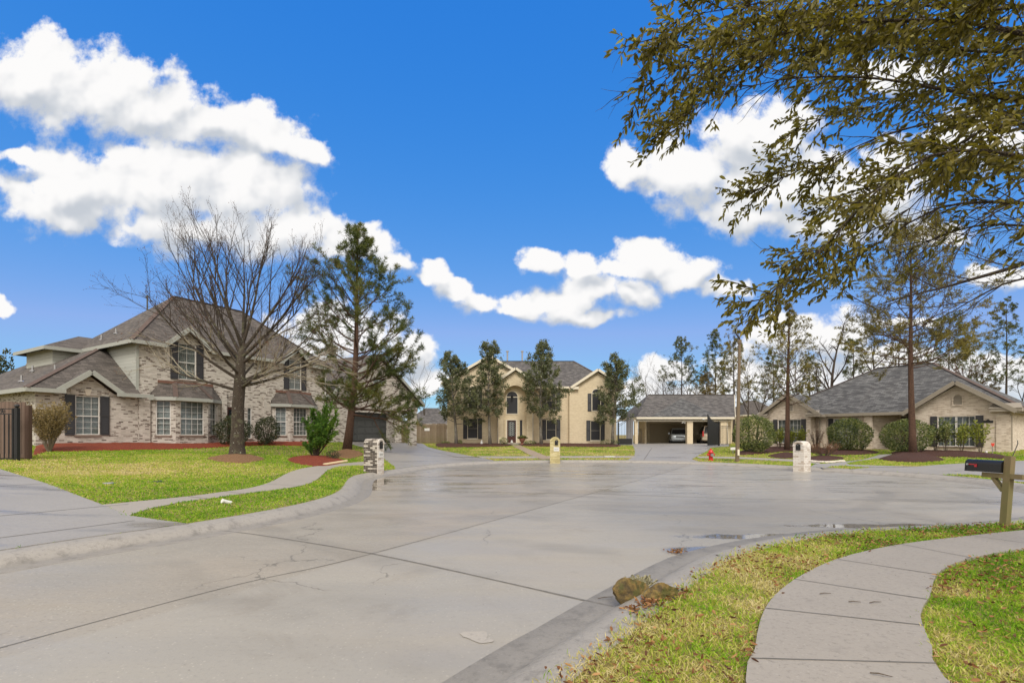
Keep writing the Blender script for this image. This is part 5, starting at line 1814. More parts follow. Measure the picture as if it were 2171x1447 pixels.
ball_bush(1598, 962, 885, 39, 'round_bush', 'largest rounded clipped bush just right of the lamp pole', 61, n=6500, leaf=.12, Y=31.5)
ball_bush(1801, 958, 890, 39, 'round_bush', 'rounded clipped bush before the middle wall of the tan house', 62, n=6500, leaf=.11, Y=31.0)
ball_bush(1922, 957, 892, 44, 'round_bush', 'rounded clipped bush behind the red trunked pine', 63, n=6500, leaf=.1, Y=28.4)
ball_bush(494, 941, 884, 33, 'holly_bush', 'dark green bush hidden behind the trunk of the leafless tree', 64, 'holly_leaf', 4200, .1, Y=29.8, ragged=.2)
ball_bush(566, 941, 886, 24, 'holly_bush', 'dark green bush left of the second bay window', 65, 'holly_leaf', 3600, .1, Y=31.5, ragged=.2)
ball_bush(706, 974, 955, 13, 'low_shrub', 'small dark low shrub in the red mulch beside the juniper', 66, 'holly_leaf', 700, .05)
for i, (px, py, tp, hp, Y, lab) in enumerate(((945, 945, 936, 9, 45.5, 'small green plant at the foot of the leftmost magnolia'), (972, 945, 933, 8, 45.5, 'small pale plant just right of the leftmost magnolia trunk'),
                                              (1068, 945, 928, 9, 45.6, 'dark plant left of the front step of the cream house'), (1124, 946, 934, 13, 45.4, 'leafy plant right of the potted plant by the step'),
                                              (1292, 946, 932, 20, 45.0, 'dense green shrub at the foot of the rightmost magnolia'))):
    ball_bush(px, py, tp, hp, 'garden_plant', lab, 70 + i, 'bush_leaf', 420, .1, Y=Y)


def twiggy(px, py, top_py, half_px, name, label, seed, mat, nst=26, leaf=.05, per=10, Y=None, stemm='twig_pale', flat=.9, tint=(.5, .25), cat='bush', lk=1, t0=.35):
    rg = random.Random(seed); rs = np.random.RandomState(seed)
    b = ground_at(px, py, Y)
    H = CAM_H + (HY - top_py) / FPX * b.y - b.z
    a = half_px / FPX * b.y
    o = empty(name, b)
    tag(o, label, cat)
    out = []
    sp = [dict(seg=5, trop=.25, wig=.06), dict(n=(4, 7), seg=3, trop=.25, wig=.1, ang=30, ratio=.42, rr=.55, t0=.3, rmin=.005)]
    for i in range(nst):
        az = rg.uniform(0, 2 * math.pi); q = math.sqrt(rg.random())
        tx, ty = a * q * math.cos(az), a * q * math.sin(az)
        d = Vector((tx, ty, H * flat))
        grow(rg, out, Vector((tx * .06, ty * .06, -.03)), d, d.length * rg.uniform(.82, 1.04), .016, 0, sp, .3)
    wood(out, (0, 1), {0: 4, 1: 3}).build('stems', M[stemm], o)
    P1, D1 = along(rg, out, 1, .09, .1)
    P2, D2 = along(rg, out, 0, .09, max(t0, .3))
    P = np.concatenate([P1, P2]); D = np.concatenate([D1, D2])
    P = np.repeat(P, per // 3 + 1, 0) + rs.normal(size=(len(P) * (per // 3 + 1), 3)) * .02
    D = np.repeat(D, per // 3 + 1, 0) + rs.normal(size=P.shape) * .7
    V, F, k = leaf_cloud(rs, P, D, rs.uniform(.7, 1.2, len(P)) * leaf, leaf * .45, .05, kind=lk)
    np_mesh('foliage', V, F, M[mat], o, {'tint': np.repeat(np.clip(rs.normal(tint[0], tint[1], len(P)), 0, 1), k)})
    return o


twiggy(104, 947, 866, 36, 'twiggy_shrub', 'tan twiggy shrub in the red mulch beside the board fence', 81, 'dry_leaf', 60, .075, 10, Y=20.5, flat=.95)
twiggy(1748, 975, 936, 44, 'dry_shrub', 'rusty low shrub in the white edged bed by the white mailbox', 82, 'rust_leaf', 34, .06, 4, Y=27, stemm='twig', flat=.7)
twiggy(1731, 950, 908, 14, 'red_shrub', 'upright dark red shrub between the windows of the tan house', 83, 'rust_leaf', 16, .05, 3, Y=33.5, stemm='twig', tint=(.1, .1))
for i, (px, py, tp, hp, Y, lab, mt) in enumerate(((1654, 951, 913, 13, 34.6, 'lime leaved plant left of the thin pine trunk', 'lime_leaf'), (1676, 951, 915, 8, 34.6, 'lime leaved plant just right of the thin pine trunk', 'lime_leaf'),
                                                  (1700, 951, 911, 11, 34.2, 'bright lime plant before the right shutter of the left gable window', 'lime_leaf'),
                                                  (1984, 960, 902, 11, 28.2, 'dark leafy plant before the left shutter of the right gable window', 'bush_leaf'), (2005, 960, 897, 19, 28.0, 'largest dark plant before the right gable window', 'bush_leaf'),
                                                  (2039, 960, 905, 16, 27.8, 'lime plant before the middle of the right gable window', 'lime_leaf'), (2079, 961, 902, 15, 27.5, 'straggly lime plant before the right shutter', 'lime_leaf'))):
    twiggy(px, py, tp, hp, 'window_plant', lab, 90 + i, mt, 8, .12, 3, Y=Y, stemm='twig', flat=1.0, lk=2, t0=.5)

# ---- leaning juniper in the red bed
rg = random.Random(7); rs = np.random.RandomState(7)
b = ground_at(668, 969)
o = empty('juniper_bush', b)
tag(o, 'bright green juniper with a leaning bare stem in the small red bed', 'bush')
out = []
sp = [dict(seg=5, trop=.3, wig=.06), dict(n=(7, 9), seg=4, trop=.5, wig=.09, ang=34, ratio=.42, rr=.5, t0=.2, rmin=.008, lift=.3), dict(n=(4, 6), seg=3, trop=.3, wig=.1, ang=34, ratio=.45, rr=.5, t0=.15, rmin=.005)]
for d, L in (((-.62, .1, .55), .8), ((-.25, -.1, 1), 1.7), ((.1, .2, 1), 2.2), ((.35, -.1, 1), 2.2), ((.55, .1, .9), 2.05), ((.15, -.35, .8), 1.5), ((-.05, .4, .9), 1.9), ((.55, -.25, .6), 1.5), ((.75, .2, .75), 1.8), ((-.1, -.1, .5), 1.0), ((.3, 0, 1.2), 2.3)):
    grow(rg, out, Vector((0, 0, -.03)), Vector(d), L, .045, 0, sp, .25)
wood(out, (0, 1), {0: 6, 1: 4}).build('stems', M['bark_dark'], o)
P1, D1 = along(rg, out, 2, .045, .0)
P2, D2 = along(rg, out, 1, .05, .2)
P3, D3 = along(rg, out, 0, .06, .45)
P = np.concatenate([P1, P2, P3]); D = np.concatenate([D1, D2, D3]) + np.array([[0, 0, .5]])
V, F, k = tufts(rs, P, D, .13, 7, .028, .5)
np_mesh('foliage', V, F, M['juniper'], o, {'tint': np.repeat(np.clip(rs.normal(.45, .2, len(P)) + .25 * (P[:, 0] > .7), 0, 1), k)})

# ---- oak whose boughs hang over the near pavement
rg = random.Random(3); rs = np.random.RandomState(3)
ob = Vector((6.9, 3.6, terr(6.9, 3.6)))
OAK = empty('oak_tree', ob)
tag(OAK, 'big oak beyond the right edge whose leafy olive boughs hang over the upper right sky', 'tree')
out = []
cr0 = Vector((-.1, .1, 3.1))
out.append((0, [Vector((0, 0, -.1)), Vector((0, 0, .25)), Vector((-.03, .02, 1.2)), Vector((-.06, .05, 2.2)), cr0, Vector((.1, .2, 4.6)), Vector((.3, .4, 6.2)), Vector((.3, .5, 7.8))], [.42, .30, .25, .23, .22, .17, .11, .05]))
BOUGHS = [
    [(2420, 170, 4.0), (2080, 55, 4.2), (1780, 50, 4.4), (1560, 95, 4.55), (1420, 150, 4.7), (1350, 185, 4.8)],
    [(2400, 420, 3.7), (2150, 330, 4.0), (1960, 330, 4.2), (1820, 430, 4.4), (1730, 530, 4.5), (1650, 600, 4.6), (1600, 635, 4.7)],
    [(2420, 250, 4.4), (2050, 200, 4.6), (1830, 165, 4.8), (1640, 170, 4.9), (1490, 215, 5.0), (1420, 262, 5.1)],
    [(2420, -80, 3.7), (2100, -70, 3.9), (1800, -30, 4.1), (1580, 10, 4.3), (1430, 40, 4.4), (1385, 80, 4.5)],
    [(2420, 460, 4.3), (2150, 430, 4.5), (1980, 440, 4.7), (1860, 510, 4.9), (1770, 565, 5.0), (1700, 590, 5.1)],
    [(2420, 260, 5.0), (2100, 245, 5.2), (1900, 275, 5.3), (1760, 330, 5.5), (1650, 375, 5.6), (1600, 400, 5.7)],
    [(2420, 350, 5.2), (2120, 330, 5.4), (1950, 370, 5.5), (1830, 400, 5.6), (1740, 440, 5.7)],
    [(2420, 80, 5.0), (2100, 110, 5.2), (1900, 90, 5.3), (1700, 110, 5.4), (1540, 130, 5.5)],
    [(2420, 0, 4.6), (2100, 20, 4.8), (1900, 10, 5.0), (1720, 20, 5.1), (1560, 50, 5.2), (1450, 100, 5.2)],
    [(2420, 520, 4.6), (2180, 480, 4.8), (2050, 480, 5.0), (1960, 510, 5.2), (1900, 535, 5.3)],
    [(2420, 120, 5.4), (2150, 170, 5.6), (1980, 190, 5.8), (1820, 230, 5.9), (1700, 260, 6.0)],
    [(2420, -120, 4.8), (2000, -70, 5.0), (1750, 70, 5.3), (1600, 130, 5.5), (1480, 190, 5.6), (1440, 225, 5.7)],
    [(2420, 300, 4.2), (2080, 270, 4.4), (1960, 400, 4.7), (1880, 470, 4.9), (1800, 500, 5.1)],
    [(2420, -60, 5.2), (2150, -30, 5.4), (1980, 60, 5.6), (1850, 60, 5.8), (1650, 60, 6.0), (1520, 80, 6.0)],
]
lspec = [None, None, dict(n=0, seg=4, trop=-.12, wig=.12), dict(n=(2, 4), seg=3, trop=-.1, wig=.14, ang=40, ratio=.55, rr=.6, t0=.2, rmin=.0022)]
for bi, bg_ in enumerate(BOUGHS):
    pts = [cr0 * .98] + [at(q[0] + 12, q[1], q[2]) - ob for q in bg_]
    P = [Vector(p) for p in crom([tuple(p) for p in pts], .18)]
    n = len(P)
    rad = [max(.0035, .040 * (1 - i / n) ** 1.2) for i in range(n)]
    out.append((1, P, rad))
    for i in range(n):
        t = i / n
        if P[i].x + ob.x > 1.45 * (P[i].y + ob.y): continue
        for _ in range(3 if t > .45 else 2):
            d = (P[min(i + 1, n - 1)] - P[max(i - 1, 0)]).normalized()
            dd = (rnd_dir(rg, d, R(rg.uniform(20, 62))) + Vector((-.25, 0, -.05))).normalized()
            grow(rg, out, P[i], dd, rg.uniform(.3, .72) * (1.1 - .35 * t), .0055, 2, lspec, .4)
wood(out, (0, 1), {0: 12, 1: 7}).build('trunk', M['bark_dark'], OAK, smooth=True)
wood(out, (2, 3), {2: 4, 3: 3}).build('branches', M['bark_dark'], OAK)
P1, D1 = along(rg, out, 2, .024, .12)
P2, D2 = along(rg, out, 3, .021, .1)
P = np.concatenate([P1, P2]); D = np.concatenate([D1, D2])
Wp = P + np.array([tuple(ob)])
uu = Wp[:, 0] / Wp[:, 1]; vv_ = (Wp[:, 2] - CAM_H) / Wp[:, 1]
gap = np.sin(Wp[:, 0] * 4.1 + 1) + np.sin(Wp[:, 2] * 4.6 + .5) + np.sin(Wp[:, 1] * 3.3)
keep = (gap > -1.25) & (rs.uniform(size=len(P)) < np.where((uu > .84) & (vv_ < .50), .28, .97))
P, D = P[keep], D[keep]
D = D * .9 + rs.normal(size=P.shape) * .55 + np.array([[-.1, 0, -.25]])
n = len(P)
V, F, k = leaf_cloud(rs, P, D, rs.uniform(.042, .10, n), rs.uniform(.017, .036, n), .12, kind=2)
np_mesh('crown', V, F, M['oak_leaf'], OAK, {'tint': np.repeat(np.clip(rs.normal(.45, .3, n), 0, 1), k)})
print('oak leaves', n)

# ---- leafless tree past the right edge, one bough reaching in
rg = random.Random(9); rs = np.random.RandomState(9)
tb = Vector((13.2, 6.9, terr(13.2, 6.9)))
T = empty('bare_tree', tb)
tag(T, 'leafless tree beyond the right edge with one dark bough reaching over the roof', 'tree')
out = []
out.append((0, [Vector((0, 0, -.1)), Vector((0, 0, .3)), Vector((-.1, .1, 2)), Vector((-.2, .2, 3.6)), Vector((-.1, .3, 6)), Vector((.1, .3, 8.5))], [.3, .2, .17, .15, .1, .04]))
sp = [None, dict(seg=8), dict(n=0, seg=6, trop=.12, wig=.08), dict(n=(6, 9), seg=4, trop=.1, wig=.1, ang=32, ratio=.5, rr=.5, t0=.1, rmin=.004), dict(n=(3, 5), seg=3, trop=0, wig=.12, ang=38, ratio=.45, rr=.6, t0=.2, rmin=.0028)]
for bg_, r in (([(2420, 470, 7.6), (2250, 530, 8.0), (2150, 566, 8.4), (2060, 592, 8.8), (1990, 612, 9.2), (1920, 628, 9.6), (1850, 650, 10)], .085), ([(2300, 600, 8.4), (2171, 590, 8.8), (2090, 620, 9.2), (2020, 660, 9.6), (1960, 690, 10)], .05),
               ([(2400, 380, 7.2), (2230, 400, 7.6), (2110, 450, 8), (2010, 520, 8.4), (1930, 590, 8.8)], .05), ([(2400, 300, 7.4), (2250, 330, 7.8), (2120, 420, 8.2), (2040, 470, 8.6), (1960, 560, 9)], .04), ([(2380, 560, 8), (2240, 520, 8.4), (2140, 480, 8.8), (2060, 500, 9.2)], .035)):
    pts = [Vector((-.2, .2, 3.4))] + [at(*q) - tb for q in bg_]
    P = [Vector(p) for p in crom([tuple(p) for p in pts], .3)]
    n = len(P)
    out.append((1, P, [max(.006, r * (1 - i / n) ** .9) for i in range(n)]))
    for i in range(6, n, 2):
        d = (P[min(i + 1, n - 1)] - P[i - 1]).normalized()
        grow(rg, out, P[i], rnd_dir(rg, d, R(rg.uniform(22, 50))), rg.uniform(.7, 1.7), .012, 2, sp, .3)
wood(out, (0, 1), {0: 10, 1: 7}).build('trunk', M['bark_dark'], T, smooth=True)
wood(out, (2, 3, 4), {2: 4, 3: 3, 4: 3}).build('branches', M['bark_dark'], T)
P, D = along(rg, out, 4, .14, .2)
V, F, k = leaf_cloud(rs, P, D + rs.normal(size=D.shape) * .6, rs.uniform(.02, .045, len(P)), .016, kind=1)
np_mesh('buds', V, F, M['oak_leaf'], T, {'tint': np.repeat(rs.uniform(0, .6, len(P)), k)})
# ------------------------------------------------------------------ fences, mailboxes, street furniture, cars
def rock_mat():
    m, t, b = new_mat('mossy_rock')
    o = t.node('ShaderNodeTexCoord').outputs['Object']
    n = t.noise(o, 7, 6, .65, .5)
    n2 = t.noise(o, 22, 5, .7)
    c = t.ramp(n, [(.25, (.035, .028, .018)), (.42, (.12, .085, .035)), (.55, (.30, .20, .055)), (.72, (.17, .16, .135))])
    ms = t.noise(o, 5, 5, .7)
    c = t.mix(t.m('MULTIPLY', t.ss(ms, .50, .60), .7), c, (.085, .105, .02))
    c = t.mix(t.m('MULTIPLY', n2, .4), c, (.03, .025, .018))
    setp(t, b, Base_Color=c, Roughness=.9)
    bump(t, b, t.m('ADD', n, n2), .9, .03)
    return m


M['rock'] = rock_mat()
# ---- board fence and iron gate at the far left
fb_ = ground_at(55, 974)
F1 = empty('board_fence', fb_)
tag(F1, 'brown board fence ending at a dark post beside the left house', 'fence')
p = MB()
for i in range(9):
    p.box(-.16 - i * .145, -.022 - i * .145, .0, .022, .04, 1.98 + .02 * math.sin(i * 5))
p.box(-1.4, 0, .025, .06, .3, .39).box(-1.4, 0, .025, .06, 1.5, 1.59)
p.build('boards', M['fence'], F1)
MB().box(-.02, .12, -.03, .10, -.2, 1.86).build('post', wood_mat('dark_post', (.045, .025, .018), (.11, .065, .045), 9), F1)
MB().box(-1.4, -.02, -.03, -.002, .06, .2).build('kickboard', M['fence'], F1)
gb = ground_at(36, 976)
GT = empty('iron_gate', gb)
tag(GT, 'black iron gate leaf with a star ornament before the board fence', 'gate')
g = MB()
k = 1030 / gb.y
zt = lambda py: (976 - py) / k
for px in (27, 18.5, 9, -1, -11):
    g.box((px - 36) / k - .012, (px - 36) / k + .012, -.012, .012, .05, zt(877))
g.box((-20 - 36) / k, (28 - 36) / k, -.018, .018, zt(867), zt(865.2)).box((-20 - 36) / k, (28 - 36) / k, -.018, .018, zt(878), zt(876.2)).box((-20 - 36) / k, (28 - 36) / k, -.018, .018, .04, .09)
g.box((27 - 36) / k - .02, (27 - 36) / k + .02, -.02, .02, .04, zt(866))
g.tube([((5 - 36) / k + .085 * math.cos(a * .4), 0, zt(871.5) + .075 * math.sin(a * .4)) for a in range(17)], .009, 5)
g.build('gate_leaf', M['iron'], GT)
st = MB()
sp_ = [((5 - 36) / k + (.065 if i % 2 == 0 else .027) * math.sin(i * math.pi / 5), zt(871.5) + (.065 if i % 2 == 0 else .027) * math.cos(i * math.pi / 5)) for i in range(10)]
st.prism(sp_, -.01, .01).build('star', M['iron'], GT)
MB().box(-.055, .055, -.055, .055, -.15, zt(864)).build('post', M['iron'], GT)
MB().lathe([(.03, 0), (.05, .02), (.075, .06), (.06, .10), (.025, .12)], 12, (0, 0, zt(864))).build('finial', M['iron'], GT)

# ---- weathered fence between the houses
fa = at(822, 939, 53)
F2 = empty('board_fence', fa)
tag(F2, 'weathered pale board fence between the garage and the cream house', 'fence')
L = at(948, 939, 53).x - fa.x
p = MB()
rg = random.Random(2)
n = int(L / .15)
for i in range(n):
    p.box(i * .15, i * .15 + .14, 0, .022, .0, 2.12 + rg.uniform(-.03, .03))
p.build('boards', M['fence_far'], F2)
r_ = MB().box(0, L, .022, .07, .35, .45).box(0, L, .022, .07, 1.6, 1.7)
r_.build('rail', M['fence_far'], F2)
MB().box(L * .62, L * .62 + .55, -.03, -.002, 1.35, 1.65).build('notice', M['plaque'], F2)

# ---- two brick pillars before it
def pillar(px, py, Y, h, label):
    b = ground_at(px, py, Y)
    o = empty('brick_pillar', b, R(20))
    tag(o, label, 'pillar')
    MB().box(-.30, .30, -.30, .30, -.4, h).build('shaft', M['brick_grey'], o)
    MB().box(-.36, .36, -.36, .36, h, h + .09).build('cap', M['trim_dark'], o)
    return o


pillar(843, 938, 43.5, 3.0, 'brick pillar nearer the garage door, farther from the street')
pillar(874, 944, 38.5, 2.75, 'brick pillar standing out by the driveway edge, nearest the cream house')


def brick_mailbox(px, py, Y, rz, w, d, h, label, body, front=None, door_x=0.0, plaque=True, z=None):
    b = Vector(((px - CX) / FPX * Y, Y, 0))
    b.z = z if z is not None else terr(b.x, b.y)
    o = empty('brick_mailbox', b, R(rz))
    tag(o, label, 'mailbox')
    sh = h - w / 2
    prof = [(-w / 2, -.15), (w / 2, -.15), (w / 2, sh)] + [(w / 2 * math.cos(math.pi * k / 12), sh + w / 2 * math.sin(math.pi * k / 12)) for k in range(1, 12)] + [(-w / 2, sh)]
    MB().prism(prof, -d / 2, d / 2).build('brickwork', M[body], o)
    if front:
        q = [(x * .985, zz - .006 if zz > sh else zz) for x, zz in prof]
        MB().prism(q, -d / 2 - .03, -d / 2 - .002).build('front_face', M[front], o)
    y0 = -d / 2 - (.03 if front else 0)
    rim = MB()
    for k in range(12):
        a0, a1 = math.pi * k / 12, math.pi * (k + 1) / 12
        rim.prism([(w / 2 * math.cos(a0) * 1.03, sh + w / 2 * math.sin(a0) * 1.03), (w / 2 * math.cos(a1) * 1.03, sh + w / 2 * math.sin(a1) * 1.03), (w / 2 * math.cos(a1) * .72, sh + w / 2 * math.sin(a1) * .72), (w / 2 * math.cos(a0) * .72, sh + w / 2 * math.sin(a0) * .72)][::-1], y0 - .022, y0 - .004)
    rim.build('arch_bricks', M[front or body], o)
    dw = .17
    dp = [(door_x - dw / 2, sh - .16), (door_x + dw / 2, sh - .16), (door_x + dw / 2, sh + .02)] + [(door_x + dw / 2 * math.cos(math.pi * k / 8), sh + .02 + dw / 2 * math.sin(math.pi * k / 8)) for k in range(1, 8)] + [(door_x - dw / 2, sh + .02)]
    dd = MB().prism(dp, y0 - .035, y0 - .003).build('mailbox_door', M['black'], o)
    MB().box(door_x - .02, door_x + .02, y0 - .05, y0 - .036, sh + .03, sh + .05).build('latch', M['metal'], dd)
    if plaque:
        q = MB().box(door_x - .14, door_x + .14, y0 - .02, y0 - .003, sh - .48, sh - .27).build('number_plaque', M['plaque'], o)
        dg = MB()
        for i in range(4):
            xx = door_x - .09 + i * .055
            dg.box(xx, xx + .012, y0 - .024, y0 - .0205, sh - .42, sh - .33).box(xx + .012, xx + .032, y0 - .024, y0 - .0205, sh - .38 + .02 * (i % 2), sh - .365 + .02 * (i % 2))
        dg.build('numbers', M['garage_dark'], q)
    return o


brick_mailbox(792, 1000, 17.9, 72, .42, .56, 1.26, 'dark stained brick mailbox with a white front by the curb at left', 'brick_stained', 'brick_white', z=.10)
brick_mailbox(1177, 981, 25.75, -8, .52, .5, 1.28, 'mossy yellow brick mailbox at the far curb before the cream house', 'brick_moss', door_x=.08, z=.10)
brick_mailbox(1700, 992, 19.9, -57, .42, .56, 1.14, 'white brick mailbox by the curb before the tan house', 'brick_white', plaque=False, z=.10)

# ---- wooden post with black mailbox
pb = Vector(((2130 - CX) / FPX * 7.3, 7.3, 0)); pb.z = terr(pb.x, pb.y)
PM = empty('post_mailbox', pb, R(14))
PM.rotation_euler = (R(-5.5), 0, R(-80))
tag(PM, 'black metal mailbox with a red flag on a leaning wooden post', 'mailbox')
MB().box(-.044, .044, -.044, .044, -.25, 1.06).build('post', M['post'], PM)
MB().bar((-.33, 0, .755), (.20, 0, .755), .085, .075).build('arm', M['post'], PM)
MB().bar((-.19, 0, .72), (-.045, 0, .53), .07, .05).build('brace', M['post'], PM)
bw, bh = .165, .14
prof = [(-bw / 2, 0), (bw / 2, 0), (bw / 2, bh - .02)] + [(bw / 2 * math.cos(math.pi * k / 12), bh - .02 + bw / 2 * .85 * math.sin(math.pi * k / 12)) for k in range(1, 12)] + [(-bw / 2, bh - .02)]
mbx = MB().prism(prof, -.24, .24)
mr = Matrix.Translation((-.29, 0, .80)) @ Matrix.Rotation(R(-90), 4, 'Z')
xf(mbx, mr)
bo = mbx.build('box', M['black'], PM)
dr = MB().prism([(x * 1.04, z * 1.03 - .004) for x, z in prof], -.258, -.24)
xf(dr, mr).build('door', M['black'], bo)
fl = MB().box(-.50, -.38, -.096, -.085, .895, .912).box(-.405, -.375, -.096, -.085, .865, .912)
fl.build('flag', M['redflag'], bo)
MB().lathe([(.016, 0), (.016, .014)], 10).build('flag_rivet', M['metal'], bo)
bpy.context.view_layer.update()
rv = bo.children[-1]; rv.location = (-.50, -.096, .903); rv.rotation_euler = (R(90), 0, 0)
wv = MB().tube([(.03, 0, 1.06), (.06, 0, 1.16), (.085, 0, 1.25), (.078, 0, 1.3)], .006, 5)
wv.build('wire', M['garage_dark'], PM)

# ---- hydrant
hb = ground_at(1507, 976, 25.7)
H = empty('fire_hydrant', hb)
tag(H, 'red fire hydrant on the verge left of the lamp pole', 'hydrant')
MB().lathe([(.15, -.05), (.15, .03), (.105, .04), (.10, .36), (.125, .37), (.125, .40)], 16).build('barrel', M['red'], H)
MB().lathe([(.145, .40), (.145, .43), (.12, .46), (.085, .53), (.04, .57), (.04, .61), (.02, .62)], 16).build('bonnet', M['red'], H)
for dx, dy_, r in ((-1, 0, .055), (1, 0, .055), (0, -1, .075)):
    c = MB()
    if dx: c.tube([(dx * .09, 0, .31), (dx * .19, 0, .31)], r, 10).tube([(dx * .19, 0, .31), (dx * .215, 0, .31)], r * .6, 6)
    else: c.tube([(0, -.09, .29), (0, -.20, .29)], r, 12).tube([(0, -.20, .29), (0, -.225, .29)], r * .5, 6)
    c.build('outlet_cap', M['red'] if dx else M['metal'], H)

# ---- lamp pole
lb = ground_at(1563, 979, 24.6)
LP = empty('lamp_pole', lb)
tag(LP, 'tall tan concrete lamp pole with a bare bracket at its top', 'lamp pole')
kk = 1030 / lb.y
tp = (979 - 728) / kk
MB().tube([(0, 0, -.3), (.0, 0, .02), (.12, 0, tp)], [.112, .108, .068], 8).build('shaft', M['pole'], LP)
MB().tube([(.115, 0, tp - .02), (.12, 0, tp + .16)], .10, 10).build('collar', M['pole'], LP)
MB().tube([(.12, 0, tp + .1), (.10, 0, tp + .26), (-.02, 0, tp + .42), (-.06, 0, tp + .47)], [.05, .05, .035, .02], 8).build('bracket', M['iron'], LP)
MB().tube([(-.06, 0, tp + .47), (-.2, 0, tp + .5), (-.38, 0, tp + .46), (-.46, 0, tp + .40)], .008, 5).build('loose_wire', M['iron'], LP)
MB().box(-.05, .05, -.152, -.139, .32, .62).build('access_plate', M['trim_cream'], LP)

# ---- gates and railings of the carport
def railing(name, a, b, h, n, label, cat='fence', solid=0.0, top=None, boards=False, post=True, th=.02):
    """iron panel between two ground points; top(t) adds height"""
    a, b = Vector(a), Vector(b)
    o = empty(name, a, math.atan2(b.y - a.y, b.x - a.x))
    tag(o, label, cat)
    L = (b.xy - a.xy).length
    tf = top or (lambda t: 0)
    m_ = MB()
    for i in range(n + 1):
        t = i / n
        m_.box(t * L - .011, t * L + .011, -.011, .011, .08, h + tf(t))
        if i < n:
            t2 = (i + 1) / n
            m_.bar((t * L, 0, h + tf(t)), (t2 * L, 0, h + tf(t2)), .035, .035)
            m_.bar((t * L, 0, h - .16 + tf(t)), (t2 * L, 0, h - .16 + tf(t2)), .03, .03)
    m_.box(0, L, -.015, .015, .08, .12)
    if solid: m_.box(.02, L - .02, -.02, .02, .12, solid)
    m_.build('panel', M['iron'], o)
    if boards:
        bd = MB()
        for i in range(n):
            t = (i + .5) / n
            bd.box(i / n * L + .004, (i + 1) / n * L - .004, .015, .03, .1, h - .05 + tf(t))
        bd.build('backing_boards', M['iron'], o)
    if post:
        MB().box(-.07, .05, -.06, .06, -.2, h + .12).lathe([(.03, 0), (.06, .04), (.03, .1)], 8, (-.01, 0, h + .12)).build('post', M['iron'], o)
    return o


ga, gb2 = ground_at(1311, 949, 45.2), ground_at(1340, 949, 45.2)
railing('driveway_gate', ga, gb2, 1.95, 9, 'open black iron driveway gate with a rising scrolled top beside the cream house', 'gate', .62, lambda t: .72 * (t * t * (3 - 2 * t)))
gpl = MB()
gq = ground_at(1328, 949, 47.5)
gpo = empty('utility_screen', gq)
tag(gpo, 'grey board screen seen through the open scrolled gate', 'screen')
for i in range(4): gpl.box(i * .17, i * .17 + .16, 0, .03, 0, 2.5)
gpl.build('boards', plain('grey_boards', (.30, .29, .29), .8, .12), gpo)
ga, gb2 = ground_at(1524, 953, 42.5), ground_at(1500, 955, 41.0)
railing('driveway_gate', ga, gb2, 1.95, 10, 'open black solid gate leaf hiding the tan car in the carport', 'gate', .9, lambda t: .75 * t * t, boards=True)
ga, gb2 = ground_at(1529, 952, 43), ground_at(1549, 952, 43)
railing('iron_railing', ga, gb2, 1.75, 7, 'short black iron railing between the solid gate and the round bush', solid=0, post=False)
ga, gb2 = ground_at(1350, 941, 54), ground_at(1364, 941, 54)
railing('iron_railing', ga, gb2, 1.55, 6, 'black iron railing behind the left column of the carport', solid=0)


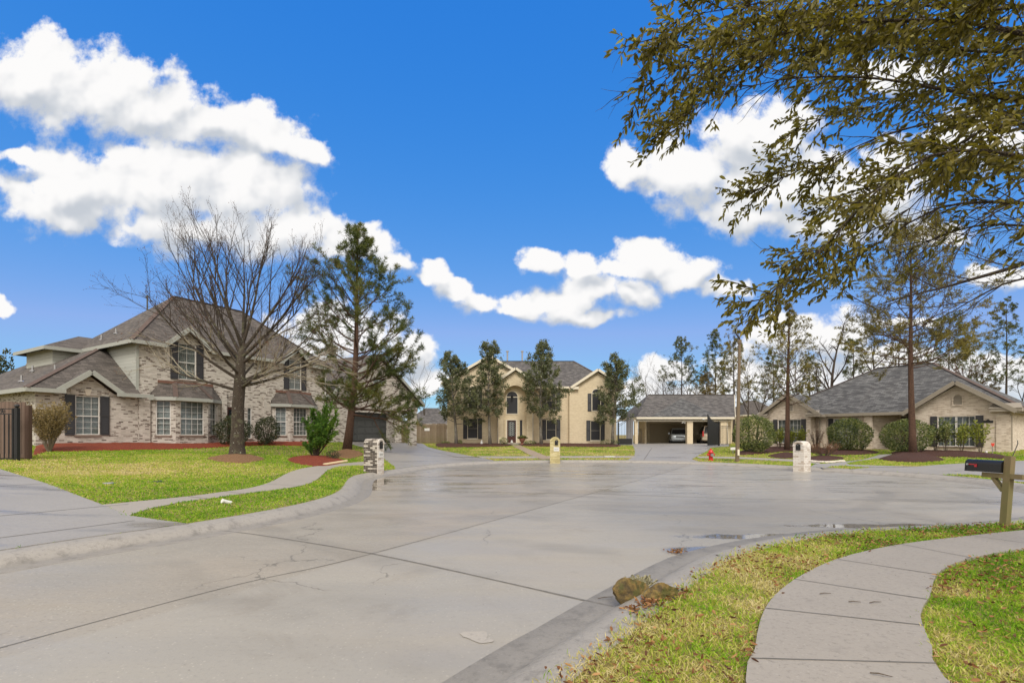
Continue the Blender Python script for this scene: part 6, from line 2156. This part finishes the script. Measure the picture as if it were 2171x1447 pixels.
# ---- cars
def suv(loc, rz, paint, label, L=4.6, Wd=1.86, H=1.66, boxy=False):
    o = empty('parked_car', loc, rz)
    tag(o, label, 'car')
    w = Wd / 2
    pm = plain('paint_' + label.split()[0], paint, .28, .04, 2, .35)
    # stations front to rear: y, bottom z, belt z, half width
    stn = [(-L / 2, .42, .78, w * .72), (-L / 2 + .12, .28, .90, w * .90), (-L / 2 + .5, .24, .98, w * .98), (-L * .24, .23, 1.04, w), (0, .23, 1.03, w), (L * .3, .24, 1.05, w), (L / 2 - .18, .30, 1.06, w * .97), (L / 2, .44, 1.0, w * .86)]
    mb = MB(); rings = []
    for (y, zb, zt_, hw) in stn:
        rings.append([(x * hw, y, zb + f * (zt_ - zb)) for x, f in ((-.82, 0), (-1, .18), (-1.0, .62), (-.95, .92), (-.82, 1), (.82, 1), (.95, .92), (1.0, .62), (1, .18), (.82, 0))])
    for r in rings: mb.v += r
    m_ = 10
    for i in range(len(rings) - 1):
        for j in range(m_):
            j2 = (j + 1) % m_
            mb.f.append((i * m_ + j, i * m_ + j2, (i + 1) * m_ + j2, (i + 1) * m_ + j))
    mb.f.append(tuple(range(m_))[::-1]); mb.f.append(tuple((len(rings) - 1) * m_ + j for j in range(m_)))
    body = mb.build('body', pm, o, smooth=True)
    # cabin
    rf = L * .02 if boxy else -L * .05
    rr_ = L / 2 - (.22 if boxy else .55)
    cs = [(-L * .22, 1.0, w * .86), (rf - .1, H - .06, w * .70), (rf + .25, H, w * .70), (rr_ - .3, H, w * .70), (rr_, H - .07, w * .70), (L / 2 - .10, 1.04, w * .84)]
    cb = MB()
    for (y, z, hw) in cs: cb.v += [(-hw, y, z), (hw, y, z)]
    for (y, z, hw) in cs: cb.v += [(-w * .88, y, 1.0), (w * .88, y, 1.0)]
    nn = len(cs)
    for i in range(nn - 1):
        cb.f.append((2 * i, 2 * i + 1, 2 * i + 3, 2 * i + 2))
        cb.f.append((2 * nn + 2 * i, 2 * i, 2 * i + 2, 2 * nn + 2 * i + 2))
        cb.f.append((2 * i + 1, 2 * nn + 2 * i + 1, 2 * nn + 2 * i + 3, 2 * i + 3))
    cb.build('roof', pm, o)
    def lerp(a, b, t): return tuple(a[i] + (b[i] - a[i]) * t for i in range(3))
    a0, a1 = cs[0], cs[1]
    MB().quad((-a0[2] * .94, a0[0] - .01, a0[1] + .06), (a0[2] * .94, a0[0] - .01, a0[1] + .06), (a1[2] * .94, a1[0] - .02, a1[1] - .03), (-a1[2] * .94, a1[0] - .02, a1[1] - .03)).build('windscreen', M['screen'], o)
    b0, b1 = cs[-1], cs[-2]
    MB().quad((b0[2] * .9, b0[0] + .012, b0[1] + .06), (-b0[2] * .9, b0[0] + .012, b0[1] + .06), (-b1[2] * .9, b1[0] + .02, b1[1] - .05), (b1[2] * .9, b1[0] + .02, b1[1] - .05)).build('rear_window', M['screen'], o)
    for s in (-1, 1):
        q = [(s * w * .865, -L * .19, 1.07), (s * w * .865, rr_ + .1, 1.07), (s * w * .735, rr_ - .12, H - .10), (s * w * .735, rf + .05, H - .10)]
        q = [(x + s * .012, y, z) for x, y, z in q]
        MB().quad(*(q if s > 0 else q[::-1])).build('side_window', M['screen'], o)
        MB().box(s * w * .55 - .19, s * w * .55 + .19, -L / 2 + .03, -L / 2 + .2, .70, .82).build('headlight', M['plaque'], o)
        tl = MB().box(s * w * .86 - .07, s * w * .86 + .07, L / 2 - .12, L / 2 + .012, .78, 1.35 if boxy else 1.0)
        tl.build('tail_light', M['red'], o)
        MB().box(s * (w + .09) - .08, s * (w + .09) + .08, -L * .19, -L * .19 + .1, 1.0, 1.16).build('mirror', pm, o)
        for y in (-L * .31, L * .30):
            wl = MB().tube([(s * (w - .2), y, .35), (s * (w + .005), y, .35)], .35, 18).build('tyre', M['iron'], o)
            MB().tube([(s * (w - .02), y, .35), (s * (w + .012), y, .35)], .22, 14).build('rim', M['metal'], wl)
    MB().box(-w * .42, w * .42, -L / 2 - .015, -L / 2 + .1, .62, .80).box(-w * .6, w * .6, -L / 2 + .02, -L / 2 + .14, .36, .52).build('grille', M['iron'], o)
    MB().box(-w * .42, w * .42, -L / 2 - .025, -L / 2 - .014, .69, .73).build('grille_bar', M['metal'], o)
    MB().box(-w * .95, w * .95, L / 2 - .1, L / 2 + .09, .42, .66).build('rear_bumper', pm, o)
    MB().box(-.26, .26, L / 2 + .005, L / 2 + .02, .84, .98).build('number_plate', M['plaque'], o)
    return o


suv((18.15, 53.0, terr(18.15, 53)), R(-15), (.40, .44, .47), 'silver crossover car facing out in the left bay of the carport', 4.5, 1.86, 1.66)
suv((21.5, 53.2, terr(21.5, 53.2)), R(166), (.55, .47, .36), 'tan large car parked tail outward behind the solid gate', 5.0, 2.0, 1.92, True)

# ---- rocks on the near verge
def rock(px, py, sx, sy, sz, rz, label, seed, tilt):
    rg = random.Random(seed)
    x, y = G(px, py)
    bm = bmesh.new()
    bmesh.ops.create_icosphere(bm, subdivisions=4, radius=1)
    pl = [(Vector((rg.gauss(0, 1), rg.gauss(0, 1), rg.gauss(0, .8))).normalized(), rg.uniform(.52, .82)) for _ in range(11)]
    ph = [rg.uniform(0, 6) for _ in range(6)]
    for v in bm.verts:
        c = v.co.copy()
        for n_, d_ in pl:
            q = c.dot(n_)
            if q > d_: c -= n_ * (q - d_) * .97
        c *= 1 + .035 * math.sin(c.x * 9 + ph[0]) * math.sin(c.y * 8 + ph[1]) + .03 * math.sin(c.z * 14 + ph[2] + c.x * 6)
        v.co = Vector((c.x * sx, c.y * sy, c.z * sz))
    me = bpy.data.meshes.new('mossy_rock')
    bm.to_mesh(me); bm.free()
    me.materials.append(M['rock'])
    o = bpy.data.objects.new('mossy_rock', me)
    COL.objects.link(o)
    o.location = (x, y, terr(x, y) + sz * .60)
    o.rotation_euler = (R(tilt[0]), R(tilt[1]), R(rz))
    tag(o, label, 'rock')
    return o


rock(1333, 1284, .215, .12, .175, 28, 'taller pointed mossy rock nearest the curb', 12, (14, -28))
rock(1396, 1270, .165, .11, .105, 8, 'flatter mossy rock with ochre edges on the grass side', 25, (12, -8))


def leaf_scatter(name, pts, n, rad, seed, mat, L, label=None, cat=None, kind=None, zl=.012, tilt=.35):
    rs = np.random.RandomState(seed)
    c = np.array(pts)[rs.randint(0, len(pts), n)]
    P = c + rs.normal(size=(n, 2)) * rad
    d = road_d(P[:, 0], P[:, 1])
    Z = np.where(d < .0, .006, np.where(d < .42, .06 + d * .18, terr_np(P[:, 0], P[:, 1], np.maximum(d, .42)))) + zl + rs.uniform(0, .012, n)
    D = rs.normal(size=(n, 3)) * np.array([[1, 1, tilt]])
    V, F, k = leaf_cloud(rs, np.column_stack([P, Z]), D, rs.uniform(.6, 1.2, n) * L, rs.uniform(.3, .45, n) * L, .0, kind=2)
    zmin = np.repeat(Z - zl + .002, k)
    V[:, 2] = np.maximum(V[:, 2], zmin)
    o = np_mesh(name, V, F, M[mat], None, {'tint': np.repeat(rs.uniform(0, 1, n), k)})
    tag(o, label, cat, None, kind)
    return o


leaf_scatter('leaf_pile', [G(1372, 1280), G(1385, 1287), G(1345, 1296), G(1420, 1268), G(1440, 1258)], 230, .05, 5, 'dryleaf', .048, 'drift of brown oak leaves at the foot of the two rocks', 'leaf pile', 'stuff', zl=.02)
leaf_scatter('leaf_pile', [((1432 - CX) / FPX * 6.15, 6.15)], 60, .05, 6, 'dryleaf', .05, 'small clump of dead leaves on the road by the puddle', 'leaf pile', 'stuff', zl=.015, tilt=.8)
# pale ornamental grass behind the rocks
rs = np.random.RandomState(8)
x, y = G(1352, 1243)
o = empty('grass_tuft', (x, y, terr(x, y)))
tag(o, 'pale straw tuft of ornamental grass behind the rocks', 'plant')
n = 240
P = np.column_stack([rs.normal(0, .055, n), rs.normal(0, .04, n), np.zeros(n)])
D = rs.normal(size=(n, 3)) * np.array([[.55, .5, .1]]) + np.array([[0, 0, .75]])
V, F, k = leaf_cloud(rs, P, D, rs.uniform(.06, .17, n), np.full(n, .0028), .3, kind=2)
np_mesh('blades', V, F, leaf_mat('straw_blades', [(0, (.42, .38, .22)), (1, (.72, .68, .52))], .7, .2), o, {'tint': np.repeat(rs.uniform(0, 1, n), k)})

# ---- small things on the lawns
x, y = G(482, 1068)
z = terr(x, y)
o = empty('white_pipe', (x, y, z + .04))
o.rotation_euler = (R(70), 0, R(-35))
tag(o, 'short white plastic pipe lying on the green verge', 'pipe')
MB().tube([(0, 0, -.07), (0, 0, .09)], .038, 14, caps=False).tube([(0, 0, .09), (0, 0, -.07)], .032, 14, caps=False).build('pipe_wall', M['plaque'], o)
MB().tube([(0, 0, .08), (0, 0, .105)], .043, 14).build('pipe_cap', M['plaque'], o)
for px, py, lab in ((335, 1021, 'dark round valve cover in the middle of the left lawn'), (230, 1025, 'grey flat valve cover on the left lawn nearer the driveway')):
    x, y = G(px, py)
    o = empty('valve_cover', (x, y, terr(x, y) - .015))
    tag(o, lab, 'cover')
    MB().lathe([(.0, 0), (.11, .0), (.12, .03), (.10, .045), (0.0, .048)], 16).build('lid', M['iron'] if px > 300 else M['metal'], o)
    MB().lathe([(.135, -.02), (.135, .025), (.125, .03)], 16).build('collar', M['garage_dark'], o)


def stake_sign(px, py, Y, h, w, hh, mat, label, shape='rect', back=None):
    b = ground_at(px, py, Y)
    o = empty('yard_sign', b)
    tag(o, label, 'sign')
    MB().box(-.012, .012, -.012, .012, -.1, h).build('stake', M['metal'], o)
    if shape == 'round':
        pr = [(w / 2 * math.cos(a * math.pi / 8), h + w / 2 * math.sin(a * math.pi / 8)) for a in range(16)]
    elif shape == 'shield':
        pr = [(-w / 2, h + hh * .5), (-w * .5, h - hh * .05), (0, h - hh * .5), (w * .5, h - hh * .05), (w / 2, h + hh * .5), (0, h + hh * .42)]
        MB().prism([(x * 1.22, h + (z - h) * 1.22) for x, z in pr], -.022, -.013).build('sign_border', M['trim_pink'], o)
        pr = [(x, z) for x, z in pr]
    else:
        pr = rect(-w / 2, w / 2, h - hh / 2, h + hh / 2)
    MB().prism(pr, -.032, -.023).build('sign_face', M[mat], o)
    if back: MB().lathe([(w * .62, 0), (w * .62, .03)], 16).build('wreath', M[back], o)
    return o


M['trim_pink'] = plain('sign_border', (.62, .30, .24), .5, .05)
M['sign_red'] = plain('sign_red', (.58, .05, .03), .5, .05)
M['sign_cream'] = plain('sign_cream', (.68, .62, .38), .5, .05)
stake_sign(1061, 946, 45.6, .62, .24, .24, 'sign_cream', 'round cream yard sign on a stake left of the arched entry', 'round')
stake_sign(1554, 958, 31.0, .34, .34, .16, 'plaque', 'small white yard sign behind the base of the lamp pole')
stake_sign(2104, 964, 27.6, .48, .17, .2, 'sign_red', 'small red shield sign on a stake before the right gable wall', 'shield')
b = ground_at(2091, 968, 27.0)
o = empty('garden_lamp', b)
tag(o, 'small white garden lamp in the mulch below the house number plaque', 'lamp')
MB().lathe([(.09, -.03), (.09, .05), (.05, .07)], 12).build('base', M['plaque'], o)
MB().lathe([(.055, .07), (.055, .18), (.03, .2)], 12).build('shade', M['plaque'], o)
b = Vector((mx(1107), 45.9, terr(mx(1107), 45.9)))
b.x = (1107 - CX) / FPX * b.y
o = empty('potted_plant', b)
tag(o, 'terracotta urn with a spiky plant right of the front step', 'potted plant')
MB().lathe([(.20, 0), (.22, .05), (.12, .12), (.10, .2), (.2, .34), (.27, .5), (.3, .62), (.27, .63), (.22, .58)], 16).build('urn', M['terracotta'], o)
rs = np.random.RandomState(4)
n = 160
D = rs.normal(size=(n, 3)) * np.array([[.5, .5, .2]]) + np.array([[0, 0, .6]])
V, F, k = leaf_cloud(rs, np.tile([[0, 0, .58]], (n, 1)) + rs.normal(size=(n, 3)) * np.array([[.08, .08, .01]]), D, rs.uniform(.25, .55, n), np.full(n, .035), .25)
np_mesh('foliage', V, F, M['bush_leaf'], o, {'tint': np.repeat(rs.uniform(0, .8, n), k)})
for px, yy, h, lab in ((1085, 46.35, .28, 'white cat shaped doorstop on the front step of the cream house'), (1021, 46.2, .38, 'small white lawn ornament left of the slim magnolia')):
    x = (px - CX) / FPX * yy
    zb = terr(x, yy) + (.18 if px == 1085 else .08)
    o = empty('ornament', (x, yy, zb))
    tag(o, lab, 'ornament')
    MB().lathe([(.10, 0), (.13, .03), (.11, h * .45), (.06, h * .62)], 12).build('body', M['plaque'], o)
    MB().lathe([(.02, h * .58), (.075, h * .68), (.08, h * .82), (.03, h)], 12).build('head', M['plaque'], o)
# split logs and pale stones edging two beds
for i in range(9):
    t = i / 8
    px, py = 690 + 42 * t, 986.5 - 7 * t
    x, y = G(px, py)
    o = MB().tube([(-.10, 0, 0), (.0, .01, 0), (.10, 0, 0)], [.05, .062, .05], 9).build('edging_log', plain('log_wood', (.52, .42, .26), .8, .2, 9) if i == 0 else bpy.data.materials['log_wood'], None, smooth=False)
    o.location = (x, y, terr(x, y) + .05); o.rotation_euler = (0, R(-8), R(38 + 9 * math.sin(i * 3)))
    tag(o, 'short split log in the row edging the small red bed', 'log', 'edging logs of the juniper bed')
rg = random.Random(5)
for i in range(16):
    t = i / 15
    px = 1717 + 70 * t; py = 978.5 + 3.0 * math.sin(t * 2.2) - 4.5 * max(0, t - .45)
    x, y = G(px, py)
    bm = bmesh.new()
    bmesh.ops.create_icosphere(bm, subdivisions=2, radius=1)
    for v in bm.verts: v.co = Vector((v.co.x * .13, v.co.y * .09, v.co.z * .06)) * (1 + .18 * math.sin(v.co.x * 5 + i) * math.cos(v.co.z * 4 + i * 2))
    me = bpy.data.meshes.new('edging_stone'); bm.to_mesh(me); bm.free()
    me.materials.append(bpy.data.materials.get('pale_stone') or plain('pale_stone', (.60, .55, .48), .85, .15, 7))
    o = bpy.data.objects.new('edging_stone', me); COL.objects.link(o)
    o.location = (x, y, terr(x, y) + .04); o.rotation_euler = (0, 0, rg.uniform(0, 3))
    tag(o, 'pale stone in the row edging the dark bed by the white mailbox', 'stone', 'edging stones of the shrub bed')
for i, (px, py, yy) in enumerate(((586, 944, 30.5), (600, 945, 30.2), (552, 943, 31))):
    pass
# sticks dropped on the near pavement
for i, (px, py, a, L) in enumerate(((1750, 1267, 5, .10), (1812, 1285, -4, .09), (1856, 1286, 12, .11), (1886, 1162, -38, .12), (1868, 1444, -25, .10), (1284, 1271, 20, .16))):
    x, y = G(px, py)
    dd = road_d([x], [y])[0]
    z = terr(x, y) + (.036 if i < 5 else .02)
    o = MB().tube([(-L / 2, 0, 0), (-.01, .004, .003), (L / 2, -.002, 0)], [.0035, .004, .002], 5).build('fallen_twig', M['twig'])
    o.location = (x, y, z + .003); o.rotation_euler = (0, 0, R(a))
    tag(o, 'thin dark twig fallen on the near pavement or its edge', 'twig', 'twigs on the near pavement')
b = ground_at(1292, 969)
o = empty('utility_cover', (b.x, b.y, b.z + .02)); tag(o, 'white flat utility cover on the strip before the carport driveway', 'cover')
MB().box(-.3, .3, -.2, .2, -.03, .05).build('lid', M['plaque'], o)
MB().box(-.34, .34, -.24, .24, -.05, .02).build('frame', M['metal'], o)
# leafy crown far behind the left house
ball_bush(6, 930, 770, 22, 'distant_tree', 'leafy tree top showing far behind the roof at the left edge', 101, 'holly_leaf', 2600, .5, Y=70, ragged=.3)
# ------------------------------------------------------------------ grass and litter
def vnoise(X, Y, scale, seed):
    rs = np.random.RandomState(seed)
    T = rs.uniform(size=(64, 64))
    x, y = X * scale + 500, Y * scale + 500
    i, j = np.floor(x).astype(int), np.floor(y).astype(int)
    fx, fy = x - i, y - j
    fx = fx * fx * (3 - 2 * fx); fy = fy * fy * (3 - 2 * fy)
    g = lambda a, b: T[a % 64, b % 64]
    return (g(i, j) * (1 - fx) + g(i + 1, j) * fx) * (1 - fy) + (g(i, j + 1) * (1 - fx) + g(i + 1, j + 1) * fx) * fy


def fbm2(X, Y, s, seed, o=4):
    a, t, n = .5, 0, 0
    for k in range(o):
        t = t + a * vnoise(X, Y, s * 2 ** k, seed + k); n += a; a *= .55
    return t / n


def lawn_points(rs, y0, y1, dens):
    w = 1.13 * y1 + 2.2
    n = int(dens * 2 * w * (y1 - y0))
    X, Y = rs.uniform(-w, w, n), rs.uniform(y0, y1, n)
    k = np.abs(X) < 1.13 * Y + 2.2
    X, Y = X[k], Y[k]
    k = ~((X < -3) & (Y < 5))
    X, Y = X[k], Y[k]
    ins = inside_poly(X, Y, EDGE)
    X, Y = X[~ins], Y[~ins]
    d = road_d(X, Y)
    near = (X > -2) & (Y < 8.2)
    k = d > np.where(near, .24 + .22 * rs.uniform(0, 1, len(X)) ** .5, .46 + .04 * rs.uniform(-1, 1, len(X)))
    X, Y, d = X[k], Y[k], d[k]
    for name, poly, holes in PAVED:
        lo, hi = poly.min(0) - .1, poly.max(0) + .1
        m = (X > lo[0]) & (X < hi[0]) & (Y > lo[1]) & (Y < hi[1])
        if not m.any(): continue
        q = np.zeros(len(X), bool)
        jit = .02
        q[m] = inside_poly(X[m] + rs.normal(0, jit, m.sum()), Y[m] + rs.normal(0, jit, m.sum()), poly)
        for h in holes:
            q[m] &= ~inside_poly(X[m], Y[m], h)
        X, Y, d = X[~q], Y[~q], d[~q]
    # not under the houses
    for (ox, oy, rz, x0, x1, yy0, yy1) in ((-22.95, 23.4, R(60), 0, 27.5, -.1, 18), (0, 48, 0, -6.4, 10.4, -.2, 12), (21.8, 38, -math.atan2(.8, .6), -2, 12.2, -.3, 12)):
        c, s = math.cos(rz), math.sin(rz)
        lx = (X - ox) * c + (Y - oy) * s; ly = -(X - ox) * s + (Y - oy) * c
        q = (lx > x0) & (lx < x1) & (ly > yy0) & (ly < yy1)
        X, Y, d = X[~q], Y[~q], d[~q]
    return X, Y, d


def tone(X, Y):
    """0 green to 1 straw, in patches"""
    n = fbm2(X, Y, .55, 3)
    n2 = fbm2(X, Y, 2.6, 9, 3)
    near = sstep(-Y, -9, -6) * (X > -3)
    left = (X < -3) & (Y < 40)
    t = .50 + (n - .5) * 1.1 + (n2 - .5) * .55
    c = np.exp(-(((X + 12.5) / 4.2) ** 2 + ((Y - 15.5) / 3.6) ** 2))
    t = np.where(left, .32 + (n - .5) * .55 + (n2 - .5) * .45 + .46 * c, t)
    verge = left & (X > -7.5) & (Y < 18)
    t = np.where(verge, .24 + (n2 - .5) * .4 + (n - .5) * .35, t)
    t = np.where(near > 0, .55 + (n2 - .5) * .95 + (n - .5) * .35 - .34 * sstep(X, 3.6, 5.6), t)
    rgt = (X > 12) & (Y < 36)
    t = np.where(rgt, .33 + (n - .5) * .55 + (n2 - .5) * .4 + .12 * (X < 18), t)
    return t


def blades(name, y0, y1, dens, L, Wd, seed, k=1, lean=.55):
    rs = np.random.RandomState(seed)
    X, Y, d = lawn_points(rs, y0, y1, dens)
    n = len(X)
    Z = np.where(d < .45, .118, terr_np(X, Y, np.maximum(d, .42)) - .006)
    cl = fbm2(X, Y, 9.0, 21, 2)
    D = rs.normal(size=(n, 3)) * np.array([[lean, lean, .1]]) + np.array([[0, 0, .8]])
    ln = L * (.45 + 1.0 * rs.uniform(0, 1, n) ** 1.6) * (.65 + .7 * cl)
    wd = Wd * rs.uniform(.7, 1.3, n)
    P = np.column_stack([X, Y, Z])
    V, F, kk = leaf_cloud(rs, P, D, ln, wd, .22, kind=1)
    t = np.clip(tone(X, Y) + rs.normal(0, .17, n), 0, 1)
    return V, F, np.repeat(t, kk)


Vs, Fs, Ts, off = [], [], [], 0
for (y0, y1, dn, L, w_, sd) in ((.2, 1.9, 3500, .060, .0075, 11), (1.9, 4.0, 6500, .060, .0065, 1), (4.0, 6.0, 3800, .060, .008, 2), (6.0, 9.0, 1900, .062, .011, 3), (9.0, 14.0, 950, .065, .016, 4), (14, 24, 420, .070, .024, 5), (24, 50, 110, .075, .042, 6)):
    V, F, T_ = blades('x', y0, y1, dn, L, w_, sd)
    Vs.append(V); Fs.append(F + off); Ts.append(T_); off += len(V)
gr_ = np_mesh('grass', np.concatenate(Vs), np.concatenate(Fs), M['grass'], None, {'tint': np.concatenate(Ts)})
tag(gr_, 'short patchy green and straw coloured lawn grass', 'grass', kind='stuff')
print('grass blades', off // 4)

# brown oak leaves lying in the near grass and along the pavement
rs = np.random.RandomState(77)
X, Y, d = lawn_points(rs, 2.0, 8.2, 260)
k = (X > -1.5) & (fbm2(X, Y, 1.4, 31, 3) + rs.uniform(-.12, .12, len(X)) > .46)
X, Y, d = X[k], Y[k], d[k]
wk = np.array(crom(lw, .035))[30:]
q = wk[rs.randint(0, len(wk) // 1, 170)] + rs.normal(0, .03, (170, 2)) + np.array([[-.04, .02]])
X, Y = np.concatenate([X, q[:, 0]]), np.concatenate([Y, q[:, 1]])
d = road_d(X, Y)
k = d > .3
X, Y, d = X[k], Y[k], d[k]
n = len(X)
Z = terr_np(X, Y, np.maximum(d, .42)) + rs.uniform(.028, .05, n)
D = rs.normal(size=(n, 3)) * np.array([[1, 1, .35]])
V, F, kk = leaf_cloud(rs, np.column_stack([X, Y, Z]), D, rs.uniform(.025, .058, n), rs.uniform(.010, .022, n), 0, kind=2)
lit = np_mesh('leaf_litter', V, F, M['dryleaf'], None, {'tint': np.repeat(rs.uniform(0, 1, n), kk)})
tag(lit, 'brown fallen oak leaves scattered through the near grass', 'fallen leaves', kind='stuff')
# dark crumbs on the pavement and road
n = 700
X = rs.uniform(.5, 9, n); Y = rs.uniform(2, 8, n)
k = inside_poly(X, Y, np.array(walk_r))
X, Y = X[k], Y[k]
Xr = rs.uniform(-4, 3, 130); Yr = rs.uniform(3, 12, 130)
k = inside_poly(Xr, Yr, EDGE); Xr, Yr = Xr[k], Yr[k]
Z = np.concatenate([terr_np(X, Y) + .034, np.full(len(Xr), .004)])
X, Y = np.concatenate([X, Xr]), np.concatenate([Y, Yr])
n = len(X)
V, F, kk = leaf_cloud(rs, np.column_stack([X, Y, Z]), rs.normal(size=(n, 3)) * np.array([[1, 1, .1]]), rs.uniform(.006, .02, n), rs.uniform(.004, .009, n), 0, kind=1)
V[:, 2] = np.maximum(V[:, 2], np.repeat(Z, kk))
o = np_mesh('debris', V, F, M['tar'])
tag(o, 'dark crumbs of bark and seed on the paving', 'debris', kind='stuff')
